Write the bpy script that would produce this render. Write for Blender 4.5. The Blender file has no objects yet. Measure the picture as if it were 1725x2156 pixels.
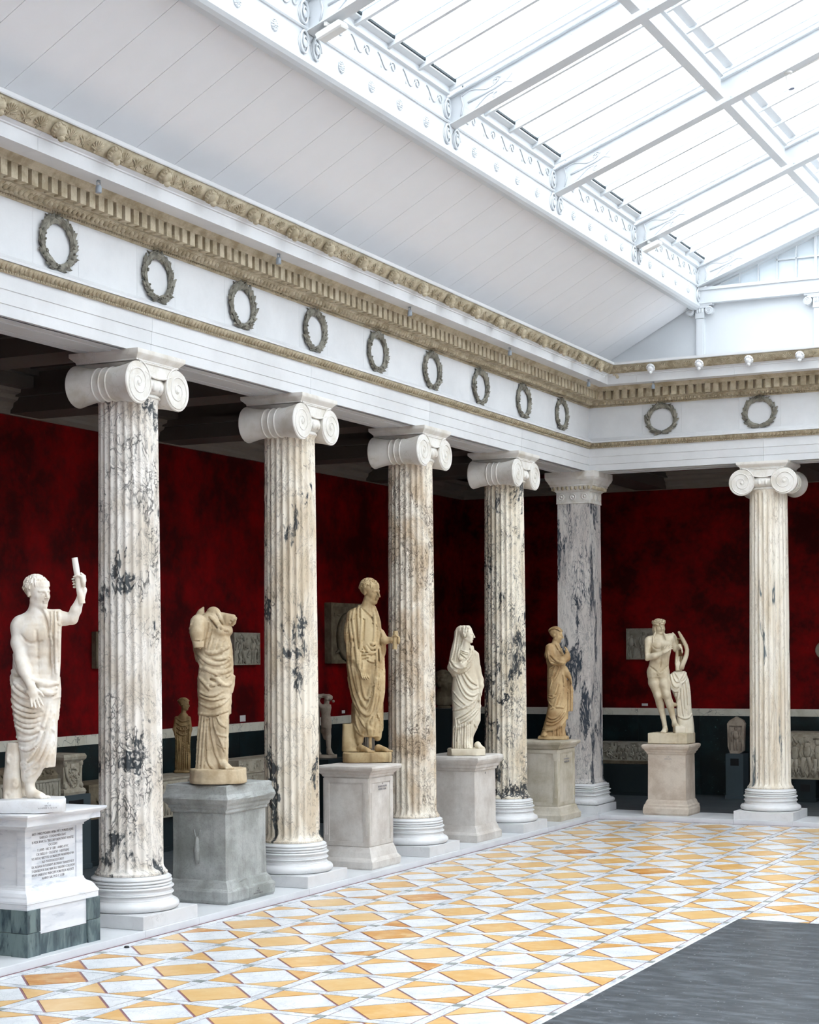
import bpy, math, random
import numpy as np
from mathutils import Vector, Matrix

# ------------------------------------------------------------------ camera
SC = bpy.context.scene
COL = SC.collection
TH, ROLL = 0.45667, 0.00696
CAM = (9.40624, -25.2045, 2.555)
cd = bpy.data.cameras.new('camera')
cd.sensor_fit = 'VERTICAL'
cd.sensor_height = 36.0
cd.lens = 3597.868 / 2156.0 * 36.0
cd.shift_x = 0.0
cd.shift_y = (1375.586 - 1078.0) / 2156.0
cd.clip_end = 200
cam = bpy.data.objects.new('camera', cd)
R0 = Vector((math.cos(TH), math.sin(TH), 0)); FW = Vector((-math.sin(TH), math.cos(TH), 0)); U0 = Vector((0, 0, 1))
rt = R0 * math.cos(ROLL) - U0 * math.sin(ROLL)
up = R0 * math.sin(ROLL) + U0 * math.cos(ROLL)
cam.matrix_world = Matrix(((rt.x, up.x, -FW.x, CAM[0]), (rt.y, up.y, -FW.y, CAM[1]), (rt.z, up.z, -FW.z, CAM[2]), (0, 0, 0, 1)))
COL.objects.link(cam)
SC.camera = cam

# ------------------------------------------------------------------ sky, exposure
W = bpy.data.worlds.new('overcast_sky')
SC.world = W
W.use_nodes = True
bg = W.node_tree.nodes['Background']
bg.inputs[0].default_value = (0.965, 0.985, 1.0, 1)
bg.inputs[1].default_value = 7.0
SC.view_settings.view_transform = 'Standard'
SC.view_settings.look = 'None'
SC.view_settings.gamma = 1.0
SC.view_settings.use_curve_mapping = False
SC.view_settings.exposure = 0.0

# ------------------------------------------------------------------ helpers
random.seed(7)

def s2l(c):
    return tuple(((v / 255.0) / 12.92 if v / 255.0 <= 0.04045 else ((v / 255.0 + 0.055) / 1.055) ** 2.4) for v in c)

class NT:
    """tiny node-tree builder"""
    def __init__(self, name):
        self.m = bpy.data.materials.new(name)
        self.m.use_nodes = True
        self.t = self.m.node_tree
        self.b = self.t.nodes['Principled BSDF']
        self.o = self.t.nodes['Material Output']
    def n(self, typ, props=None, **inp):
        nd = self.t.nodes.new('ShaderNode' + typ)
        for k, v in (props or {}).items():
            setattr(nd, k, v)
        for k, v in inp.items():
            key = int(k[1:]) if k[0] == '_' and k[1:].isdigit() else k.replace('_', ' ')
            self.set(nd.inputs[key], v)
        return nd
    def set(self, sock, v):
        if hasattr(v, 'is_output') or isinstance(v, bpy.types.NodeSocket):
            self.t.links.new(v, sock)
        elif isinstance(v, (tuple, list)) and len(v) == 3 and sock.type == 'RGBA':
            sock.default_value = (*v, 1)
        else:
            sock.default_value = v
    def coord(self, scale=(1, 1, 1), rnd=0.0, rot=(0, 0, 0)):
        tc = self.n('TexCoord')
        mp = self.n('Mapping', Scale=scale, Rotation=rot, Vector=tc.outputs['Object'])
        v = mp.outputs[0]
        if rnd:
            oi = self.n('ObjectInfo')
            mu = self.n('VectorMath', {'operation': 'SCALE'}, _0=(rnd, rnd * 0.7, rnd * 1.3), Scale=oi.outputs['Random'])
            ad = self.n('VectorMath', {'operation': 'ADD'}, _0=v, _1=mu.outputs[0])
            v = ad.outputs[0]
        return v
    def noise(self, v, scale, detail=4, rough=0.55, out='Fac', dist=0.0):
        nd = self.n('TexNoise', None, Vector=v, Scale=scale, Detail=detail, Roughness=rough, Distortion=dist)
        return nd.outputs[out]
    def warp(self, v, scale, amt, detail=3):
        c = self.noise(v, scale, detail, out='Color')
        s = self.n('VectorMath', {'operation': 'SUBTRACT'}, _0=c, _1=(0.5, 0.5, 0.5))
        m = self.n('VectorMath', {'operation': 'SCALE'}, _0=s.outputs[0], Scale=amt)
        return self.n('VectorMath', {'operation': 'ADD'}, _0=v, _1=m.outputs[0]).outputs[0]
    def ramp(self, x, a, b, lo=0.0, hi=1.0):
        return self.n('MapRange', {'clamp': True, 'interpolation_type': 'SMOOTHSTEP'}, Value=x, **{'From_Min': a, 'From_Max': b, 'To_Min': lo, 'To_Max': hi}).outputs[0]
    def mix(self, f, a, b, blend='MIX'):
        nd = self.n('Mix', {'data_type': 'RGBA', 'blend_type': blend})
        self.set(nd.inputs[0], f); self.set(nd.inputs[6], a); self.set(nd.inputs[7], b)
        return nd.outputs[2]
    def mul(self, a, b):
        nd = self.n('Math', {'operation': 'MULTIPLY'})
        self.set(nd.inputs[0], a); self.set(nd.inputs[1], b)
        return nd.outputs[0]
    def mx(self, a, b):
        nd = self.n('Math', {'operation': 'MAXIMUM'})
        self.set(nd.inputs[0], a); self.set(nd.inputs[1], b)
        return nd.outputs[0]
    def done(self, col, rough=0.5, bump=None, bstr=0.2, bdist=0.01, spec=0.4, metal=0.0):
        self.set(self.b.inputs['Base Color'], col)
        self.set(self.b.inputs['Roughness'], rough)
        self.b.inputs['Specular IOR Level'].default_value = spec
        self.b.inputs['Metallic'].default_value = metal
        if bump is not None:
            bp = self.n('Bump', None, Height=bump, Strength=bstr, Distance=bdist)
            self.t.links.new(bp.outputs[0], self.b.inputs['Normal'])
        return self.m

def plain(name, rgb, rough=0.5, var=0.08, nscale=3.0, bump=0.0, rnd=0.0, spec=0.4, metal=0.0):
    t = NT(name); v = t.coord(rnd=rnd)
    c = s2l(rgb)
    f = t.noise(v, nscale, 5)
    col = t.mix(t.ramp(f, 0.3, 0.7), tuple(x * (1 - var) for x in c), tuple(min(1, x * (1 + var)) for x in c))
    return t.done(col, rough, t.noise(v, nscale * 14, 3) if bump else None, bump, 0.006, spec, metal)

def marble(name, light, tint, vein, scale=1.0, stretch=(1, 1, 1), vamt=0.6, patch=0.0, patchcol=None, patchlo=0.6, rough=0.35, rnd=40.0, vw=0.035, breccia=True, tintlo=0.42, warp=0.5, spec=0.4, bump=0.0):
    t = NT(name); v = t.coord(stretch, rnd)
    w1 = t.warp(v, 1.3 * scale, warp / scale)
    w2 = t.warp(w1, 6 * scale, 0.12 / scale)
    base = t.mix(t.ramp(t.noise(w1, 2.2 * scale, 5), tintlo, tintlo + 0.3), s2l(light), s2l(tint))
    vor = t.n('TexVoronoi', {'feature': 'DISTANCE_TO_EDGE'}, Vector=w2, Scale=4.5 * scale)
    e1 = t.ramp(vor.outputs[0], 0.0, vw, 1.0, 0.0)
    vor2 = t.n('TexVoronoi', {'feature': 'DISTANCE_TO_EDGE'}, Vector=w2, Scale=12 * scale)
    e2 = t.ramp(vor2.outputs[0], 0.0, vw * 2, 1.0, 0.0)
    msk = t.ramp(t.noise(w1, 1.6 * scale, 3), 0.42, 0.62)
    if breccia:
        e = t.mx(t.mul(e1, t.ramp(t.noise(w1, 2.7 * scale, 2), 0.3, 0.6)), t.mul(e2, msk))
    else:
        e = t.mul(e1, msk)
    col = t.mix(t.mul(e, vamt), base, s2l(vein))
    if patch:
        p = t.ramp(t.noise(w2, 1.9 * scale, 6, 0.6), patchlo, patchlo + 0.06)
        fleck = t.ramp(t.noise(w2, 16 * scale, 4), 0.50, 0.56)
        p = t.mul(t.mul(p, t.n('Math', {'operation': 'SUBTRACT'}, _0=1.0, _1=t.mul(fleck, 0.75)).outputs[0]), patch)
        col = t.mix(p, col, s2l(patchcol or vein))
    return t.done(col, rough, t.noise(v, 40, 3) if bump else None, bump, 0.004, spec)

def breccia(name, light, tint, vein, patchcol, scale=1.0, stretch=(1, 1, 0.5), dens=0.5, plo=0.58, fine=0.5, rough=0.4, rnd=40.0):
    """shaft marble: clean pale fields, clusters of fine dark cells, slate blotches"""
    t = NT(name); v = t.coord(stretch, rnd)
    w1 = t.warp(v, 1.6 * scale, 0.45 / scale)
    w2 = t.warp(w1, 11 * scale, 0.11 / scale, 6)
    base = t.mix(t.ramp(t.noise(w1, 3.0 * scale, 6), 0.40, 0.68), s2l(light), s2l(tint))
    clus = t.ramp(t.noise(w2, 2.1 * scale, 5, 0.65), 0.58 - dens * 0.16, 0.68 - dens * 0.16)
    v1 = t.n('TexVoronoi', {'feature': 'DISTANCE_TO_EDGE'}, Vector=w2, Scale=10 * scale)
    v2 = t.n('TexVoronoi', {'feature': 'DISTANCE_TO_EDGE'}, Vector=w2, Scale=24 * scale)
    e1 = t.mul(t.mul(t.ramp(v1.outputs[0], 0.0, 0.045, 1.0, 0.0), t.ramp(t.noise(w2, 3.4 * scale, 4), 0.47, 0.60)), 0.7)
    e2 = t.mul(t.ramp(v2.outputs[0], 0.02, 0.17, 1.0, 0.0), t.mul(clus, t.ramp(t.noise(w2, 13 * scale, 3), 0.36, 0.56)))
    hn = t.noise(w2, 4.5 * scale, 8, 0.72, dist=1.2)
    hair2 = t.mul(t.ramp(hn, 0.478, 0.498), t.ramp(hn, 0.518, 0.498))
    e = t.mx(t.mx(e1, e2), t.mul(hair2, fine))
    col = t.mix(t.mul(e, 0.85), base, s2l(vein))
    p = t.ramp(t.noise(w2, 2.3 * scale, 7, 0.62), plo, plo + 0.035)
    hole = t.ramp(v2.outputs[0], 0.16, 0.28)
    p = t.mul(p, t.n('Math', {'operation': 'SUBTRACT'}, _0=1.0, _1=t.mul(hole, 0.75)).outputs[0])
    col = t.mix(t.mul(p, 0.95), col, s2l(patchcol))
    return t.done(col, rough)

def banded(name, a, b, c, stretch=(1, 1, 5), scale=1.0, rough=0.45, rnd=20.0, hi=0.7):
    """cloudy marble with soft parallel bands"""
    t = NT(name); v = t.coord(stretch, rnd)
    w = t.warp(t.warp(v, 0.9 * scale, 0.9 / scale), 5 * scale, 0.12 / scale)
    f = t.noise(w, 1.7 * scale, 7, 0.6)
    col = t.mix(t.ramp(f, 0.38, 0.62), s2l(a), s2l(b))
    col = t.mix(t.mul(t.ramp(t.noise(w, 3.4 * scale, 6, 0.65), 0.56, 0.70), hi), col, s2l(c))
    return t.done(col, rough)

def stone(name, a, b, rough=0.75, nscale=2.5, speck=0.15, bump=0.3, rnd=20.0, streak=0.0, bdist=0.006):
    t = NT(name); v = t.coord(rnd=rnd)
    f = t.noise(v, nscale, 7, 0.65)
    col = t.mix(t.ramp(f, 0.35, 0.66), s2l(a), s2l(b))
    if streak:
        vs = t.coord((7, 7, 0.7), rnd)
        col = t.mix(t.mul(t.ramp(t.noise(vs, 1.6, 5), 0.52, 0.72), streak), col, tuple(x * 0.55 for x in s2l(b)))
    if speck:
        col = t.mix(t.mul(t.ramp(t.noise(v, 60, 2), 0.55, 0.7), speck), col, tuple(x * 0.5 for x in s2l(b)))
    return t.done(col, rough, t.noise(v, 34, 6, 0.6), bump, bdist)

def mesh_obj(name, V, F, mat, parent=None, smooth=False, loc=None, edges=None):
    me = bpy.data.meshes.new(name)
    me.from_pydata([tuple(map(float, p)) for p in V], edges or [], [tuple(int(i) for i in f) for f in F])
    me.update()
    if mat is not None:
        me.materials.append(mat)
    if smooth:
        me.polygons.foreach_set('use_smooth', [True] * len(me.polygons))
        if smooth != True:
            try:
                me.set_sharp_from_angle(angle=smooth)
            except Exception:
                pass
    return link(name, me, parent, loc)

def link(name, me, parent=None, loc=None, rotz=0.0, scale=None):
    o = bpy.data.objects.new(name, me)
    COL.objects.link(o)
    if parent is not None:
        o.parent = parent
    if loc is not None:
        o.location = loc
    if rotz:
        o.rotation_euler = (0, 0, rotz)
    if scale is not None:
        o.scale = scale
    return o

def tag(o, label, cat, group=None):
    o['label'] = label; o['category'] = cat
    if group: o['group'] = group
    return o

def thing(name, label, cat, loc=(0, 0, 0), rotz=0.0, group=None):
    o = link(name, None, None, loc, rotz)
    o.empty_display_size = 0.2
    return tag(o, label, cat, group)

def struct(o, label=None):
    o['kind'] = 'structure'
    if label: o['label'] = label
    return o

def copy_tree(root, loc, rotz=None, label=None, group=None):
    def cp(o, par):
        c = o.copy(); COL.objects.link(c); c.parent = par
        for ch in list(o.children):
            cp(ch, c)
        return c
    r = cp(root, None)
    r.location = loc
    if rotz is not None: r.rotation_euler = (0, 0, rotz)
    if label: r['label'] = label
    if group: r['group'] = group
    return r

class MB:
    """collects geometry for one mesh"""
    def __init__(self):
        self.V = []; self.F = []
    def add(self, V, F):
        b = len(self.V)
        self.V += [tuple(p) for p in V]
        self.F += [tuple(i + b for i in f) for f in F]
        return self
    def box(self, x0, x1, y0, y1, z0, z1, bev=0.0):
        if bev <= 0:
            V = [(x, y, z) for z in (z0, z1) for y in (y0, y1) for x in (x0, x1)]
            return self.add(V, [(0, 2, 3, 1), (4, 5, 7, 6), (0, 1, 5, 4), (2, 6, 7, 3), (0, 4, 6, 2), (1, 3, 7, 5)])
        b = bev
        return self.rings([[(x0 + b, y0 + b, z0), (x1 - b, y0 + b, z0), (x1 - b, y1 - b, z0), (x0 + b, y1 - b, z0)],
                           [(x0, y0, z0 + b), (x1, y0, z0 + b), (x1, y1, z0 + b), (x0, y1, z0 + b)],
                           [(x0, y0, z1 - b), (x1, y0, z1 - b), (x1, y1, z1 - b), (x0, y1, z1 - b)],
                           [(x0 + b, y0 + b, z1), (x1 - b, y0 + b, z1), (x1 - b, y1 - b, z1), (x0 + b, y1 - b, z1)]])
    def rings(self, rs, cap=(True, True), closed=True):
        n = len(rs[0]); V = []; F = []
        for r in rs: V += list(r)
        for i in range(len(rs) - 1):
            for j in range(n if closed else n - 1):
                k = (j + 1) % n
                F.append((i * n + j, i * n + k, (i + 1) * n + k, (i + 1) * n + j))
        if cap[0]: F.append(tuple(range(n - 1, -1, -1)))
        if cap[1]: F.append(tuple((len(rs) - 1) * n + j for j in range(n)))
        return self.add(V, F)
    def lathe(self, prof, n=48, c=(0, 0, 0), cap=(True, True)):
        rs = []
        for r, z in prof:
            rs.append([(c[0] + r * math.cos(2 * math.pi * j / n), c[1] + r * math.sin(2 * math.pi * j / n), c[2] + z) for j in range(n)])
        return self.rings(rs, cap)
    def tube(self, pts, rad, n=8, cap=True):
        pts = [Vector(p) for p in pts]
        if not hasattr(rad, '__len__'): rad = [rad] * len(pts)
        rs = []; prev = None
        for i, p in enumerate(pts):
            t = (pts[min(i + 1, len(pts) - 1)] - pts[max(i - 1, 0)])
            t = t.normalized() if t.length > 1e-9 else Vector((0, 0, 1))
            if prev is None:
                a = Vector((0, 0, 1)) if abs(t.z) < 0.9 else Vector((1, 0, 0))
                u = t.cross(a).normalized()
            else:
                u = (prev - t * prev.dot(t))
                u = u.normalized() if u.length > 1e-6 else t.orthogonal().normalized()
            prev = u; w = t.cross(u)
            rs.append([tuple(p + (u * math.cos(2 * math.pi * j / n) + w * math.sin(2 * math.pi * j / n)) * rad[i]) for j in range(n)])
        return self.rings(rs, (cap, cap))
    def prism(self, poly, ax, a0, a1):
        """poly in 2D, extruded along axis ax (0,1,2) from a0 to a1"""
        def P(q, a):
            l = [q[0], q[1]]; l.insert(ax, a); return tuple(l)
        r0 = [P(q, a0) for q in poly]; r1 = [P(q, a1) for q in poly]
        return self.rings([r0, r1])
    def ell(self, c, r, nu=12, nv=8):
        rs = []
        for i in range(1, nv):
            a = math.pi * i / nv - math.pi / 2
            rs.append([(c[0] + r[0] * math.cos(a) * math.cos(2 * math.pi * j / nu), c[1] + r[1] * math.cos(a) * math.sin(2 * math.pi * j / nu), c[2] + r[2] * math.sin(a)) for j in range(nu)])
        return self.rings(rs)
    def obj(self, name, mat, parent=None, smooth=False, loc=None):
        return mesh_obj(name, self.V, self.F, mat, parent, smooth, loc)
    def mesh(self, name, mat, smooth=False):
        o = self.obj(name, mat, None, smooth); me = o.data; bpy.data.objects.remove(o); return me

def fixn(o):
    """consistent outward normals"""
    import bmesh
    bm = bmesh.new(); bm.from_mesh(o.data)
    bmesh.ops.recalc_face_normals(bm, faces=bm.faces)
    bm.to_mesh(o.data); bm.free()
    return o

def textmesh(txt, size, extrude=0.001, align='CENTER', width=None):
    cu = bpy.data.curves.new('lettering', 'FONT')
    cu.body = txt; cu.size = size; cu.extrude = extrude; cu.align_x = align; cu.resolution_u = 2
    o = bpy.data.objects.new('lettering', cu)
    COL.objects.link(o)
    dg = bpy.context.evaluated_depsgraph_get()
    me = bpy.data.meshes.new_from_object(o.evaluated_get(dg))
    bpy.data.objects.remove(o)
    co = np.empty(len(me.vertices) * 3); me.vertices.foreach_get('co', co); co = co.reshape(-1, 3)
    if width and len(co):
        w = co[:, 0].max() - co[:, 0].min()
        if w > 0: co[:, 0] *= width / w
        me.vertices.foreach_set('co', co.ravel())
    return me
# ------------------------------------------------------------------ materials
M = {}
M['white'] = plain('white_painted_plaster', (236, 238, 240), 0.55, 0.02)
M['ceil'] = plain('white_painted_boards', (240, 240, 242), 0.6, 0.01)
M['iron'] = plain('white_painted_iron', (212, 215, 218), 0.45, 0.015)
M['upper'] = plain('white_painted_upper_woodwork', (208, 211, 214), 0.5, 0.015)
M['lime'] = stone('pale_limestone', (216, 216, 217), (204, 204, 205), 0.7, 0.9, 0.03, 0.05)
M['orn'] = stone('weathered_buff_ornament', (196, 184, 160), (158, 144, 118), 0.8, 6, 0.15, 0.3)
M['bronze'] = stone('dull_bronze_patina', (142, 138, 126), (96, 92, 82), 0.6, 9, 0.1, 0.2)
M['cap'] = marble('capital_marble', (226, 222, 216), (205, 198, 186), (150, 140, 128), 2.0, (1, 1, 1), 0.35, 0, rough=0.5, vw=0.02, breccia=False)
M['base'] = marble('base_white_marble', (226, 226, 227), (214, 215, 216), (170, 168, 170), 1.6, (1, 1, 1), 0.4, 0, rough=0.35, vw=0.018, breccia=False)
M['plinth'] = marble('plinth_white_marble', (218, 218, 219), (206, 206, 207), (160, 156, 158), 1.7, (1, 1, 1), 0.4, 0, rough=0.4, vw=0.015, breccia=False)
M['shaft1'] = breccia('shaft_breccia_grey', (236, 230, 222), (212, 202, 188), (58, 57, 58), (48, 56, 62), 1.0, (1, 1, 0.6), 0.65, 0.585, 0.5)
M['shaft2'] = breccia('shaft_breccia_cream', (234, 225, 210), (206, 190, 166), (80, 70, 64), (46, 54, 60), 1.0, (1, 1, 0.5), 0.35, 0.595, 0.5)
M['shaft3'] = breccia('shaft_breccia_tan', (230, 221, 206), (196, 176, 150), (84, 70, 58), (40, 56, 60), 1.3, (1, 1, 0.6), 0.75, 0.625, 0.7)
M['shaft4'] = breccia('shaft_breccia_dark', (234, 225, 208), (208, 194, 170), (42, 46, 52), (34, 42, 50), 1.2, (1, 1, 0.5), 0.9, 0.515, 0.6)
M['pavon'] = breccia('pilaster_streaked_marble', (222, 216, 210), (204, 196, 190), (62, 70, 84), (44, 56, 70), 1.5, (1, 1, 0.26), 0.45, 0.545, 0.6)
M['shaft5'] = breccia('shaft_streaked_cream', (236, 229, 216), (212, 198, 176), (140, 126, 112), (84, 96, 102), 1.4, (1.2, 1.2, 0.16), 0.3, 0.615, 0.6)
M['styl'] = marble('step_white_marble', (218, 220, 223), (208, 210, 213), (186, 188, 194), 1.2, (1, 1, 1), 0.3, 0, rough=0.35, vw=0.012, breccia=False)
# mosaic
def yellow():
    t = NT('yellow_marble_tile'); v = t.coord((1, 1, 1), 30)
    oi = t.n('ObjectInfo')
    c1 = t.mix(t.ramp(oi.outputs['Random'], 0.0, 0.75), s2l((216, 178, 118)), s2l((208, 160, 90)))
    c1 = t.mix(t.ramp(oi.outputs['Random'], 0.8, 1.0), c1, s2l((190, 124, 44)))
    c = t.mix(t.ramp(t.noise(t.warp(v, 4, .2), 8, 6), 0.35, 0.8), c1, s2l((222, 190, 138)))
    return t.done(c, 0.3, None)
M['tile_y'] = yellow()
M['tile_w'] = marble('white_veined_tile', (224, 226, 229), (206, 209, 214), (128, 134, 144), 2.6, (1, 1, 1), 0.55, 0.35, (140, 146, 156), 0.62, rough=0.28, vw=0.03)
M['strip'] = marble('grey_veined_strip', (224, 227, 232), (186, 191, 198), (120, 126, 136), 3.0, (1, 1, 1), 0.6, 0.5, (130, 136, 146), 0.57, rough=0.3, vw=0.05)
M['node'] = marble('green_grey_node', (150, 158, 156), (122, 132, 130), (80, 90, 92), 6.0, (1, 1, 1), 0.6, 0, rough=0.3, vw=0.06)
M['fillet'] = plain('maroon_fillet', (140, 96, 104), 0.35, 0.1)
M['mat'] = None
def matmat():
    t = NT('black_floor_mat'); v = t.coord()
    vs = t.coord((1.0, 3.0, 1), rot=(0, 0, 0.5))
    c = t.mix(t.ramp(t.noise(vs, 3.0, 8, 0.65), 0.42, 0.68), s2l((58, 63, 68)), s2l((92, 98, 104)))
    c = t.mix(t.ramp(t.noise(v, 34, 2), 0.70, 0.74), c, s2l((150, 154, 158)))
    return t.done(c, 0.42, None, spec=0.35)
M['mat'] = matmat()
def redwall():
    t = NT('red_painted_wall'); v = t.coord()
    f = t.noise(v, 1.3, 6, 0.7)
    c = t.mix(t.ramp(f, 0.36, 0.70), s2l((62, 1, 5)), s2l((132, 1, 8)))
    g = t.ramp(t.noise(t.coord((3, 3, 1.5)), 4, 6, 0.7), 0.62, 0.74)
    c = t.mix(t.mul(g, 0.5), c, s2l((150, 44, 30)))
    return t.done(c, 0.6, t.noise(v, 20, 4), 0.08, 0.004, spec=0.12)
M['red'] = redwall()
M['dadow'] = marble('dado_cream_slab', (226, 222, 208), (206, 200, 182), (70, 78, 76), 1.6, (1, 1, 1), 0.8, 0, rough=0.4, vw=0.03, breccia=False)
def green():
    t = NT('dado_dark_green_marble'); v = t.coord(rnd=15)
    c = t.mix(t.ramp(t.noise(t.warp(v, 2, .4), 3, 6), 0.4, 0.7), s2l((10, 24, 28)), s2l((22, 44, 48)))
    c = t.mix(t.ramp(t.noise(v, 26, 3), 0.66, 0.73), c, s2l((70, 96, 98)))
    return t.done(c, 0.32)
M['green'] = green()
M['gfloor'] = marble('gallery_grey_marble', (92, 99, 103), (66, 74, 78), (36, 43, 48), 1.4, (0.6, 2.2, 1), 0.7, 0.6, (56, 64, 70), 0.55, rough=0.4, vw=0.05)
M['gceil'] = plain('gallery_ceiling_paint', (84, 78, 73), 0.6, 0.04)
M['crown'] = plain('gallery_crown_paint', (128, 120, 112), 0.6, 0.04)
M['dark'] = plain('dark_teal_painted_block', (24, 36, 40), 0.5, 0.06)
M['blue'] = plain('slate_blue_painted_block', (62, 74, 80), 0.5, 0.06)
M['black'] = plain('black_plaque', (14, 16, 20), 0.4, 0.05)
M['label'] = plain('white_label_card', (214, 210, 208), 0.6, 0.02)
M['lamp'] = plain('grey_spot_housing', (150, 158, 166), 0.4, 0.05)
M['lampw'] = plain('white_lamp_housing', (226, 224, 220), 0.4, 0.02)
M['lens'] = plain('spot_lens', (90, 100, 130), 0.1, 0.05)
M['ink'] = plain('engraved_lettering', (138, 135, 136), 0.7, 0.02)
def glass():
    t = NT('skylight_glass')
    tr = t.n('BsdfTransparent', None, Color=(0.93, 0.96, 0.98, 1))
    gl = t.n('BsdfGlossy', None, Color=(1, 1, 1, 1), Roughness=0.05)
    mx = t.n('MixShader', None, Fac=0.06)
    t.t.links.new(tr.outputs[0], mx.inputs[1]); t.t.links.new(gl.outputs[0], mx.inputs[2])
    t.t.links.new(mx.outputs[0], t.o.inputs['Surface'])
    return t.m
M['glass'] = glass()
M['seal'] = plain('dark_glazing_seal', (40, 52, 58), 0.6, 0.05)
M['ped1'] = banded('pedestal_white_grey_marble', (232, 233, 236), (216, 219, 224), (176, 181, 190), (0.8, 0.8, 3.5), 1.4, 0.45, 20.0, 0.6)
M['ped1g'] = banded('pedestal_green_marble', (112, 128, 128), (66, 82, 88), (36, 50, 58), (3.5, 3.5, 1.0), 1.8, 0.35, 20.0, 0.9)
M['ped2'] = stone('pedestal_grey_weathered', (176, 178, 176), (140, 142, 138), 0.8, 2.5, 0.25, 0.5, streak=0.35)
M['ped3'] = stone('pedestal_pale_grey', (214, 209, 203), (186, 178, 170), 0.8, 2.0, 0.12, 0.3, streak=0.15)
M['ped5'] = stone('pedestal_buff_green', (206, 198, 184), (176, 166, 144), 0.8, 2.0, 0.12, 0.3, streak=0.2)
M['ped6'] = stone('pedestal_warm_buff', (208, 196, 182), (182, 166, 150), 0.8, 3.0, 0.1, 0.3, streak=0.1)
M['s1'] = stone('statue_ivory_marble', (243, 239, 232), (220, 205, 184), 0.6, 2.2, 0.05, 0.1, streak=0.3, bdist=0.003)
M['s1b'] = stone('statue_white_base', (226, 227, 230), (212, 210, 208), 0.6, 3, 0.12, 0.15)
M['s2'] = stone('statue_buff_marble', (212, 195, 166), (176, 154, 122), 0.65, 2.6, 0.1, 0.15, streak=0.35, bdist=0.003)
M['s3'] = stone('statue_tan_marble', (200, 178, 138), (156, 128, 88), 0.6, 2.6, 0.1, 0.15, streak=0.6, bdist=0.003)
M['s4'] = stone('statue_cream_marble', (222, 213, 194), (200, 187, 164), 0.6, 2.4, 0.05, 0.1, streak=0.2, bdist=0.003)
M['s5'] = stone('statue_golden_marble', (202, 174, 130), (160, 126, 84), 0.6, 2.6, 0.1, 0.15, streak=0.45, bdist=0.003)
M['s6'] = stone('statue_warm_white_marble', (218, 206, 182), (184, 167, 138), 0.55, 3.0, 0.05, 0.1, streak=0.3, bdist=0.003)
M['s7'] = stone('statue_brown_marble', (168, 142, 98), (120, 94, 58), 0.7, 4, 0.15, 0.2, streak=0.4, bdist=0.003)
M['s8'] = stone('statue_grey_buff_marble', (176, 162, 146), (136, 122, 108), 0.7, 4, 0.15, 0.2, bdist=0.003)
M['rel'] = stone('relief_grey_buff_stone', (172, 166, 152), (132, 126, 112), 0.8, 5, 0.15, 0.4)
M['rel2'] = stone('relief_pale_stone', (182, 174, 158), (148, 138, 120), 0.8, 5, 0.15, 0.4)
M['rel3'] = stone('relief_brown_stone', (120, 108, 88), (84, 74, 58), 0.8, 5, 0.15, 0.4)
# ------------------------------------------------------------------ dimensions
YF, XF = -30.0, 12.0          # far ends of the hall
ZS = 0.0685                   # step (stylobate) top
XW, YB = -3.67, 3.67          # gallery walls

# ------------------------------------------------------------------ mosaic floor
m = MB(); m.box(0.40, XF + 0.4, YF, -0.40, -0.12, 0.0)
floor = struct(m.obj('floor', M['fillet']), 'inlaid marble mosaic floor of yellow and white diamonds')
PX, X00, Y00 = 0.7437, 0.535, -0.560
SW = 0.092                    # strip width
G = 0.006                     # maroon joint
def tile_mesh(name, poly, mat, h=0.004):
    b = MB(); n = len(poly)
    r0 = [(x, y, 0.0) for x, y in poly]; r1 = [(x, y, h) for x, y in poly]
    b.rings([r0, r1], (False, True))
    return b.mesh(name, mat)
hc = (PX - SW) / 2 - G
dia = [(hc - 0.012, 0), (0, hc - 0.012), (-hc + 0.012, 0), (0, -hc + 0.012)]
tri = {}
g2 = 0.016
tri_poly = [(hc, g2), (hc, hc), (g2, hc)]
def rotp(p, k):
    for _ in range(k): p = [(-y, x) for x, y in p]
    return p
ME = {'dy': tile_mesh('diamond_tile', dia, M['tile_y']), 'dw': tile_mesh('diamond_tile', dia, M['tile_w'])}
for k in range(4):
    ME['ty%d' % k] = tile_mesh('corner_tile', rotp(tri_poly, k), M['tile_y'])
    ME['tw%d' % k] = tile_mesh('corner_tile', rotp(tri_poly, k), M['tile_w'])
hl = (PX - SW) / 2 - 0.002; hw = SW / 2 - G
ME['sx'] = tile_mesh('strip_tile', [(-hl, -hw), (hl, -hw), (hl, hw), (-hl, hw)], M['strip'])
ME['sy'] = tile_mesh('strip_tile', [(-hw, -hl), (hw, -hl), (hw, hl), (-hw, hl)], M['strip'])
ME['nd'] = tile_mesh('node_tile', [(-hw, -hw), (hw, -hw), (hw, hw), (-hw, hw)], M['node'])
MATX, MATY = 5.04, -9.265     # corner of the dark mat
def covered(x, y, r):
    return x - r > MATX + 0.02 and y + r < MATY - 0.02
def in_view(x, y):
    dx, dy = x - CAM[0], y - CAM[1]
    r = dx * math.cos(TH) + dy * math.sin(TH); w = -dx * math.sin(TH) + dy * math.cos(TH)
    if w < 3: return False
    u = 862.5 + 3597.9 * r / w; v = 1375.6 + 3597.9 * 2.555 / w
    return -60 < u < 1785 and v < 2220
rest = {}
cnt = {}
cells = []
for i in range(15):
    for j in range(24):
        cx = X00 + PX * (i + 0.5); cy = Y00 - PX * (j + 0.5)
        if covered(cx, cy, PX / 2): continue
        if cx - PX / 2 > 11.5: continue
        cells.append((math.hypot(cx - CAM[0], cy - CAM[1]), i, j, cx, cy))
cells.sort()
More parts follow.
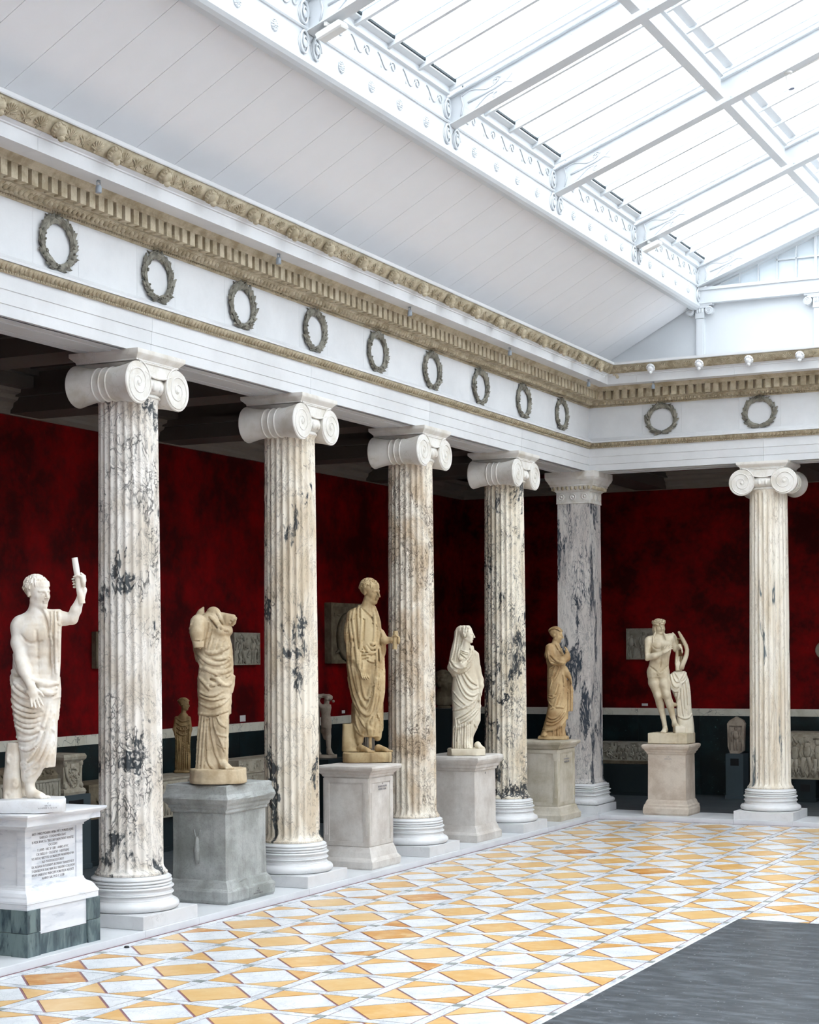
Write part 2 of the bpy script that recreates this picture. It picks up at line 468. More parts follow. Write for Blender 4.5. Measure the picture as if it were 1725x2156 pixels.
def put(key, name, x, y, vis):
    cnt.setdefault(name, 0)
    if vis and cnt[name] < 300:
        cnt[name] += 1
        link(name, ME[key], floor, (x, y, 0.0))
    else:
        rest.setdefault(key[:2] if key[0] in 'dt' else key[0], []).append((key, x, y))
for d, i, j, cx, cy in cells:
    vis = in_view(cx, cy)
    yel = (i + j) % 2 == 0
    put('dy' if yel else 'dw', 'diamond_tile', cx, cy, vis)
    for k in range(4):
        put(('tw%d' if yel else 'ty%d') % k, 'corner_tile', cx, cy, vis)
    put('sy', 'strip_tile', cx - PX / 2, cy, vis)
    put('sx', 'strip_tile', cx, cy + PX / 2, vis)
    put('nd', 'node_tile', cx - PX / 2, cy + PX / 2, vis)
for key, lst in rest.items():
    V = []; F = []
    for k, x, y in lst:
        me = ME[k]; b = len(V)
        V += [(v.co.x + x, v.co.y + y, v.co.z) for v in me.vertices]
        F += [tuple(q + b for q in p.vertices) for p in me.polygons]
    nm = {'dy': 'yellow_diamond_tiles', 'dw': 'white_diamond_tiles', 'ty': 'yellow_corner_tiles', 'tw': 'white_corner_tiles', 's': 'strip_tiles', 'n': 'node_tiles'}[key]
    o = mesh_obj(nm, V, F, {'dy': M['tile_y'], 'dw': M['tile_w'], 'ty': M['tile_y'], 'tw': M['tile_w'], 's': M['strip'], 'n': M['node']}[key], floor)
    o['kind'] = 'stuff'
# white marble margin and dark mat
m = MB(); m.box(MATX - 0.035, 11.6, MATY + 0.0, MATY + 0.035, 0.0, 0.0045); m.box(MATX - 0.035, MATX, YF + 0.5, MATY, 0.0, 0.0045)
m.obj('mat_border', M['styl'], floor)
m = MB(); m.box(MATX, 11.4, YF + 0.6, MATY, 0.0, 0.012, 0.003)
tag(m.obj('floor_mat', M['mat']), 'large black scuffed mat covering the middle of the mosaic floor', 'mat')

# ------------------------------------------------------------------ steps under the columns
def steps(name, along):
    root = MB(); root.box(-0.40, 0.40, YF, 0.40, -0.12, ZS - 0.02) if along == 'y' else root.box(0.42, XF + 0.4, -0.40, 0.40, -0.12, ZS - 0.02)
    r = struct(root.obj(name, M['styl']), 'white marble step under the left columns' if along == 'y' else 'white marble step under the far columns')
    E = [-0.47] + [v for k in range(1, 10) for v in (3 * k - 0.44, 3 * k + 0.44)]
    for a, b in zip(E[:-1], E[1:]):
        lo, hi = a + 0.0015, b - 0.0015
        p = 0.0
        c = MB()
        if along == 'y':
            if -hi < YF: continue
            c.box(-0.45, 0.463, -hi, -lo, 0.0, ZS, 0.003)
        else:
            if lo > XF + 0.3: continue
            lo = max(lo, 0.465)
            if hi <= lo: continue
            c.box(lo, hi, -0.463, 0.45, 0.0, ZS, 0.003)
        c.obj('step_block', M['styl'], r)
    return r
steps('trim_1', 'y')
steps('trim_2', 'x')

# ------------------------------------------------------------------ gallery floors, walls, dado
m = MB(); m.box(XW, -0.452, YF, YB, -0.1, ZS - 0.001)
struct(m.obj('floor_gallery_left', M['gfloor']), 'grey veined marble gallery floor behind the left columns')
m = MB(); m.box(-0.451, XF + 4, 0.452, YB, -0.1, ZS - 0.001)
struct(m.obj('floor_gallery_back', M['gfloor']), 'grey veined marble gallery floor behind the far columns')
m = MB(); m.box(XW - 0.2, XW, YF, YB + 0.2, -0.1, 6.4)
wl = struct(m.obj('wall_left', M['red']), 'deep red painted gallery wall on the left')
m = MB(); m.box(XW, XF + 4, YB, YB + 0.2, -0.1, 6.4)
wb = struct(m.obj('wall_back', M['red']), 'deep red painted gallery wall at the far end')
# dado
m = MB(); m.box(XW, XW + 0.012, YF, YB, ZS, 1.44)
dl = struct(m.obj('baseboard_left', M['green']), 'dark green marble dado along the left red wall')
m = MB(); m.box(XW + 0.012, XF + 4, YB - 0.012, YB, ZS, 1.44)
db = struct(m.obj('baseboard_back', M['green']), 'dark green marble dado along the far red wall')
for k in range(11):
    a = YB - 0.03 - 1.12 * k
    c = MB(); c.box(XW, XW + 0.022, a - 1.117, a, 1.438, 1.563, 0.002); c.obj('dado_cap_slab', M['dadow'], dl)
    c = MB(); c.box(XW + 0.01, XW + 0.018, a - 1.117, a, ZS, 1.436, 0.001); c.obj('dado_panel', M['green'], dl)
c = MB(); c.box(XW, XW + 0.022, YF, YB - 0.03 - 1.12 * 11, 1.438, 1.563); c.obj('dado_cap_run', M['dadow'], dl)
for k in range(8):
    a = XW + 0.03 + 1.12 * k
    c = MB(); c.box(a, a + 1.117, YB - 0.022, YB, 1.438, 1.563, 0.002); c.obj('dado_cap_slab', M['dadow'], db)
    c = MB(); c.box(a, a + 1.117, YB - 0.018, YB - 0.01, ZS, 1.436, 0.001); c.obj('dado_panel', M['green'], db)
# crown moulding under the gallery ceiling
def run(prof, name, mat, parent=None, left=True, end=None, smooth=False, close=True, start=None):
    """profile (offset, z) swept along the left side (x=o) and stopped on the corner mitre, or along the far side (y=-o)"""
    e = end if end is not None else (YF if left else XF + 0.0)
    rs = []
    A = []; B = []
    for o, z in prof:
        if left:
            A.append((o, e, z)); B.append((o, start if start is not None else -o, z))
        else:
            A.append((start if start is not None else o, -o, z)); B.append((e, -o, z))
    mb = MB(); mb.rings([A, B], (True, True), close)
    o = fixn(mb.obj(name, mat, parent, smooth))
    return o
def crown():
    p = [(0.0, 5.39), (0.05, 5.39), (0.055, 5.44), (0.09, 5.47), (0.10, 5.52), (0.16, 5.55), (0.19, 5.60), (0.26, 5.62), (0.27, 5.68), (0.0, 5.68)]
    A = [(XW + o, YF, z) for o, z in p]; B = [(XW + o, YB - o, z) for o, z in p]
    mb = MB(); mb.rings([A, B]); struct(fixn(mb.obj('trim_3', M['crown'])), 'stepped crown moulding along the left gallery wall')
    A = [(XW + o, YB - o, z) for o, z in p]; B = [(XF + 4, YB - o, z) for o, z in p]
    mb = MB(); mb.rings([A, B]); struct(fixn(mb.obj('trim_4', M['crown'])), 'stepped crown moulding along the far gallery wall')
crown()
# gallery ceiling: coffers between cross beams
def gceil():
    m = MB(); m.box(XW, -0.24, YF, YB, 6.15, 6.3); m.box(-0.24, XF + 4, 0.24, YB, 6.15, 6.3)
    r = struct(m.obj('ceiling_gallery', M['gceil']), 'dark coffered ceiling of the gallery')
    for k in range(0, 10):
        y = -3.0 * k
        c = MB(); c.box(XW, -0.27, y - 0.27, y + 0.27, 5.40, 6.16); c.box(XW, -0.27, y - 0.34, y + 0.34, 5.58, 5.66); c.box(XW, -0.27, y - 0.46, y + 0.46, 5.86, 6.16)
        c.obj('cross_beam', M['gceil'], r)
        c = MB()
        c.box(XW, XW + 0.5, y - 2.7, y - 0.3, 5.80, 6.16); c.box(-0.75, -0.27, y - 2.7, y - 0.3, 5.80, 6.16)
        c.box(XW, XW + 0.42, y - 2.7, y - 0.3, 5.66, 5.82); c.box(-0.65, -0.27, y - 2.7, y - 0.3, 5.66, 5.82)
        c.obj('coffer_edge', M['gceil'], r)
    for k in range(0, 5):
        x = 3.0 * k
        c = MB(); c.box(x - 0.27, x + 0.27, 0.27, YB, 5.40, 6.16); c.box(x - 0.34, x + 0.34, 0.27, YB, 5.58, 5.66); c.box(x - 0.46, x + 0.46, 0.27, YB, 5.86, 6.16)
        c.obj('cross_beam', M['gceil'], r)
        c = MB(); c.box(x + 0.3, x + 2.7, YB - 0.5, YB, 5.80, 6.16); c.box(x + 0.3, x + 2.7, 0.27, 0.75, 5.80, 6.16)
        c.obj('coffer_edge', M['gceil'], r)
gceil()

# ------------------------------------------------------------------ entablature
def entablature(left):
    L = YF if left else XF
    side = 'left' if left else 'far'
    nm = 'wall_entablature_left' if left else 'wall_entablature_back'
    core = [(-0.275, 5.345), (0.22, 5.345), (0.22, 6.6), (0.30, 6.86), (-0.275, 6.86)]
    r = struct(run(core, nm, M['lime'], None, left, L), 'pale stone entablature with dentils and wreaths over the %s columns' % side)
    def q(a, b):
        return (dict(end=-b, start=-a) if left else dict(end=b, start=a))
    # architrave blocks (three fasciae each)
    pr = [(0.20, 5.345), (0.262, 5.345), (0.262, 5.441), (0.270, 5.445), (0.270, 5.559), (0.278, 5.563), (0.278, 5.693), (0.20, 5.693)]
    E = [0.0] + [3.0 * k for k in range(1, 6)] + ([15.5] if left else [])
    E = [e for e in E if e <= abs(L)]
    for a, b in zip(E[:-1], E[1:]):
        if a == 0:
            run(pr, 'architrave_block', M['lime'], r, left, **(dict(end=-b + 0.002) if left else dict(end=b - 0.002)))
        else:
            run(pr, 'architrave_block', M['lime'], r, left, **q(a + 0.001, b - 0.002))
    if left: run(pr, 'architrave_run', M['lime'], r, True, end=YF, start=-15.5)
    # soffit strip
    if left:
        c = MB(); c.box(-0.09, 0.09, YF, 0, 5.337, 5.347); c.box(0.16, 0.2, YF, 0, 5.341, 5.347); c.box(-0.2, -0.16, YF, 0, 5.341, 5.347)
    else:
        c = MB(); c.box(0.1, XF, -0.09, 0.09, 5.337, 5.347); c.box(0.2, XF, -0.2, -0.16, 5.341, 5.347); c.box(0.2, XF, 0.16, 0.2, 5.341, 5.347)
    c.obj('soffit_panel', M['lime'], r)
    # bead + leaf moulding
    run([(0.2, 5.693), (0.292, 5.693), (0.300, 5.703), (0.292, 5.713), (0.30, 5.716), (0.318, 5.73), (0.345, 5.752), (0.358, 5.768), (0.2, 5.768)], 'leaf_moulding', M['orn'], r, left, L, True)
    run([(0.2, 5.768), (0.366, 5.770), (0.366, 5.792), (0.350, 5.800), (0.31, 5.822), (0.28, 5.848), (0.2, 5.848)], 'taenia_fillet', M['lime'], r, left, L)
    # frieze blocks, wreath slabs between
    cs = WREATH_L if left else WREATH_B
    edges = [0.0]
    for c0 in cs:
        edges += [abs(c0) - 0.31, abs(c0) + 0.31]
    edges.append(abs(L))
    fp = [(0.2, 5.848), (0.275, 5.848), (0.275, 6.322), (0.2, 6.322)]
    for a, b in zip(edges[:-1], edges[1:]):
        if a == 0:
            run(fp, 'frieze_block', M['lime'], r, left, **(dict(end=-b + 0.001) if left else dict(end=b - 0.001)))
        else:
            run(fp, 'frieze_block', M['lime'], r, left, **q(a + 0.001, b - 0.001))
    # bead, egg moulding, dentil band, bed moulding
    run([(0.2, 6.318), (0.285, 6.318), (0.292, 6.326), (0.300, 6.336), (0.292, 6.345), (0.31, 6.348), (0.36, 6.362), (0.405, 6.39), (0.42, 6.402), (0.2, 6.402)], 'egg_moulding', M['orn'], r, left, L, True)
    run([(0.2, 6.402), (0.425, 6.402), (0.425, 6.536), (0.2, 6.536)], 'dentil_band', M['orn'], r, left, L)
    run([(0.2, 6.532), (0.505, 6.532), (0.512, 6.545), (0.515, 6.56), (0.53, 6.575), (0.55, 6.59), (0.2, 6.60)], 'bed_moulding', M['orn'], r, left, L)
    # corona blocks
    cp = [(0.2, 6.59), (0.748, 6.59), (0.748, 6.585), (0.756, 6.585), (0.756, 6.695), (0.768, 6.70), (0.768, 6.712), (0.80, 6.733), (0.2, 6.733)]
    ce = [0.0] + ([0.85 + 1.49 * k for k in range(11)] if left else [1.21 + 1.49 * k - 0.0 for k in range(7)])
    for a, b in zip(ce[:-1], ce[1:]):
        if a == 0:
            run(cp, 'corona_block', M['lime'], r, left, **(dict(end=-b + 0.001) if left else dict(end=b - 0.001)))
        else:
            run(cp, 'corona_block', M['lime'], r, left, **q(a + 0.001, b - 0.001))
    run(cp, 'corona_run', M['lime'], r, left, **(dict(end=L, start=-ce[-1]) if left else dict(end=L, start=ce[-1])))
    # sima
    run([(0.2, 6.733), (0.796, 6.735), (0.806, 6.738), (0.826, 6.752), (0.85, 6.778), (0.872, 6.812), (0.905, 6.842), (0.2, 6.842)], 'sima', M['orn'], r, left, L, True)
    run([(0.2, 6.842), (0.912, 6.842), (0.918, 6.85), (0.918, 6.882), (0.86, 6.888), (0.2, 6.89)], 'top_fillet', M['lime'], r, left, L)
    # dentils: each one a part
    me = MB(); me.box(-0.042, 0.042, -0.04, 0.04, -0.064, 0.064, 0.0015); me = me.mesh('dentil', M['orn'])
    nD = 128 if left else 62
    for k in range(nD):
        s = 0.545 + 0.1292 * k
        o = link('dentil', me, r, (0.462, -s, 6.469) if left else (s, -0.462, 6.469))
        if not left: o.rotation_euler = (0, 0, math.pi / 2)
    # eggs, leaves, beads: too small to pick apart
    def rep(name, c, pitch, n, start, shape):
        b = MB()
        for k in range(n):
            s = start + pitch * k
            shape(b, s)
        o = fixn(b.obj(name, M['orn'], r, True)); o['kind'] = 'stuff'
        return o
    def P(o, s, z): return (o, -s, z) if left else (s, -o, z)
    def egg(b, s):
        c = P(0.372, s, 6.366); rr = (0.028, 0.022, 0.03) if left else (0.022, 0.028, 0.03)
        b.ell(c, rr, 7, 5)
        a0 = [P(0.333 + 0.075 * t, s + 0.0325, 6.345 + 0.05 * t) for t in (0, .5, 1)]
        b.tube(a0, [0.004, 0.006, 0.007], 4)
    rep('egg_ornament', None, 0.0646, 250 if left else 120, 0.44, egg)
    def leaf(b, s):
        a0 = [P(0.305 + 0.045 * t, s + 0.03 * math.sin(t * 2.2), 5.718 + 0.045 * t) for t in (0, .35, .7, 1)]
        b.tube(a0, [0.008, 0.014, 0.015, 0.008], 5)
    rep('leaf_ornament', None, 0.058, 275 if left else 132, 0.36, leaf)
    def bead(b, s):
        b.ell(P(0.302, s, 5.703), (0.010, 0.012, 0.010) if left else (0.012, 0.010, 0.010), 5, 4)
        b.ell(P(0.302, s, 6.336), (0.009, 0.011, 0.010) if left else (0.011, 0.009, 0.010), 5, 4)
    rep('bead_ornament', None, 0.034, 470 if left else 225, 0.33, bead)
    # palmettes, lotus, lion heads on the sima (tilted 45 degrees)
    sl = Matrix.Rotation(math.radians(43), 3, 'Y')
    def onsima(mesh, name, s, v=0.0, lift=0.0, mat=None):
        o = link(name, mesh, r)
        # local: x across, y up the slope, z outwards
        if left:
            ex = Vector((0, 1, 0)); ez = Vector((0.72, 0, -0.69)); ey = Vector((0.69, 0, 0.72))
            p = Vector((0.848, -s, 6.785))
        else:
            ex = Vector((1, 0, 0)); ez = Vector((0, -0.72, -0.69)); ey = Vector((0, -0.69, 0.72))
            p = Vector((s, -0.848, 6.785))
        p = p + ez * (lift + 0.002) + ey * v
        o.matrix_local = Matrix(((ex.x, ey.x, ez.x, p.x), (ex.y, ey.y, ez.y, p.y), (ex.z, ey.z, ez.z, p.z), (0, 0, 0, 1)))
        return o
    for k in range(1, 23 if left else 11):
        s = 0.7453 * k if left else 0.738 * k
        onsima(LION if left else LIONW, 'lion_head', s, 0.0, 0.02)
        for d in (0.19, 0.555):
            onsima(PALM, 'palmette', s - 0.745 + d, -0.03)
        onsima(LOTUS, 'lotus_ornament', s - 0.745 + 0.372, -0.02)
    return r

WREATH_L = [-(1.48 + 1.4922 * k) for k in range(10)]
WREATH_B = [1.446 + 1.5 * k for k in range(5)]
def ornament_meshes():
    # palmette: a fan of nine lobes above two small scrolls
    b = MB()
    for k in range(9):
        a = math.radians(-78 + 19.5 * k); ln = 0.062 + 0.020 * math.cos(a)
        pts = [(math.sin(a) * ln * t * (1 + 0.12 * t * abs(math.sin(a))), math.cos(a) * ln * t, 0.006 + 0.008 * math.sin(t * 2.6)) for t in (0.12, 0.4, 0.7, 0.92, 1.05)]
        b.tube(pts, [0.004, 0.006, 0.0085, 0.0085, 0.003], 6)
    for sgn in (-1, 1):
        b.tube([(sgn * (0.012 + 0.022 * math.cos(t)), -0.012 + 0.018 * math.sin(t), 0.006) for t in np.linspace(0, 4.5, 8)], 0.005, 5)
    palm = fixn(b.obj('palmette', M['orn'], None, True)).data
    b = MB()
    for sgn in (-1, 1):
        for ln, sp in ((0.075, 0.03), (0.07, 0.055), (0.055, 0.085)):
            b.tube([(sgn * sp * t * t, -0.02 + ln * t * 1.2, 0.006 + 0.006 * math.sin(3 * t)) for t in np.linspace(0, 1, 6)], [0.004, 0.006, 0.008, 0.009, 0.007, 0.002], 5)
        b.tube([(sgn * (0.05 + 0.03 * math.cos(t)), -0.01 + 0.025 * math.sin(t), 0.006) for t in np.linspace(0.5, 5.2, 9)], 0.005, 5)
    lotus = fixn(b.obj('lotus_ornament', M['orn'], None, True)).data
    def lion(mat):
        b = MB()
        b.ell((0, 0.01, 0.02), (0.062, 0.07, 0.045), 14, 9)          # mane mass
        for k in range(14):
            a = 2 * math.pi * k / 14
            b.ell((0.056 * math.cos(a), 0.01 + 0.064 * math.sin(a), 0.028), (0.012, 0.012, 0.022), 6, 5)
        b.ell((0, 0.008, 0.056), (0.046, 0.055, 0.040), 12, 8)       # face
        b.ell((0, -0.026, 0.088), (0.029, 0.030, 0.032), 10, 7)      # muzzle
        b.ell((0, -0.005, 0.094), (0.011, 0.016, 0.012), 6, 5)       # nose
        for sgn in (-1, 1):
            b.ell((sgn * 0.019, 0.014, 0.080), (0.010, 0.007, 0.007), 6, 5)
            b.ell((sgn * 0.042, 0.05, 0.04), (0.014, 0.014, 0.014), 6, 5)
            b.ell((sgn * 0.013, -0.035, 0.09), (0.012, 0.010, 0.012), 6, 5)
        return fixn(b.obj('lion_head', mat, None, True)).data
    l1 = lion(M['orn']); l2 = lion(M['base'])
    for o in list(COL.objects):
        if o.name.split('.')[0] in ('palmette', 'lotus_ornament', 'lion_head') and o.parent is None:
            bpy.data.objects.remove(o)
    return palm, lotus, l1, l2
PALM, LOTUS, LION, LIONW = ornament_meshes()
EL = entablature(True)
EBK = entablature(False)

# wreaths
def leaf_mesh():
    V = []; F = []
    n = 6
    for i, t in enumerate(np.linspace(0, 1, n)):
        w = 0.026 * math.sin(math.pi * min(1, t * 0.97 + 0.03)) ** 0.8 * (1.15 - 0.4 * t)
        y = 0.105 * t
        lift = 0.012 + 0.030 * t - 0.018 * t * t
        w *= 1.25; y *= 1.2
        V += [(-w, y, lift - 0.010), (0, y, lift + 0.006), (w, y, lift - 0.010), (0, y, lift - 0.016)]
    for i in range(n - 1):
        a = 4 * i; b = a + 4
        F += [(a, a + 1, b + 1, b), (a + 1, a + 2, b + 2, b + 1), (a + 2, a + 3, b + 3, b + 2), (a + 3, a, b, b + 3)]
    F += [(0, 3, 2, 1), (4 * n - 4, 4 * n - 3, 4 * n - 2, 4 * n - 1)]
    o = fixn(mesh_obj('leaf', V, F, M['bronze'])); me = o.data; bpy.data.objects.remove(o); return me
LEAF = leaf_mesh()
def leaf_list(seed):
    rnd = random.Random(seed); out = []
    for sgn in (-1, 1):
        for k in range(11):
            t = k / 10.0
            a = math.radians(-88 + 158 * t)         # from the bottom up one side
            x = sgn * 0.208 * math.cos(a); y = 0.195 * math.sin(a) - 0.005
            tang = math.atan2(0.195 * math.cos(a), -sgn * 0.208 * math.sin(a))
            for d in (-1, 0, 1):
                ang = tang + d * sgn * 0.5 + rnd.uniform(-.12, .12) - math.pi / 2
                off = 0.022 * d
                px = x + off * math.cos(a) * sgn * sgn * (1 if sgn > 0 else -1); py = y + off * math.sin(a)
                out.append((px, py, ang, 0.006 + (0.012 if d == 0 else 0.0) + rnd.uniform(0, .006), rnd.uniform(0.85, 1.1), rnd.uniform(-.3, .3)))
    return out
def wreath(root, s, left, idx):
    if left: ex, ey, ez, p = Vector((0, 1, 0)), Vector((0, 0, 1)), Vector((1, 0, 0)), Vector((0.276, s, 6.078))
    else: ex, ey, ez, p = Vector((1, 0, 0)), Vector((0, 0, 1)), Vector((0, -1, 0)), Vector((s, -0.276, 6.078))
    mat4 = Matrix(((ex.x, ey.x, ez.x, p.x), (ex.y, ey.y, ez.y, p.y), (ex.z, ey.z, ez.z, p.z), (0, 0, 0, 1)))
    b = MB()
    pts = [(0.205 * math.cos(math.radians(a)), 0.195 * math.sin(math.radians(a)) - 0.005, 0.012) for a in range(118, 424, 9)]
    b.tube(pts, 0.011, 7)
    # ribbon knot over the gap at the top
    for ph in (0, math.pi):
        b.tube([(x, 0.205 + 0.012 * math.sin(x * 38 + ph), 0.018 + 0.006 * math.cos(x * 38 + ph)) for x in np.linspace(-0.10, 0.10, 15)], 0.009, 6)
    for sgn in (-1, 1):
        b.tube([(sgn * 0.10, 0.205, 0.014), (sgn * 0.135, 0.212, 0.012), (sgn * 0.155, 0.222, 0.008)], [0.011, 0.009, 0.004], 6)
    rnd = random.Random(idx)
    for k in range(16):
        a = rnd.uniform(math.radians(-200), math.radians(20)); rr = rnd.uniform(0.96, 1.06)
        b.ell((0.205 * rr * math.cos(a), 0.195 * rr * math.sin(a), 0.045), (0.012, 0.012, 0.012), 6, 5)
    ll = leaf_list(idx)
    sep = left and idx < 4 and idx >= 0
    if not sep:
        for (px, py, ang, dz, sc, tl) in ll:
            R = Matrix.Translation((px, py, dz)) @ Matrix.Rotation(ang, 4, 'Z') @ Matrix.Rotation(tl, 4, 'Y') @ Matrix.Scale(sc, 4)
            b.add([tuple(R @ v.co) for v in LEAF.vertices], [tuple(q.vertices) for q in LEAF.polygons])
    o = fixn(b.obj('wreath', M['bronze'], root, math.radians(50)))
    o.matrix_local = mat4
    if sep:
        for (px, py, ang, dz, sc, tl) in ll:
            q = link('leaf', LEAF, o)
            q.matrix_local = Matrix.Translation((px, py, dz)) @ Matrix.Rotation(ang, 4, 'Z') @ Matrix.Rotation(tl, 4, 'Y') @ Matrix.Scale(sc, 4)
for i, s in enumerate(WREATH_L): wreath(EL, s, True, 9 - i)
for i, s in enumerate(WREATH_B): wreath(EBK, s, False, 20 + i)

# ------------------------------------------------------------------ sloping board ceiling and skylight
XB = 1.965
SLP = 0.54
def zc(x): return 7.092 + SLP * (x - 0.569)
m = MB(); m.prism([(0.25, zc(0.25) + 0.03), (XB - 0.05, zc(XB - 0.05) + 0.03), (XB - 0.05, zc(XB - 0.05) + 0.12), (0.25, zc(0.25) + 0.12)], 1, YF, 0.02)
cl = struct(fixn(m.obj('ceiling', M['ceil'])), 'sloping white boarded ceiling above the left cornice')
for k in range(48):
    y1 = -0.006 - 0.6 * k - (0.0 if k else 0.0) + (0.0 if k else 0); y0 = y1 - 0.5945
    if y0 < YF: break
    m = MB(); m.prism([(0.26, zc(0.26)), (XB - 0.06, zc(XB - 0.06)), (XB - 0.06, zc(XB - 0.06) + 0.04), (0.26, zc(0.26) + 0.04)], 1, y0, y1)
    fixn(m.obj('ceiling_panel', M['ceil'], cl))
m = MB(); m.prism([(12 - 0.25, zc(0.25) + 0.03), (12.05 - XB, zc(XB - 0.05) + 0.03), (12.05 - XB, zc(XB - 0.05) + 0.12), (12 - 0.25, zc(0.25) + 0.12)], 1, YF, 0.02)
struct(fixn(m.obj('ceiling_right', M['ceil'])), 'sloping white ceiling on the right of the hall')
# fascia under the skylight
def fascia(right=False):
    def X(x): return 12 - x if right else x
    m = MB(); m.prism([(X(XB - 0.09), 7.74), (X(XB), 7.74), (X(XB), 8.345), (X(XB - 0.09), 8.345)], 1, YF, 0.02)
    r = struct(fixn(m.obj('trim_6' if right else 'trim_5', M['upper'])), 'white moulded fascia beam at the foot of the skylight' + (' on the right' if right else ''))
    if right: return r
    # mouldings along the fascia
    def strip(name, pr):
        b = MB(); b.prism(pr, 1, YF, 0.0); fixn(b.obj(name, M['upper'], r))
    strip('bottom_moulding', [(XB - 0.10, 7.715), (XB - 0.03, 7.715), (XB + 0.005, 7.735), (XB + 0.03, 7.765), (XB + 0.03, 7.80), (XB - 0.10, 7.80)])
    strip('lower_band', [(XB - 0.02, 7.80), (XB + 0.012, 7.80), (XB + 0.012, 7.82), (XB - 0.02, 7.82)])
    strip('middle_rib', [(XB - 0.02, 8.055), (XB + 0.014, 8.06), (XB + 0.022, 8.075), (XB + 0.014, 8.09), (XB - 0.02, 8.095)])
    # rosettes and scrolls
    b = MB(); b.lathe([(0.001, 0.02), (0.018, 0.018), (0.022, 0.006), (0.05, 0.010), (0.056, 0.004), (0.058, 0.0)], 20)
    for k in range(12):
        a = 2 * math.pi * k / 12
        b.ell((0.046 * math.cos(a), 0.046 * math.sin(a), 0.008), (0.012, 0.012, 0.010), 6, 5)
    for k in range(8):
        a = 2 * math.pi * k / 8
        b.ell((0.027 * math.cos(a), 0.027 * math.sin(a), 0.010), (0.009, 0.009, 0.010), 6, 5)
    ros = fixn(b.obj('rosette', M['upper'], None, True)); rm = ros.data; bpy.data.objects.remove(ros)
    b = MB(); b.tube([(0.085 * (1 - t) * math.cos(t * 15), 0.125 * (1 - t) * math.sin(t * 15), 0.012 + 0.02 * t) for t in np.linspace(0, 0.93, 40)], [0.013 * (1 - 0.5 * t) for t in np.linspace(0, 1, 40)], 6)
    b.ell((0, 0, 0.012), (0.03, 0.04, 0.025), 10, 7)
    b.lathe([(0.001, 0.012), (0.088, 0.008), (0.09, 0.0)], 24)
    vo = fixn(b.obj('volute', M['upper'], None, True)); vm = vo.data; bpy.data.objects.remove(vo)
    b = MB()
    b.tube([(-0.16 + 0.32 * t, 0.05 * math.cos(t * math.pi * 2) - 0.03 * t, 0.006) for t in np.linspace(0, 1, 14)], 0.007, 5)
    b.tube([(0.16 + 0.06 * (1 - 0.6 * t) * math.cos(3 - t * 7), 0.0 + 0.05 * (1 - 0.6 * t) * math.sin(3 - t * 7), 0.006) for t in np.linspace(0, 1, 16)], 0.007, 5)
    b.ell((-0.09, -0.06, 0.004), (0.012, 0.02, 0.008), 6, 5)
    so = fixn(b.obj('scroll_ornament', M['upper'], None, True)); sm = so.data; bpy.data.objects.remove(so)
    def onf(me, name, y, z, sx=1):
        o = link(name, me, r)
        o.matrix_local = Matrix(((0, 0, 1, XB + 0.001), (sx, 0, 0, y), (0, 1, 0, z), (0, 0, 0, 1)))
    for k in range(0, 7):
        yb = -3.0 * k
        if k < 6:
            for j in range(4):
                onf(rm, 'rosette', yb - 0.60 - 0.6 * j, 7.935)
            for j in range(5):
                onf(sm, 'scroll_ornament', yb - 0.42 - 0.54 * j, 8.255)
        onf(vm, 'volute', yb - 0.10, 8.19); onf(vm, 'volute', yb - 0.10, 7.93); onf(vm, 'volute', yb + 0.12, 7.93)
    return r
fascia(); fascia(True)
KS = 0.374
XR = 6.0
def zr(x): return 8.04 + KS * (min(x, 12 - x) - XB)     # underside of the rafters
def sprism(m, x0, x1, y0, y1, d0, d1):
    """slab that follows the roof slope between x0 and x1, d0..d1 above the rafter underside"""
    m.rings([[(x0, y0, zr(x0) + d0), (x0, y1, zr(x0) + d0), (x0, y1, zr(x0) + d1), (x0, y0, zr(x0) + d1)],
             [(x1, y0, zr(x1) + d0), (x1, y1, zr(x1) + d0), (x1, y1, zr(x1) + d1), (x1, y0, zr(x1) + d1)]])
def rafter_mesh():
    web = MB(); sprism(web, XB, XR, -0.02, 0.02, 0.012, 0.30)
    bot = MB(); sprism(bot, XB + 0.01, XR, -0.085, 0.085, 0.0, 0.014)
    top = MB(); sprism(top, XB, XR, -0.075, 0.075, 0.288, 0.305)
    orn = MB()
    for sg in (-1, 1):
        def Q(u, v, lift=0.0):          # u along the slope, v above underside
            return (XB + u, sg * (0.02 + lift), zr(XB + u) + v)
        for vv, dirn in ((0.20, 1), (0.10, -1)):
            orn.tube([Q(0.12 + 0.4 * t, 0.15 + dirn * (0.10 - 0.05 * t + 0.03 * math.sin(t * 6)), 0.004) for t in np.linspace(0, 1, 12)], 0.009, 5)
            orn.tube([Q(0.52 + 0.05 * (1 - t * .75) * math.cos(t * 9), 0.15 + dirn * (0.07 + 0.035 * (1 - t * .75) * math.sin(t * 9)), 0.004) for t in np.linspace(0, 1, 18)], 0.010, 5)
        orn.tube([Q(0.12, 0.04, 0.004), Q(0.15, 0.15, 0.008), Q(0.12, 0.27, 0.004)], 0.010, 5)
        orn.tube([Q(0.2, 0.15, 0.002), Q(0.5, 0.15, 0.006), Q(0.62, 0.16, 0.004), Q(0.70, 0.20, 0.002)], [0.012, 0.016, 0.012, 0.006], 6)
        orn.tube([Q(0.62, 0.16, 0.004), Q(0.70, 0.11, 0.002)], [0.012, 0.006], 6)
        for u in (1.1, 2.1, 3.1):
            for v in (0.06, 0.25):
                orn.ell(Q(u + v, v), (0.014, 0.010, 0.014), 8, 6)
    return fixn(web.obj('web', M['iron'])).data, fixn(bot.obj('bottom_flange', M['iron'])).data, fixn(top.obj('top_flange', M['iron'])).data, fixn(orn.obj('cast_ornament', M['iron'], None, True)).data
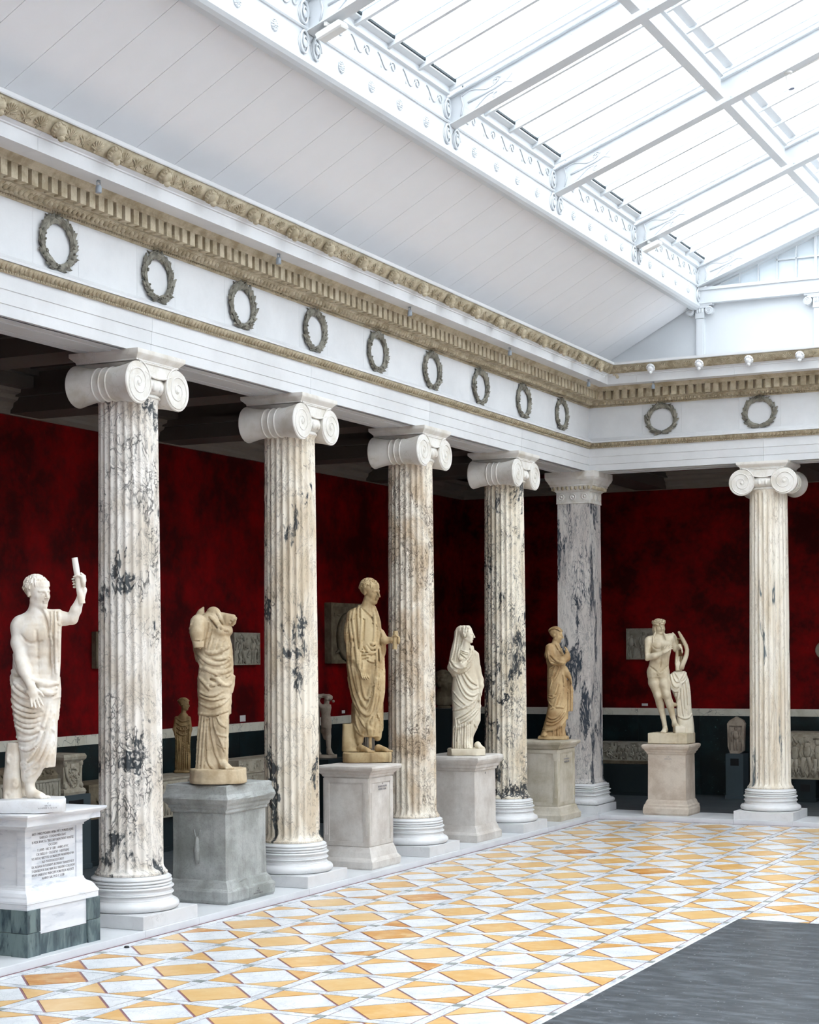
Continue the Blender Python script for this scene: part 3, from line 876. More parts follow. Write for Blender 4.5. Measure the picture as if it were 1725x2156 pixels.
RW, RB_, RT, RO = rafter_mesh()
for o in list(COL.objects):
    if o.parent is None and o.name in ('web', 'bottom_flange', 'top_flange', 'cast_ornament'): bpy.data.objects.remove(o)
nth = ['set against the gable wall', 'second from the gable wall', 'third from the gable wall', 'fourth from the gable wall, below the spotlight', 'cut by the top edge with a white floodlight at its foot']
nth = ['set against the gable wall', 'with a white floodlight at its foot, second from the gable', 'carrying the small spotlight, third from the gable wall', 'fourth from the gable wall', 'with a floodlight at its foot, cut off by the top edge']
frame = struct(link('ceiling_frame', None), 'white iron roof frame beyond the picture')
for k in range(0, 10):
    for side in (0, 1):
        y = -3.0 * k + (-0.10 if k == 0 else 0.02)
        if side == 0 and k < 5:
            t = thing('roof_rafter', 'white iron roof rafter ' + nth[k], 'rafter', (0, y, 0), 0, 'white iron roof rafters')
            link('web', RW, t); link('bottom_flange', RB_, t); link('top_flange', RT, t)
            o = link('cast_ornament', RO, t); o['kind'] = 'stuff'
        else:
            t = link('rafter', RW, frame, (0, y, 0) if side == 0 else (12, y, 0))
            if side: t.scale = (-1, 1, 1)
            link('bottom_flange', RB_, t); link('top_flange', RT, t)
# glazing: one window per bay and slope
gb = MB(); sprism(gb, XB + 0.02, XR, -0.006, 0.006, 0.33, 0.42); sprism(gb, XB + 0.02, XR, -0.024, 0.024, 0.325, 0.337); sprism(gb, XB + 0.02, XR, -0.02, 0.02, 0.415, 0.425)
GB = fixn(gb.obj('glazing_bar', M['iron'])).data
pn = MB(); sprism(pn, XB + 0.09, XR, -0.735 / 2, 0.735 / 2, 0.40, 0.406)
PN = fixn(pn.obj('pane', M['glass'])).data
cb = MB(); sprism(cb, XB + 0.09, XR, -0.004, 0.004, 0.398, 0.412)
CB = fixn(cb.obj('pane_joint', M['iron'])).data
pu = MB()
def slab_at(mb, x, w, y0, y1, d0, d1): sprism(mb, x - w / 2, x + w / 2, y0, y1, d0, d1)
slab_at(pu, 4.02, 0.016, -2.92, -0.08, 0.06, 0.31); slab_at(pu, 4.02, 0.085, -2.92, -0.08, 0.05, 0.062); slab_at(pu, 4.02, 0.085, -2.92, -0.08, 0.30, 0.312); slab_at(pu, 4.13, 0.09, -2.92, -0.08, 0.37, 0.385)
PU = fixn(pu.obj('purlin', M['iron'])).data
gu = MB()
sprism(gu, XB - 0.02, XB + 0.035, -2.92, -0.08, 0.30, 0.39); sprism(gu, XB + 0.03, XB + 0.10, -2.92, -0.08, 0.37, 0.395)
GU = fixn(gu.obj('sill_rail', M['iron'])).data
se = MB(); sprism(se, XB + 0.095, XB + 0.112, -2.92, -0.08, 0.385, 0.41)
SE = fixn(se.obj('seal', M['seal'])).data
for o in list(COL.objects):
    if o.parent is None and o.name in ('glazing_bar', 'pane', 'pane_joint', 'purlin', 'sill_rail', 'seal'): bpy.data.objects.remove(o)
n = 0
for side in (0, 1):
    for k in range(10):
        n += 1
        w = struct(link('window_%d' % n, GU), 'skylight bay of long white glass panes between roof rafters')
        w.location = (0, -3.0 * k, 0) if side == 0 else (12, -3.0 * k, 0)
        if side: w.scale = (-1, 1, 1)
        link('purlin', PU, w); link('seal', SE, w)
        for j in range(5):
            yb = -0.14 - 0.68 * j
            if 0 < j < 4: link('glazing_bar', GB, w, (0, yb, 0))
            elif j in (0, 4): link('glazing_bar', GB, w, (0, -0.09 if j == 0 else -2.91, 0))
        for j in range(4):
            link('pane', PN, w, (0, -0.375 - 0.75 * j, 0))
            link('pane_joint', CB, w, (0, -0.375 - 0.25 - 0.70 * j, 0))
# ridge
m = MB(); m.box(XR - 0.12, XR + 0.12, YF, 0.2, zr(XR) + 0.05, zr(XR) + 0.5)
struct(m.obj('trim_7', M['iron']), 'white ridge beam of the skylight')

# ------------------------------------------------------------------ gable wall over the far entablature
m = MB(); m.box(0.2, 11.8, 0.02, 0.2, 6.86, 7.86)
gw = struct(m.obj('wall_gable', M['upper']), 'white panelled gable wall above the far entablature')
b = MB(); b.prism([(XB - 0.1, 7.86), (12 - XB + 0.1, 7.86), (12 - XB + 0.1, zr(XB) + .5), (XR, zr(XR) + 0.55), (XB - 0.1, zr(XB) + .5)], 1, 0.16, 0.2)
fixn(b.obj('gable_board', M['upper'], gw))
b = MB(); b.box(XB - 0.02, 12 - XB, -0.09, 0.08, 7.835, 8.01); b.box(XB - 0.02, 12 - XB, -0.115, 0.08, 8.0, 8.045); b.box(XB - 0.02, 12 - XB, -0.10, 0.08, 7.805, 7.845)
b.obj('gable_beam', M['upper'], gw)
def gable_pilaster(x):
    q = MB(); q.box(x - 0.062, x + 0.062, -0.055, 0.03, 6.88, 7.60); q.box(x - 0.04, x + 0.04, -0.062, -0.05, 6.98, 7.58)
    o = q.obj('gable_pilaster', M['upper'], gw)
    c = MB()
    c.box(x - 0.20, x + 0.20, -0.085, 0.03, 7.775, 7.81); c.box(x - 0.15, x + 0.15, -0.08, 0.03, 7.74, 7.776); c.box(x - 0.07, x + 0.07, -0.07, 0.03, 7.59, 7.75)
    for sg in (-1, 1):
        c.tube([(x + sg * 0.145, -0.085, 7.70), (x + sg * 0.145, 0.02, 7.70)], 0.062, 16)
        c.tube([(x + sg * (0.145 + 0.055 * (1 - t) * math.cos(t * 12)), -0.088, 7.70 + 0.055 * (1 - t) * math.sin(t * 12)) for t in np.linspace(0, 0.95, 30)], 0.008, 5)
    for k in range(3): c.ell((x - 0.04 + 0.04 * k, -0.07, 7.70), (0.018, 0.02, 0.04), 8, 6)
    fixn(c.obj('capital', M['upper'], o, math.radians(40)))
for x in (1.985, 3.765, 5.545, 7.325, 9.1, 10.0): gable_pilaster(x)
# gable glazing lattice
b = MB()
for x in (2.28, 2.566, 2.85, 3.135, 3.42):
    b.box(x - 0.008, x + 0.008, 0.06, 0.09, 8.03, zr(x) + 0.12)
b.box(3.10, 3.70, 0.06, 0.09, 8.365, 8.385); b.box(3.69, 3.73, 0.05, 0.10, 8.03, 8.75)
for x in (3.99, 4.28, 4.57, 4.86, 5.15, 5.44, 5.72, 6.0): b.box(x - 0.008, x + 0.008, 0.06, 0.09, 8.03, zr(x) + 0.12)
for z in (8.375, 8.7): b.box(3.73, 8.3, 0.06, 0.09, z - 0.01, z + 0.01)
b.obj('gable_lattice', M['iron'], gw)
b = MB(); sprism(b, XB + 0.1, XR, 0.0, 0.1, 0.0, 0.05); sprism(b, XB + 0.1, XR, 0.02, 0.1, -0.035, 0.0); fixn(b.obj('gable_rake_moulding', M['upper'], gw))
b = MB()
b.prism([(2.1, 8.03), (9.9, 8.03), (XR, zr(XR))], 1, 0.10, 0.115)
fixn(b.obj('gable_pane', plain('frosted_pane', (214, 222, 228), 0.4, 0.01), gw))

# ------------------------------------------------------------------ the rest of the hall out of view, right side closed by an added bounce wall
m = MB(); m.box(XF + 0.3, XF + 0.5, YF, 0.4, -0.1, 7.2)
struct(m.obj('bounce_wall_right', M['white']), 'plain white wall added out of view on the right to bounce light into the hall')  # unseen white wall in place of a gallery, added to bounce light
m = MB(); m.box(XW - 0.2, XF + 3.9, YF - 0.2, YF, -0.1, 5.4)
struct(m.obj('wall_front_lower', M['red']), 'end wall behind the viewer, made red below to bounce less light')  # unseen lower wall coloured red so columns and gallery get less bounced light
m = MB(); m.box(XW - 0.2, XF + 3.9, YF - 0.2, YF, 5.4, 10.5)
struct(m.obj('wall_front', M['white']), 'plain white end wall behind the viewer')
m = MB(); m.box(XF + 0.5, XF + 4.2, YF, YB + 0.2, -0.1, 6.4)
struct(m.obj('wall_end_right', M['dark']), 'end of the far gallery on the right')
# ------------------------------------------------------------------ columns
def shaft_mesh(nm, mat, r0=0.3005, r1=0.276, z0=0.517, z1=4.935, nf=24):
    seg = 8; N = nf * seg
    zs = [z0, z0 + 0.018, z0 + 0.02, z0 + 0.035, z0 + 0.055, z0 + 0.085, z0 + 0.12] + list(np.linspace(z0 + 0.3, z1 - 0.35, 8)) + [z1 - 0.12, z1 - 0.07, z1 - 0.045, z1 - 0.03, z1]
    rs = []
    for z in zs:
        t = (z - z0) / (z1 - z0)
        r = r0 + (r1 - r0) * (t ** 1.5)
        bot = max(0.0, 1 - (z - z0 - 0.02) / 0.075)
        if z <= z0 + 0.019: r = r0 + 0.038
        else: r += 0.034 * bot ** 2.2
        top = max(0.0, 1 - (z1 - z) / 0.05)
        r += 0.014 * top ** 2
        dep = 0.021
        fb = min(1, max(0, (z - z0 - 0.03) / 0.06)); ft = min(1, max(0, (z1 - 0.035 - z) / 0.05))
        ring = []
        for j in range(N):
            ph = (j % seg) / seg
            u = (ph - 0.12) / 0.76
            d = 0.0
            if 0 < u < 1:
                arch = math.sqrt(max(0.0, 1 - (2 * u - 1) ** 2))
                lim = min(fb, ft)
                d = dep * arch * (1.0 if lim >= 1 else max(0.0, math.sqrt(lim) if arch > 1 - lim else 0.0))
            a = 2 * math.pi * (j - seg * 0.12 + seg * 0.06) / N
            ring.append(((r - d) * math.cos(a), (r - d) * math.sin(a), z))
        rs.append(ring)
    b = MB(); b.rings(rs)
    return b
def arc(c, r, a0, a1, n=6):
    return [(c[0] + r[0] * math.cos(math.radians(a0 + (a1 - a0) * i / n)), c[1] + r[1] * math.sin(math.radians(a0 + (a1 - a0) * i / n))) for i in range(n + 1)]
BASEP = ([(0.40, 0.193)] + arc((0.395, 0.237), (0.050, 0.044), -90, 90, 10) + [(0.392, 0.284), (0.385, 0.292)]
         + arc((0.392, 0.314), (-0.016, 0.018), -70, 70, 4) + arc((0.380, 0.343), (0.016, 0.010), -90, 90, 6)
         + arc((0.392, 0.372), (-0.018, 0.018), -70, 70, 4) + arc((0.384, 0.401), (0.014, 0.010), -90, 90, 6) + [(0.375, 0.413)])
TORP = [(0.352, 0.414)] + arc((0.362, 0.428), (0.016, 0.013), -90, 90, 5) + [(0.364, 0.442)] + arc((0.366, 0.456), (0.015, 0.012), -90, 90, 5) + [(0.364, 0.470)] + arc((0.360, 0.484), (0.015, 0.012), -90, 90, 5) + [(0.352, 0.497), (0.346, 0.508), (0.338, 0.514)]
def capital_parts():
    out = {}
    # bolsters with spiral faces
    b = MB(); zc0 = 5.045; yc = 0.315
    for sg in (-1, 1):
        xs = [-0.345, -0.335, -0.30, -0.24, -0.17, -0.10, -0.06, 0, 0.06, 0.10, 0.17, 0.24, 0.30, 0.335, 0.345]
        rs = []
        for x in xs:
            t = abs(x) / 0.345
            r = 0.148 + 0.05 * max(0, (t - 0.12)) ** 1.6 / 0.88 ** 1.6 * 1.0
            if abs(x) > 0.34: r -= 0.010
            ring = []
            for j in range(40):
                a = 2 * math.pi * j / 40
                ring.append((x, sg * yc + r * math.cos(a), zc0 + r * math.sin(a)))
            rs.append(ring)
        b.rings(rs)
        for x in (-0.075, 0.0, 0.075):
            b.tube([(x, sg * yc + 0.153 * math.cos(a), zc0 + 0.153 * math.sin(a)) for a in np.linspace(0, 2 * math.pi, 33)], 0.008, 6)
    out['bolster'] = fixn(b.obj('x', None, None, math.radians(35)))
    # channel between the volutes
    b = MB()
    poly = [(-0.315, 5.243), (0.315, 5.243)] + [(y, 5.165 - 0.055 * (1 - (y / 0.24) ** 2)) for y in np.linspace(0.24, -0.24, 15)]
    b.prism(poly, 0, -0.338, 0.338)
    for sg in (-1, 1):
        b.tube([(sg * 0.34, y, 5.236) for y in np.linspace(-0.30, 0.30, 9)], 0.009, 6)
        b.tube([(sg * 0.34, y, 5.170 - 0.055 * (1 - (y / 0.24) ** 2)) for y in np.linspace(-0.21, 0.21, 15)], 0.009, 6)
    out['channel'] = fixn(b.obj('x', None, None, math.radians(35)))
    b = MB()
    for fs in (-1, 1):
        for sg in (-1, 1):
            pts = []
            for t in np.linspace(0, 1, 70):
                a = math.pi / 2 - sg * 0 + sg * (t * 2 * math.pi * 2.6)
                r = 0.186 * (1 - t) ** 1.15 + 0.022
                pts.append((fs * 0.345, sg * 0.315 + r * math.cos(a) * 1.0, 5.045 + r * math.sin(a)))
            b.tube(pts, [0.009 - 0.003 * i / 70 for i in range(70)], 6)
            b.ell((fs * 0.347, sg * 0.315, 5.045), (0.012, 0.024, 0.024), 12, 8)
    out['spiral'] = fixn(b.obj('x', None, None, True))
    b = MB(); b.lathe([(0.29, 4.975), (0.315, 4.985), (0.34, 5.02), (0.345, 5.06), (0.33, 5.11), (0.2, 5.12)], 48)
    for k in range(20):
        a = 2 * math.pi * (k + 0.5) / 20
        b.ell((0.33 * math.cos(a), 0.33 * math.sin(a), 5.035), (0.030, 0.030, 0.048), 8, 6)
    out['echinus'] = fixn(b.obj('x', None, None, True))
    b = MB(); b.lathe([(0.276, 4.93), (0.292, 4.935), (0.302, 4.945), (0.302, 4.957), (0.292, 4.966), (0.290, 4.976), (0.2, 4.98)], 48)
    out['astragal'] = fixn(b.obj('x', None, None, True))
    b = MB()
    def sq(h, z): return [(-h, -h, z), (h, -h, z), (h, h, z), (-h, h, z)]
    b.rings([sq(0.340, 5.248), sq(0.340, 5.262), sq(0.350, 5.272), (sq(0.368, 5.290)), sq(0.384, 5.305), sq(0.387, 5.312), sq(0.387, 5.345)])
    out['abacus'] = fixn(b.obj('x', None, None, math.radians(35)))
    res = {}
    for k, o in out.items():
        me = o.data; me.name = k; me.materials.append(M['cap']); bpy.data.objects.remove(o); res[k] = me
    return res
CAPM = capital_parts()
def base_meshes():
    b = MB(); b.box(-0.4426, 0.4426, -0.4426, 0.4426, ZS, 0.193, 0.003); pl = b.mesh('plinth', M['plinth'])
    b = MB(); b.lathe(BASEP, 64); o = fixn(b.obj('x', M['base'], None, math.radians(45))); bs = o.data; bpy.data.objects.remove(o)
    b = MB(); b.lathe(TORP, 64); o = fixn(b.obj('x', M['base'], None, math.radians(60))); tr = o.data; bpy.data.objects.remove(o)
    return pl, bs, tr
PLM, BSM, TRM = base_meshes()
def column(x, y, face, mat, label):
    rz = 0.0 if face == 'x' else -math.pi / 2
    t = thing('ionic_column', label, 'column', (x, y, 0), rz, 'fluted ionic columns')
    link('plinth', PLM, t)
    bs = link('base', BSM, t); link('torus', TRM, bs)
    s = fixn(shaft_mesh('shaft', mat).obj('shaft', mat, t, math.radians(50)))
    cp = link('capital', CAPM['echinus'], t)
    link('astragal', CAPM['astragal'], cp); link('bolsters', CAPM['bolster'], cp); link('channel', CAPM['channel'], cp); link('spirals', CAPM['spiral'], cp); link('abacus', CAPM['abacus'], cp)
    return t
column(0, -12, 'x', M['shaft1'], 'tallest fluted marble column, white with grey veins, beside the inscribed pedestal')
column(0, -9, 'x', M['shaft2'], 'fluted cream marble column with dark patches near its foot, second from left')
column(0, -6, 'x', M['shaft3'], 'fluted tan veined marble column just behind the man holding a short scroll')
column(0, -3, 'x', M['shaft4'], 'fluted marble column thick with black veins, beside the veiled woman')
column(3, 0, 'y', M['shaft5'], 'fluted cream marble column standing alone at the far right')
column(0, -15, 'x', M['shaft1'], 'fluted marble column left of the inscribed pedestal, outside the picture')
column(6, 0, 'y', M['shaft5'], 'fluted cream marble column beyond the right edge of the picture')

# corner pier
def pier():
    t = thing('corner_pilaster', 'square pier of blue-grey streaked marble in the corner of the hall', 'pilaster', (0, 0, 0))
    def sq(h, z): return [(-h, -h, z), (h, -h, z), (h, h, z), (-h, h, z)]
    H = 0.272
    b = MB(); b.box(-0.43, 0.43, -0.43, 0.43, ZS, 0.193, 0.003); b.obj('plinth', M['plinth'], t)
    b = MB(); b.rings([sq(r - 0.03, z) for r, z in BASEP]); o = fixn(b.obj('base', M['base'], t, math.radians(45)))
    b = MB(); b.rings([sq(r - 0.03, z) for r, z in TORP]); fixn(b.obj('torus', M['base'], o, math.radians(60)))
    b = MB(); b.rings([sq(H + 0.03, 0.517), sq(H + 0.03, 0.53), sq(H + 0.012, 0.55), sq(H, 0.59), sq(H - 0.006, 3.0), sq(H - 0.012, 4.86)])
    fixn(b.obj('shaft', M['pavon'], t))
    b = MB(); b.rings([sq(0.27, 4.86), sq(0.275, 4.865), sq(0.272, 4.88), sq(0.272, 5.04), sq(0.285, 5.045), sq(0.29, 5.06), sq(0.30, 5.065), sq(0.325, 5.09), sq(0.345, 5.125), sq(0.352, 5.13), sq(0.352, 5.15), sq(0.362, 5.16), sq(0.375, 5.19), sq(0.40, 5.225), sq(0.412, 5.26), sq(0.412, 5.345)])
    cp = fixn(b.obj('capital', M['cap'], t))
    b = MB()
    for k in range(-4, 5):
        for ax in range(4):
            c = Vector((0.335, k * 0.072, 5.098)); c.rotate(Matrix.Rotation(ax * math.pi / 2, 3, 'Z'))
            b.ell(tuple(c), (0.024, 0.024, 0.034), 8, 6)
    o = fixn(b.obj('egg_ornament', M['orn'], cp, True)); o['kind'] = 'stuff'
    for ax in range(4):
        for k in (-1, 0, 1):
            b = MB(); b.lathe([(0.001, 0.016), (0.018, 0.014), (0.02, 0.005), (0.034, 0.007), (0.038, 0.014), (0.048, 0.012), (0.05, 0.0)], 18)
            o = fixn(b.obj('roundel', M['cap'], cp, True))
            R = Matrix.Rotation(ax * math.pi / 2, 4, 'Z') @ Matrix.Translation((0.272, k * 0.19, 4.965)) @ Matrix.Rotation(math.pi / 2, 4, 'Y')
            o.matrix_local = R
pier()

# ------------------------------------------------------------------ pedestals
def rect(hx, hy, z): return [(-hx, -hy, z), (hx, -hy, z), (hx, hy, z), (-hx, hy, z)]
def ped_ring(name, hx, hy, prof, mat, parent, jit=0.0, seed=0, sub=1):
    rnd = random.Random(seed); b = MB()
    n = 8 if jit else 1
    rs = []
    for e, z in prof:
        base = rect(hx + e, hy + e, z); r = []
        for i in range(4):
            p, q = base[i], base[(i + 1) % 4]
            for k in range(n):
                f = k / n
                r.append((p[0] + (q[0] - p[0]) * f + rnd.uniform(-jit, jit), p[1] + (q[1] - p[1]) * f + rnd.uniform(-jit, jit), z + rnd.uniform(-jit, jit) * 0.6))
        rs.append(r)
    b.rings(rs)
    return fixn(b.obj(name, mat, parent, False))
def lettering(parent, lines, face, cx, cy, z0, dz, size, widths=None, mat='ink', depth=0.0015):
    """lines of engraved capitals on the +x face ('x') or the -y face ('y')"""
    for i, l in enumerate(lines):
        if not l: continue
        me = textmesh(l, size if not hasattr(size, '__len__') else size[i], depth, width=widths[i] if widths else None)
        me.materials.clear(); me.materials.append(M[mat])
        o = link('inscription', me, parent); o['kind'] = 'stuff'
        z = z0 - dz * i
        if face == 'x': o.matrix_local = Matrix(((0, 0, 1, cx), (1, 0, 0, cy), (0, 1, 0, z), (0, 0, 0, 1)))
        else: o.matrix_local = Matrix(((1, 0, 0, cx), (0, 0, -1, cy), (0, 1, 0, z), (0, 0, 0, 1)))

def ped1():
    t = thing('statue_pedestal', 'white marble pedestal with a long Latin inscription and green marble foot', 'pedestal', (-0.12, -13.49, 0), 0, 'statue pedestals')
    hx, hy = 0.43, 0.43
    # green plinth of slabs, projecting corners
    b = MB(); b.box(-hx - 0.03, hx + 0.03, -hy - 0.03, hy + 0.03, ZS, 0.455); foot = b.obj('foot', M['ped1'], t)
    for sx in (-1, 1):
        for sy in (-1, 1):
            for z0, z1 in ((ZS, 0.262), (0.266, 0.455)):
                b = MB(); cx, cy = sx * (hx - 0.0), sy * (hy - 0.0)
                b.box(min(sx * (hx + 0.065 - 0.17), sx * (hx + 0.065)), max(sx * (hx + 0.065 - 0.17), sx * (hx + 0.065)), min(sy * (hy + 0.065 - 0.17), sy * (hy + 0.065)), max(sy * (hy + 0.065 - 0.17), sy * (hy + 0.065)), z0, z1, 0.002)
                b.obj('corner_slab', M['ped1g'], foot)
    for a in (-1, 1):
        b = MB(); b.box(min(a * (hx + 0.05), a * hx), max(a * (hx + 0.05), a * hx), -hy + 0.108, hy - 0.108, ZS, 0.235, 0.002); b.obj('green_slab', M['ped1g'], foot)
        b = MB(); b.box(min(a * (hx + 0.045), a * hx), max(a * (hx + 0.045), a * hx), -hy + 0.108, hy - 0.108, 0.238, 0.455, 0.002); b.obj('white_slab', M['ped1'], foot)
        for z0, z1 in ((ZS, 0.262), (0.266, 0.455)):
            b = MB(); b.box(-hx + 0.108, hx - 0.108, min(a * (hy + 0.05), a * hy), max(a * (hy + 0.05), a * hy), z0, z1, 0.002); b.obj('green_slab', M['ped1g'], foot)
    ped_ring('base_moulding', hx, hy, [(0.055, 0.455), (0.055, 0.50), (0.06, 0.505), (0.058, 0.52), (0.04, 0.545), (0.035, 0.56), (0.015, 0.585), (-0.02, 0.605), (-0.03, 0.62), (-0.035, 0.64)], M['ped1'], t)
    ped_ring('body', hx, hy, [(-0.055, 0.60), (-0.055, 1.10)], M['ped1'], t)
    for sx in (-1, 1):
        for sy in (-1, 1):
            b = MB(); x0, x1 = sorted((sx * (hx - 0.04), sx * (hx - 0.125))); y0, y1 = sorted((sy * (hy - 0.04), sy * (hy - 0.125)))
            b.box(x0, x1, y0, y1, 0.635, 1.09, 0.002); b.obj('corner_strip', M['ped1'], t)
    ped_ring('cornice', hx, hy, [(-0.05, 1.085), (-0.03, 1.09), (-0.03, 1.105), (0.0, 1.125), (0.015, 1.14), (0.07, 1.145), (0.07, 1.195), (0.075, 1.20), (0.10, 1.215), (0.112, 1.23), (0.112, 1.243), (0.0, 1.245)], M['ped1'], t)
    L = ['ANTE OMNES PVGNANS OPERA FVIT C POPILIVS EQVES', 'SABELLO \u00b7 COGNOMEN ERAT', 'IS PEDE INVICTA TRICORPOREM FVDIT HOSTES', 'OCCIDIT', 'T LIVIVS \u00b7 DEC V \u00b7 LIB I \u00b7 ANNO A V C', 'DE BELLO \u00b7 DLXXVI \u00b7 HISTRIAE', 'VT AVITAE VIRTVTIS GLORIAEQVE MONVMENTVM', 'AD POSTEROS FORET', 'EX ALBANI RVDERIBVS ROMAM TRANSTVLIT', 'ET GENTILITATIS SVAE MARCELLI THEATRO COLLOCAV', 'IVLIVS SABELLIVS PRINCEPS FORI FELIX AEQVET', 'ANNO SAL M D C LXIII']
    Wd = [0.56, 0.36, 0.56, 0.12, 0.42, 0.44, 0.57, 0.30, 0.57, 0.59, 0.57, 0.30]
    lettering(t, L, 'x', hx - 0.0545, 0.0, 1.048, 0.0345, 0.030, Wd)
    return t
ped1()
def ped_plain(loc, hx, hy, mat, label, prof_base, body, prof_cap, jit=0.0, seed=1, panel=None):
    t = thing('statue_pedestal', label, 'pedestal', loc, 0, 'statue pedestals')
    ped_ring('base', hx, hy, prof_base, mat, t, jit, seed)
    ped_ring('body', hx, hy, body, mat, t, jit * 0.4, seed + 1)
    ped_ring('cap', hx, hy, prof_cap, mat, t, jit, seed + 2)
    if panel:
        e, z0, z1 = panel
        for sx in (-1, 1):      # raised frame strips round each sunk panel
            for ax in (0, 1):
                b = MB(); w = 0.07
                h = hy if ax == 0 else hx; H = (hx if ax == 0 else hy) + e
                for k in (-1, 1):
                    y0, y1 = sorted((k * (h + e), k * (h + e - w)))
                    if ax == 0: b.box(min(sx * H, sx * (H + 0.010)), max(sx * H, sx * (H + 0.010)), y0, y1, z0, z1)
                    else: b.box(y0, y1, min(sx * H, sx * (H + 0.010)), max(sx * H, sx * (H + 0.010)), z0, z1)
                for z in (z0, z1 - 0.05):
                    if ax == 0: b.box(min(sx * H, sx * (H + 0.010)), max(sx * H, sx * (H + 0.010)), -h - e + w, h + e - w, z, z + 0.05)
                    else: b.box(-h - e + w, h + e - w, min(sx * H, sx * (H + 0.010)), max(sx * H, sx * (H + 0.010)), z, z + 0.05)
                b.obj('panel_frame', mat, t)
                b = MB()
                for k in (-1, 1):
                    for d in (0.018, 0.032, 0.046):
                        y = k * (h + e - d)
                        if ax == 0: b.tube([(sx * (H + 0.010), y, z0 + 0.12), (sx * (H + 0.010), y, z1 - 0.16)], 0.004, 5)
                        else: b.tube([(y, sx * (H + 0.010), z0 + 0.12), (y, sx * (H + 0.010), z1 - 0.16)], 0.004, 5)
                b.obj('reeding', mat, t)['kind'] = 'stuff'
    return t
Z = ZS
t = ped_plain((-0.065, -10.36, 0), 0.36, 0.435, M['ped2'], 'weathered grey stone altar pedestal under the headless statue',
    [(0.0, Z), (0.018, Z + 0.03), (0.02, 0.19), (0.012, 0.205), (-0.005, 0.22), (-0.02, 0.26), (-0.03, 0.285), (-0.045, 0.30)],
    [(-0.045, 0.29), (-0.05, 0.6), (-0.048, 0.98)],
    [(-0.048, 0.965), (-0.03, 0.98), (-0.03, 1.0), (-0.015, 1.02), (-0.012, 1.045), (0.015, 1.07), (0.035, 1.11), (0.03, 1.13), (0.01, 1.16), (0.0, 1.20), (-0.004, 1.24), (-0.02, 1.252)], 0.006, 11)
b = MB()      # carved jug on the altar's near side
b.tube([(-0.02, -0.39, 0.46), (-0.02, -0.395, 0.50), (-0.02, -0.40, 0.60), (-0.02, -0.395, 0.68), (-0.02, -0.392, 0.73)], [0.02, 0.026, 0.036, 0.022, 0.016], 10)
b.tube([(-0.035, -0.392, 0.72), (-0.05, -0.392, 0.77), (-0.055, -0.392, 0.80)], 0.009, 6); b.tube([(-0.005, -0.392, 0.72), (0.012, -0.392, 0.77), (0.02, -0.392, 0.80)], 0.009, 6)
fixn(b.obj('carved_jug', M['ped2'], t, True))
lettering(t, ['16', 'KVINDE', 'ROMERSK C. 150 E.KR.'], 'x', 0.382, 0.12, 0.165, 0.024, 0.018, None)
t = ped_plain((0.005, -7.46, 0), 0.36, 0.36, M['ped3'], 'pale grey pedestal with fluted corner strips under the man with the short scroll',
    [(0.0, Z), (0.008, Z + 0.02), (0.01, 0.155), (0.0, 0.175), (-0.02, 0.20), (-0.035, 0.26), (-0.05, 0.30), (-0.058, 0.32)],
    [(-0.062, 0.30), (-0.066, 1.15)],
    [(-0.066, 1.115), (-0.05, 1.13), (-0.045, 1.15), (-0.025, 1.165), (-0.02, 1.185), (0.012, 1.205), (0.022, 1.23), (0.02, 1.25), (0.0, 1.255)], 0.003, 21, (-0.064, 0.33, 1.11))
lettering(t, ['14', 'AVGVSTVS TOGATVS', 'ROMERSK C. 20 E.KR.'], 'x', 0.309, 0.02, 1.03, 0.032, 0.03, [0.03, 0.22, 0.19])
t = ped_plain((-0.045, -4.39, 0), 0.385, 0.40, M['ped3'], 'pale grey pedestal with a deep moulded cap under the veiled woman',
    [(0.0, Z), (0.006, Z + 0.02), (0.008, 0.165), (-0.005, 0.185), (-0.02, 0.20), (-0.035, 0.25), (-0.05, 0.285)],
    [(-0.052, 0.27), (-0.056, 1.02)],
    [(-0.056, 0.995), (-0.04, 1.005), (-0.036, 1.03), (-0.02, 1.045), (-0.016, 1.075), (0.006, 1.095), (0.03, 1.13), (0.035, 1.15), (0.03, 1.18), (0.0, 1.20)], 0.003, 31)
lettering(t, ['13'], 'x', 0.334, 0.0, 0.95, 0.03, 0.035, None)
t = ped_plain((-0.075, -1.335, 0), 0.41, 0.415, M['ped5'], 'buff pedestal with fluted corner strips under the woman wrapped in a cloak',
    [(0.0, Z), (0.006, Z + 0.02), (0.008, 0.15), (-0.01, 0.17), (-0.03, 0.21), (-0.045, 0.26), (-0.06, 0.28)],
    [(-0.066, 0.26), (-0.072, 1.15)],
    [(-0.072, 1.12), (-0.05, 1.135), (-0.04, 1.155), (-0.02, 1.175), (0.0, 1.195), (0.008, 1.215), (0.006, 1.232), (-0.02, 1.238)], 0.003, 41, (-0.07, 0.29, 1.115))
lettering(t, ['12', 'KVINDE', 'ROMERSK KOPI'], 'x', 0.351, 0.0, 1.0, 0.04, 0.035, [0.035, 0.22, 0.20])
t = ped_plain((1.455, 0.055, 0), 0.355, 0.30, M['ped6'], 'warm buff pedestal under the nude man with a lyre',
    [(-0.012, Z), (0.004, Z + 0.03), (0.006, 0.17), (-0.004, 0.195), (-0.006, 0.22), (-0.025, 0.24), (-0.035, 0.275), (-0.05, 0.30)],
    [(-0.055, 0.28), (-0.062, 1.02)],
    [(-0.062, 0.985), (-0.045, 1.0), (-0.04, 1.02), (-0.02, 1.04), (-0.016, 1.06), (0.005, 1.08), (0.018, 1.11), (0.016, 1.135), (-0.01, 1.146)], 0.003, 51)
lettering(t, ['11', 'APOLLON'], 'y', 0.02, -0.2405, 0.945, 0.032, 0.03, [0.03, 0.11])
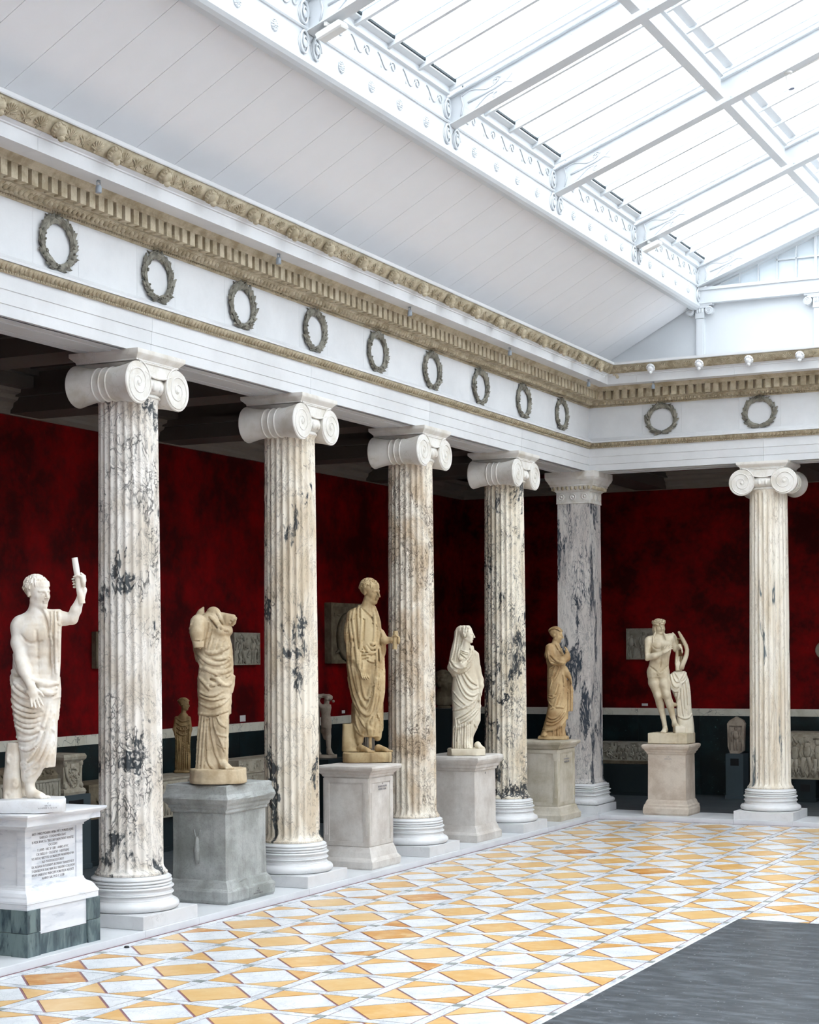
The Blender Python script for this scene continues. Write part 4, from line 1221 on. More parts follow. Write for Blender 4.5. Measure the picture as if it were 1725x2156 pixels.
# ------------------------------------------------------------------ things in the galleries
def relief_panel(name, label, cat, corner, ex, w, h, th, mat, seed, lump=40, group=None, figs=0, frame=0.02, round_boss=None):
    """carved slab: local x along ex, z up, carved side towards the hall"""
    rnd = random.Random(seed)
    t = thing(name, label, cat, corner, 0, group)
    ex = Vector(ex); out = Vector((1, 0, 0)) if abs(ex.y) > 0.5 else Vector((0, -1, 0))
    t.matrix_world = Matrix(((ex.x, -out.x, 0, corner[0]), (ex.y, -out.y, 0, corner[1]), (0, 0, 1, corner[2]), (0, 0, 0, 1)))
    b = MB(); b.box(0, w, -th, 0, 0, h, min(0.006, th / 4)); b.obj('slab', mat, t)
    b = MB()
    for k in range(figs):
        x = w * (k + 0.5) / figs + rnd.uniform(-.03, .03) * w; s = h * rnd.uniform(0.82, 0.92); y = -th
        b.ell((x, y, s * 0.93), (s * .065, 0.022, s * .075), 8, 6)
        b.ell((x + rnd.uniform(-.02, .02), y, s * 0.68), (s * .11, 0.028, s * .2), 9, 7)
        for sg in (-1, 1):
            b.tube([(x + sg * s * .05, y, s * .52), (x + sg * s * .08 + rnd.uniform(-.03, .03), y - .008, s * .28), (x + sg * s * .07, y, s * .05)], [s * .06, s * .045, s * .03], 7)
            b.tube([(x + sg * s * .1, y, s * .8), (x + sg * s * .16, y - .01, s * .62), (x + sg * s * rnd.uniform(.05, .2), y, s * .5)], [s * .04, s * .033, s * .025], 6)
    for k in range(lump):
        r = rnd.uniform(0.012, 0.04) * min(1.0, h / 0.4)
        x = rnd.uniform(frame + r, w - frame - r); z = rnd.uniform(frame + r, h - frame - r)
        a = rnd.uniform(0, 3.1)
        b.tube([(x - r * 1.6 * math.cos(a), -th, z - r * 1.6 * math.sin(a)), (x + rnd.uniform(-r, r), -th - r * .5, z + rnd.uniform(-r, r)), (x + r * 1.6 * math.cos(a), -th, z + r * 1.6 * math.sin(a))], [r * .4, r * .7, r * .35], 6)
    if round_boss:
        cx, cz, r = round_boss
        R = []
        for rr, y in ((r, -th + .005), (r, -th - .05), (r * .93, -th - .06), (r * .86, -th - .03), (r * .5, -th - .05), (0.002, -th - .06)):
            R.append([(cx + rr * math.cos(q), y, cz + rr * math.sin(q)) for q in np.linspace(0, 2 * math.pi, 33)[:-1]])
        b.rings(R)
    if len(b.V):
        o = fixn(b.obj('carving', mat, t, True)); o['kind'] = 'stuff'
    b = MB(); f = frame
    b.box(0, w, -th - .012, -th + .002, 0, f); b.box(0, w, -th - .012, -th + .002, h - f, h); b.box(0, f, -th - .012, -th + .002, f, h - f); b.box(w - f, w, -th - .012, -th + .002, f, h - f)
    b.obj('border', mat, t)
    return t
EY = (0, 1, 0); EX = (1, 0, 0)
# on the left wall
relief_panel('wall_relief', 'dark framed relief on the red wall, mostly hidden by the nearest column', 'relief', (XW + 0.005, -7.67, 2.39), EY, 0.75, 0.465, 0.06, M['rel3'], 1, 20, 'reliefs on the red walls', 2)
relief_panel('wall_relief', 'small square grey relief slab on the red wall beside the headless statue', 'relief', (XW + 0.005, -4.43, 2.405), EY, 0.71, 0.465, 0.07, M['rel'], 2, 26, 'reliefs on the red walls', 2)
relief_panel('shield_relief', 'large stone relief with a round shield on the wall behind the togaed man', 'relief', (XW + 0.005, -1.63, 2.40), EY, 1.15, 0.965, 0.11, M['rel3'], 3, 10, 'reliefs on the red walls', 0, 0.06, (0.58, 0.42, 0.40))
relief_panel('wall_relief', 'pale relief slab with walking figures behind the nude man with the lyre', 'relief', (-0.47, YB - 0.005, 2.42), EX, 0.62, 0.545, 0.07, M['rel'], 4, 6, 'reliefs on the red walls', 3)
# medallion at the right edge
t = thing('wall_medallion', 'round carved medallion on the far red wall at the right edge', 'medallion', (3.0, YB - 0.003, 2.56))
b = MB(); b.lathe([(0.001, 0.09), (0.05, 0.085), (0.09, 0.05), (0.125, 0.055), (0.15, 0.03), (0.15, 0.0)], 32)
o = fixn(b.obj('disc', M['rel2'], t, True)); o.rotation_euler = (math.pi / 2, 0, 0)
b = MB(); b.ell((0, -0.085, 0.0), (0.06, 0.05, 0.08), 12, 9); b.ell((0, -0.13, 0.0), (0.018, 0.02, 0.03), 8, 6); fixn(b.obj('carved_face', M['rel2'], t, True))
# wall labels
def wlabel(p, w, h, ax, lab):
    b = MB()
    if ax == 'x': b.box(p[0], p[0] + 0.006, p[1], p[1] + w, p[2], p[2] + h, 0.001)
    else: b.box(p[0], p[0] + w, p[1] - 0.006, p[1], p[2], p[2] + h, 0.001)
    tag(b.obj('wall_label', M['label']), lab, 'label', 'small white wall labels')
wlabel((XW, -4.16, 1.585), 0.15, 0.09, 'x', 'small white label on the red wall right of the headless statue')
wlabel((XW, -1.07, 1.598), 0.10, 0.05, 'x', 'tiny white label on the red wall beside the broken torso')
wlabel((-0.215, YB, 1.60), 0.11, 0.042, 'y', 'narrow white label on the far red wall left of the nude man')

def block(name, lab, x0, x1, y0, y1, z0, z1, mat, plaque=None, cat='block', group='dark display blocks'):
    t = thing(name, lab, cat, ((x0 + x1) / 2, (y0 + y1) / 2, z0), 0, group)
    a, c = (x1 - x0) / 2, (y1 - y0) / 2
    b = MB(); b.box(-a, a, -c, c, 0.05, z1 - z0, 0.004); b.obj('body', mat, t)
    b = MB(); b.box(-a - 0.012, a + 0.012, -c - 0.012, c + 0.012, 0.0, 0.06, 0.003); b.obj('foot', mat, t)
    if plaque:
        b = MB()
        if plaque == 'x': b.box(a, a + 0.006, -c * 0.55, c * 0.45, (z1 - z0) - 0.20, (z1 - z0) - 0.06)
        else: b.box(-a * 0.45, a * 0.5, -c - 0.006, -c, (z1 - z0) - 0.20, (z1 - z0) - 0.08)
        b.obj('plaque', M['black'], t)
    return t
# sarcophagus chests, left gallery
def sarc(lab, x1, y0, y1, z0, z1, depth, mat, seed, figs=6, lump=30, lid=True, name='sarcophagus'):
    t = relief_panel(name, lab, 'sarcophagus', (x1 - 0.0, y0, z0), EY, y1 - y0, z1 - z0, depth, mat, seed, lump, 'carved sarcophagi', figs, 0.025)
    # relief_panel builds outwards; move so that the carved face is at x1
    t.matrix_world = Matrix.Translation((-depth, 0, 0)) @ t.matrix_world
    return t
Zf = ZS
block('display_block', 'slate blue display block with a black plaque under the carved altar', -3.25, -2.78, -9.42, -8.90, Zf, 0.945, M['blue'], 'x')
t = thing('carved_altar', 'small altar carved with garlands standing behind the statue with raised arm', 'altar', (-3.0, -9.16, 0.945))
b = MB(); b.rings([rect(.19, .20, 0), rect(.20, .21, .03), rect(.19, .20, .06), rect(.165, .175, .08), rect(.165, .175, .36), rect(.175, .185, .38), rect(.20, .21, .41), rect(.205, .215, .44), rect(.19, .20, .47)]); fixn(b.obj('body', M['rel2'], t))
rnd = random.Random(5); b = MB()
for k in range(40):
    a = rnd.uniform(0, 2 * math.pi); rr = rnd.uniform(.02, .12)
    y = rr * math.cos(a); z = 0.20 + rr * math.sin(a) * 1.0
    b.ell((0.168, y, z), (0.018, rnd.uniform(.01, .022), rnd.uniform(.01, .022)), 6, 5)
for sg in (-1, 1):
    b.ell((0.165, sg * .15, .36), (.03, .03, .04), 8, 6); b.ell((0.165, sg * .15, .10), (.03, .03, .04), 8, 6)
    b.tube([(0.17, sg * .15, .33), (0.18, sg * .12, .2), (0.17, sg * .04, .1)], .015, 6)
b.box(0.16, 0.178, -0.05, 0.05, 0.29, 0.36)
o = fixn(b.obj('garland_carving', M['rel2'], t, True)); o['kind'] = 'stuff'
block('display_block', 'low dark block under the pale chest at the left edge', -3.35, -2.85, -11.0, -9.5, Zf, 0.90, M['dark'])
t = sarc('pale strigil-carved stone chest behind the legs of the statue with raised arm', -2.80, -11.1, -9.45, 0.90, 1.155, 0.55, M['rel'], 6, 0, 6)
b = MB()
for k in range(26):
    x = 0.06 + 0.058 * k
    b.tube([(x + 0.02 * math.sin(q * 3.0), -0.552, 0.03 + 0.19 * q) for q in np.linspace(0, 1, 7)], 0.009, 5)
o = b.obj('strigil_carving', M['rel'], t, True); o['kind'] = 'stuff'
t = thing('carved_slab', 'dark carved slab lying on the pale chest beside the small altar', 'relief', (-3.05, -10.2, 1.155))
b = MB(); b.rings([rect(.24, .72, 0), rect(.25, .73, .04), rect(.22, .70, .10), rect(.10, .62, .15)]); fixn(b.obj('body', M['rel3'], t))
rnd = random.Random(8); b = MB()
for k in range(40): b.ell((.235, rnd.uniform(-.68, .68), rnd.uniform(.03, .11)), (.02, rnd.uniform(.015, .04), rnd.uniform(.012, .03)), 6, 5)
o = b.obj('carving', M['rel3'], t, True); o['kind'] = 'stuff'
block('display_block', 'dark block under the brown chest left of the nearest column', -3.35, -2.85, -8.85, -7.6, Zf, 0.62, M['dark'])
sarc('brown worn stone chest between the small altar and the nearest column', -2.85, -8.85, -7.55, 0.62, 1.03, 0.5, M['rel3'], 9, 2, 8)
block('display_block', 'tall dark block right of the nearest column under the figured chest', -3.3, -2.9, -7.35, -6.9, Zf, 0.51, M['dark'])
block('display_block', 'tall dark block hidden behind the grey altar pedestal', -3.3, -2.9, -6.0, -5.55, Zf, 0.51, M['dark'])
sarc('long chest carved with figures right of the nearest column', -2.85, -7.4, -5.5, 0.51, 1.0, 0.55, M['rel2'], 10, 11, 40)
block('display_block', 'dark block under the worn relief chest left of the second column', -3.3, -2.95, -5.3, -3.6, Zf, 0.74, M['dark'])
sarc('worn brown relief chest behind the feet of the headless statue', -2.88, -5.42, -3.55, 0.74, 0.92, 0.5, M['rel2'], 12, 3, 12)
sarc('narrow carved slab resting on the worn chest behind the headless statue', -2.92, -5.42, -3.55, 0.925, 1.115, 0.42, M['rel2'], 13, 0, 46, name='relief_slab')
block('display_block', 'tall dark block under the broken torso left of the third column', -3.3, -2.75, -3.2, -2.5, Zf, 1.0, M['dark'])
block('display_block', 'tall dark block under the slender figure right of the togaed man', -3.3, -2.75, -1.75, -1.1, Zf, 1.0, M['dark'])
block('display_block', 'tall dark block under the bearded head behind the veiled woman', -3.2, -2.6, 0.75, 1.55, Zf, 1.62, M['dark'])
# far gallery
block('display_block', 'long low dark block under the narrow frieze at the far wall', -0.75, 0.2, 3.05, 3.5, Zf, 0.60, M['dark'])
b = relief_panel('frieze_slab', 'narrow carved frieze slab low on the far wall beside the square pier', 'relief', (-0.85, 3.5, 0.66), EX, 1.1, 0.325, 0.3, M['rel'], 14, 70, None, 8, 0.015)
c = MB(); c.box(-0.02, 1.12, -0.32, 0.0, -0.06, 0.0, 0.004); c.obj('ledge', M['rel3'], b)
block('display_block', 'narrow slate block with a black plaque under the gabled gravestone', 1.49, 1.79, 2.95, 3.3, Zf, 0.83, M['blue'], 'y')
t = thing('gravestone', 'small gabled marble gravestone with a standing figure left of the far right column', 'gravestone', (1.645, 3.08, 0.83))
b = MB(); b.prism([(-0.10, 0.0), (0.06, 0.0), (0.13, 0.05), (0.145, 0.45), (0.155, 0.5), (0.12, 0.56), (0.0, 0.62), (-0.11, 0.555), (-0.15, 0.5), (-0.14, 0.12)], 1, -0.05, 0.05)
fixn(b.obj('slab', M['s8'], t))
b = MB(); b.ell((0, -.055, .42), (.028, .02, .034), 8, 6); b.ell((0, -.055, .31), (.05, .022, .08), 9, 7)
for sg in (-1, 1):
    b.tube([(sg * .02, -.052, .24), (sg * .026, -.056, .14), (sg * .024, -.052, .05)], [.026, .02, .013], 7); b.tube([(sg * .05, -.052, .37), (sg * .075, -.055, .28), (sg * .07, -.052, .2)], .014, 6); b.box(sg * .10 - .01, sg * .10 + .01, -.06, -.045, .05, .46)
b.box(-.11, .11, -.06, -.045, .45, .47)
o = fixn(b.obj('carved_figure', M['s8'], t, True)); o['kind'] = 'stuff'
block('display_block', 'dark block under the large sarcophagus at the right edge', 2.68, 3.02, 2.85, 3.3, Zf, 0.44, M['dark'], 'y')
block('display_block', 'second dark block under the large sarcophagus, beyond the right edge', 4.1, 4.44, 2.85, 3.3, Zf, 0.44, M['dark'])
t = relief_panel('sarcophagus', 'large sarcophagus carved with crowded figures at the right edge', 'sarcophagus', (2.50, 3.45, 0.44), EX, 2.1, 0.77, 0.6, M['rel2'], 15, 60, 'carved sarcophagi', 9, 0.03)
b = MB()
for k in range(22):
    x = 0.06 + 0.095 * k
    b.tube([(x - .05, -.605, .03), (x, -.615, .14), (x + .05, -.605, .27)], .012, 5); b.tube([(x + .05, -.605, .03), (x, -.615, .14), (x - .05, -.605, .27)], .012, 5)
o = b.obj('lattice_carving', M['rel2'], t, True); o['kind'] = 'stuff'

# ------------------------------------------------------------------ lamps
def spot(x, y, z, lab):
    t = thing('cornice_spotlight', lab, 'spotlight', (x, y, z), 0, 'small spotlights under the cornice')
    b = MB(); b.lathe([(0.016, 0.0), (0.018, -0.008), (0.008, -0.012)], 12); fixn(b.obj('mount', M['lamp'], t))
    b = MB(); b.tube([(0.0, -0.022, -0.01), (0.0, -0.024, -0.05), (0.0, -0.018, -0.06)], 0.004, 6); b.tube([(0.0, 0.022, -0.01), (0.0, 0.024, -0.05), (0.0, 0.018, -0.06)], 0.004, 6); b.box(-.005, .005, -.024, .024, -.014, -.008); b.obj('bracket', M['lamp'], t)
    b = MB(); b.lathe([(0.012, -0.035), (0.02, -0.04), (0.023, -0.05), (0.027, -0.056), (0.027, -0.10), (0.024, -0.104), (0.02, -0.10)], 16); fixn(b.obj('housing', M['lamp'], t, math.radians(40)))
nm = ['nearest the left edge', 'above the second column', 'above the third column', 'above the fourth column', 'next to the corner']
for k in range(5): spot(0.66, -1.33 - 3.0 * k, 6.588, 'small grey spotlight under the left cornice, ' + nm[4 - k])
spot(1.44, -0.66, 6.588, 'small grey spotlight under the far cornice above the nude man')
def flood(y, lab):
    t = thing('floodlight', lab, 'floodlight', (2.16, y, zr(2.16) - 0.005), 0, 'white floodlights on the rafters')
    b = MB(); b.box(-0.13, 0.13, -0.075, 0.075, -0.105, -0.035, 0.014); o = b.obj('housing', M['lampw'], t); o.rotation_euler = (0.1, -math.atan(KS), 0)
    b = MB(); b.box(-0.012, 0.012, -0.07, 0.07, -0.035, 0.0); b.obj('bracket', M['lampw'], t)
flood(-11.98, 'flat white floodlight under the rafter cut by the top edge')
flood(-2.98, 'flat white floodlight under the second rafter from the gable')
t = thing('rafter_spotlight', 'white tube spotlight hanging below the rafter at upper right', 'spotlight', (4.78, -5.98, zr(4.78)))
b = MB(); b.lathe([(0.045, 0.0), (0.045, -0.02), (0.025, -0.03)], 18); fixn(b.obj('mount', M['lampw'], t))
b = MB(); b.tube([(0, 0, -0.02), (0.02, 0.0, -0.07)], 0.012, 8); b.obj('stem', M['lampw'], t)
b = MB(); b.tube([(0.0, 0.0, -0.05), (0.035, 0.0, -0.20)], 0.036, 18); fixn(b.obj('barrel', M['lampw'], t, math.radians(40)))
b = MB(); b.tube([(0.0352, 0.0, -0.2005), (0.036, 0.0, -0.204)], 0.032, 18); b.obj('lens', M['lens'], t)
b = MB(); b.box(-0.03, 1.3, 0.065, 0.085, -0.012, 0.006)
o = b.obj('track', M['lampw'], t); o.rotation_euler = (0, -math.atan(KS), 0)
# small black fitting on the floor
t = thing('floor_fitting', 'tiny black fitting on the mosaic beside the inscribed pedestal', 'fitting', tuple(x for x in (0.60, -12.92, 0.004)))
b = MB(); b.lathe([(0.022, 0.0), (0.022, 0.010), (0.016, 0.016), (0.001, 0.018)], 14); fixn(b.obj('cap', M['black'], t, True))
b = MB(); b.lathe([(0.026, 0.0), (0.026, 0.003), (0.02, 0.003)], 14); fixn(b.obj('ring', M['black'], t))
# ------------------------------------------------------------------ sculpting with distance fields
class Sculpt:
    """field on a grid; r = to the viewer's right, w = away from the viewer, z = up"""
    def __init__(self, lo, hi, h):
        self.h = h; self.lo = np.array(lo, float)
        n = np.ceil((np.array(hi) - self.lo) / h).astype(int) + 1
        self.n = n
        self.ax = [self.lo[i] + h * np.arange(n[i]) for i in range(3)]
        self.D = np.full(tuple(n), 0.5, np.float32)
    def _sl(self, lo, hi, pad):
        s = []
        for i in range(3):
            a = int(max(0, math.floor((lo[i] - pad - self.lo[i]) / self.h))); b = int(min(self.n[i], math.ceil((hi[i] + pad - self.lo[i]) / self.h) + 1))
            if b <= a: return None, None
            s.append(slice(a, b))
        return tuple(s), np.meshgrid(self.ax[0][s[0]], self.ax[1][s[1]], self.ax[2][s[2]], indexing='ij', sparse=True)
    @staticmethod
    def smin(a, b, k):
        if k <= 0: return np.minimum(a, b)
        q = np.maximum(k - np.abs(a - b), 0) / k
        return np.minimum(a, b) - q * q * k * 0.25
    def put(self, f, lo, hi, k=0.02, sub=False):
        s, g = self._sl(lo, hi, k + 2.5 * self.h + 0.02)
        if s is None: return
        d = f(*g).astype(np.float32)
        if sub: self.D[s] = -self.smin(-self.D[s], d, k)
        else: self.D[s] = self.smin(self.D[s], d, k)
    def cone(self, a, b, ra, rb=None, k=0.02, sub=False):
        a = np.array(a, float); b = np.array(b, float); rb = ra if rb is None else rb
        ba = b - a; l2 = float(ba @ ba) + 1e-12
        def f(X, Y, Z):
            px, py, pz = X - a[0], Y - a[1], Z - a[2]
            t = np.clip((px * ba[0] + py * ba[1] + pz * ba[2]) / l2, 0, 1)
            return np.sqrt((px - t * ba[0]) ** 2 + (py - t * ba[1]) ** 2 + (pz - t * ba[2]) ** 2) - (ra + (rb - ra) * t)
        m = max(ra, rb)
        self.put(f, np.minimum(a, b) - m, np.maximum(a, b) + m, k, sub)
    def poly(self, pts, rad, k=0.02, sub=False):
        n = len(pts); rad = [rad] * n if not hasattr(rad, '__len__') else rad
        for i in range(n - 1): self.cone(pts[i], pts[i + 1], rad[i], rad[i + 1], k, sub)
    def ell(self, c, r, k=0.02, sub=False, R=None):
        c = np.array(c, float); r = np.array(r, float)
        def f(X, Y, Z):
            p = [X - c[0], Y - c[1], Z - c[2]]
            if R is not None: p = [R[0][i] * p[0] + R[1][i] * p[1] + R[2][i] * p[2] for i in range(3)]
            k0 = np.sqrt((p[0] / r[0]) ** 2 + (p[1] / r[1]) ** 2 + (p[2] / r[2]) ** 2)
            k1 = np.sqrt((p[0] / r[0] ** 2) ** 2 + (p[1] / r[1] ** 2) ** 2 + (p[2] / r[2] ** 2) ** 2) + 1e-9
            return k0 * (k0 - 1) / k1
        e = max(r) if R is not None else r
        self.put(f, c - e, c + e, k, sub)
    def loft(self, secs, k=0.03, p=2.0, sub=False):
        """secs: (z, centre r, centre w, half r, half w), ordered by z"""
        S = np.array(sorted(secs), float)
        z0, z1 = S[0, 0], S[-1, 0]
        def f(X, Y, Z):
            zz = np.clip(Z, z0, z1)
            cx, cy, rx, ry = [np.interp(zz, S[:, 0], S[:, i]) for i in (1, 2, 3, 4)]
            q = ((np.abs(X - cx) / rx) ** p + (np.abs(Y - cy) / ry) ** p) ** (1.0 / p)
            d = (q - 1) * np.minimum(rx, ry) * 0.9
            dz = np.maximum(z0 - Z, Z - z1)
            o = np.minimum(np.maximum(d, dz), 0) + np.sqrt(np.maximum(d, 0) ** 2 + np.maximum(dz, 0) ** 2)
            return o
        lo = (min(S[:, 1] - S[:, 3]), min(S[:, 2] - S[:, 4]), z0); hi = (max(S[:, 1] + S[:, 3]), max(S[:, 2] + S[:, 4]), z1)
        self.put(f, lo, hi, k, sub)
    def box(self, c, hs, k=0.02, rd=0.01, sub=False):
        def f(X, Y, Z):
            q = [np.abs(X - c[0]) - hs[0] + rd, np.abs(Y - c[1]) - hs[1] + rd, np.abs(Z - c[2]) - hs[2] + rd]
            o = np.sqrt(np.maximum(q[0], 0) ** 2 + np.maximum(q[1], 0) ** 2 + np.maximum(q[2], 0) ** 2)
            return o + np.minimum(np.maximum(np.maximum(q[0], q[1]), q[2]), 0) - rd
        self.put(f, np.array(c) - hs, np.array(c) + hs, k, sub)
    def at(self, p):
        i = np.clip(((np.array(p) - self.lo) / self.h).round().astype(int), 0, self.n - 1)
        return self.D[tuple(i)]
    def front(self, r, z, back=False):
        """first surface seen from the front (or back) at r, z"""
        i = int(round((r - self.lo[0]) / self.h)); k = int(round((z - self.lo[2]) / self.h))
        if not (0 <= i < self.n[0] and 0 <= k < self.n[2]): return None
        col = self.D[i, :, k]; ins = np.where(col < 0)[0]
        if len(ins) == 0: return None
        j = ins[-1] if back else ins[0]
        jj = j + 1 if back else j - 1
        if 0 <= jj < len(col):
            t = col[j] / (col[j] - col[jj] + 1e-9); return self.lo[1] + self.h * (j + (jj - j) * t)
        return self.lo[1] + self.h * j
    def fold(self, pts, rad=0.014, k=0.012, lift=0.3, sub=False, back=False, n=None, groove=True):
        """ridge (or groove) that follows the visible surface through (r, z) points"""
        P = np.array(pts, float)
        d = np.r_[0, np.cumsum(np.hypot(*np.diff(P, axis=0).T))]
        m = max(3, int(d[-1] / 0.03)) if n is None else n
        u = np.linspace(0, d[-1], m)
        # smooth interpolation
        rr = np.interp(u, d, P[:, 0]); zz = np.interp(u, d, P[:, 1])
        for _ in range(2):
            rr[1:-1] = (rr[:-2] + 2 * rr[1:-1] + rr[2:]) / 4; zz[1:-1] = (zz[:-2] + 2 * zz[1:-1] + zz[2:]) / 4
        out = []; last = None
        for a, b in zip(rr, zz):
            w = self.front(a, b, back)
            if w is None:
                if last is None: continue
                break
            if last is not None and abs(w - last) > 0.06: w = last + 0.06 * np.sign(w - last)
            last = w
            out.append((a, w + (1 if back else -1) * rad * (lift - 0.5), b))
        if len(out) < 2: return
        R = [rad * (0.45 + 0.55 * math.sin(math.pi * min(1, max(0, 0.08 + 0.84 * i / (len(out) - 1))))) for i in range(len(out))]
        self.poly(out, R, k, sub)
        if not sub and groove:
            q = []
            for i, (a, w, b) in enumerate(out):
                d = np.array(out[min(i + 1, len(out) - 1)]) - np.array(out[max(i - 1, 0)])
                nn = np.array([d[2], -d[0]]); nn = nn / (np.hypot(*nn) + 1e-9)
                if nn[1] > 0: nn = -nn
                q.append((a + nn[0] * rad * 1.55, w - (1 if back else -1) * rad * 0.1, b + nn[1] * rad * 1.55))
            self.poly(q, [max(x * 0.62, self.h * 0.95) for x in R], 0.008, True)
    def noise(self, amp, f, seed=0, lo=None, hi=None):
        rnd = np.random.RandomState(seed)
        s, g = self._sl(self.lo if lo is None else lo, np.array(self.lo) + self.h * self.n if hi is None else hi, 0)
        X, Y, Z = g; acc = 0
        for _ in range(5):
            v = rnd.normal(size=3) * f; ph = rnd.uniform(0, 6.28)
            acc = acc + np.sin(v[0] * X + v[1] * Y + v[2] * Z + ph)
        self.D[s] += (amp * acc / 2.2).astype(np.float32)
    def mesh(self, name, mat, parent, loc=(0, 0, 0), post=None):
        D = self.D; nx, ny, nz = D.shape
        D = D.copy(); 
        for a in (0, -1):
            D[a, :, :] = np.maximum(D[a, :, :], 0.01); D[:, a, :] = np.maximum(D[:, a, :], 0.01); D[:, :, a] = np.maximum(D[:, :, a], 0.01)
        ins = D < 0
        c = np.zeros((nx - 1, ny - 1, nz - 1), np.int8)
        for dx in (0, 1):
            for dy in (0, 1):
                for dz in (0, 1): c += ins[dx:nx - 1 + dx, dy:ny - 1 + dy, dz:nz - 1 + dz]
        I, J, K = np.where((c > 0) & (c < 8))
        pos = np.zeros((len(I), 3)); cnt = np.zeros(len(I))
        cor = [(a, b, e) for a in (0, 1) for b in (0, 1) for e in (0, 1)]
        val = {q: D[I + q[0], J + q[1], K + q[2]].astype(float) for q in cor}
        for q in cor:
            for ax in range(3):
                if q[ax] == 1: continue
                q2 = list(q); q2[ax] = 1; q2 = tuple(q2)
                a, b = val[q], val[q2]; m = (a < 0) != (b < 0)
                t = np.where(m, a / np.where(m, a - b, 1), 0)
                pt = np.array(q, float)[None, :].repeat(len(I), 0); pt[:, ax] += t
                pos += pt * m[:, None]; cnt += m
        pos /= cnt[:, None]
        V = np.stack([I, J, K], 1) + pos
        V = V * self.h + self.lo
        idx = -np.ones(c.shape, np.int64); idx[I, J, K] = np.arange(len(I))
        Q = []
        for ax in range(3):
            a = [slice(None)] * 3; b = [slice(None)] * 3; a[ax] = slice(0, -1); b[ax] = slice(1, None)
            A, B = ins[tuple(a)], ins[tuple(b)]
            e = np.argwhere(A != B)
            o1, o2 = [(1, 2), (2, 0), (0, 1)][ax]
            ok = (e[:, o1] > 0) & (e[:, o2] > 0) & (e[:, o1] < D.shape[o1] - 1) & (e[:, o2] < D.shape[o2] - 1)
            e = e[ok]
            def id_(d1, d2):
                q = e.copy(); q[:, o1] += d1; q[:, o2] += d2; return idx[q[:, 0], q[:, 1], q[:, 2]]
            f = np.stack([id_(-1, -1), id_(0, -1), id_(0, 0), id_(-1, 0)], 1)
            fl = A[e[:, 0], e[:, 1], e[:, 2]]
            f = np.where(fl[:, None], f, f[:, ::-1])
            Q.append(f)
        Q = np.concatenate(Q)
        if post is not None: V = post(V)
        me = bpy.data.meshes.new(name)
        me.vertices.add(len(V)); me.vertices.foreach_set('co', V.astype(np.float32).ravel())
        me.loops.add(Q.size); me.loops.foreach_set('vertex_index', Q.astype(np.int32).ravel())
        me.polygons.add(len(Q)); me.polygons.foreach_set('loop_start', np.arange(0, Q.size, 4, dtype=np.int32))
        me.update(calc_edges=True); me.validate()
        me.polygons.foreach_set('use_smooth', [True] * len(me.polygons))
        me.materials.append(mat)
        return link(name, me, parent, loc)

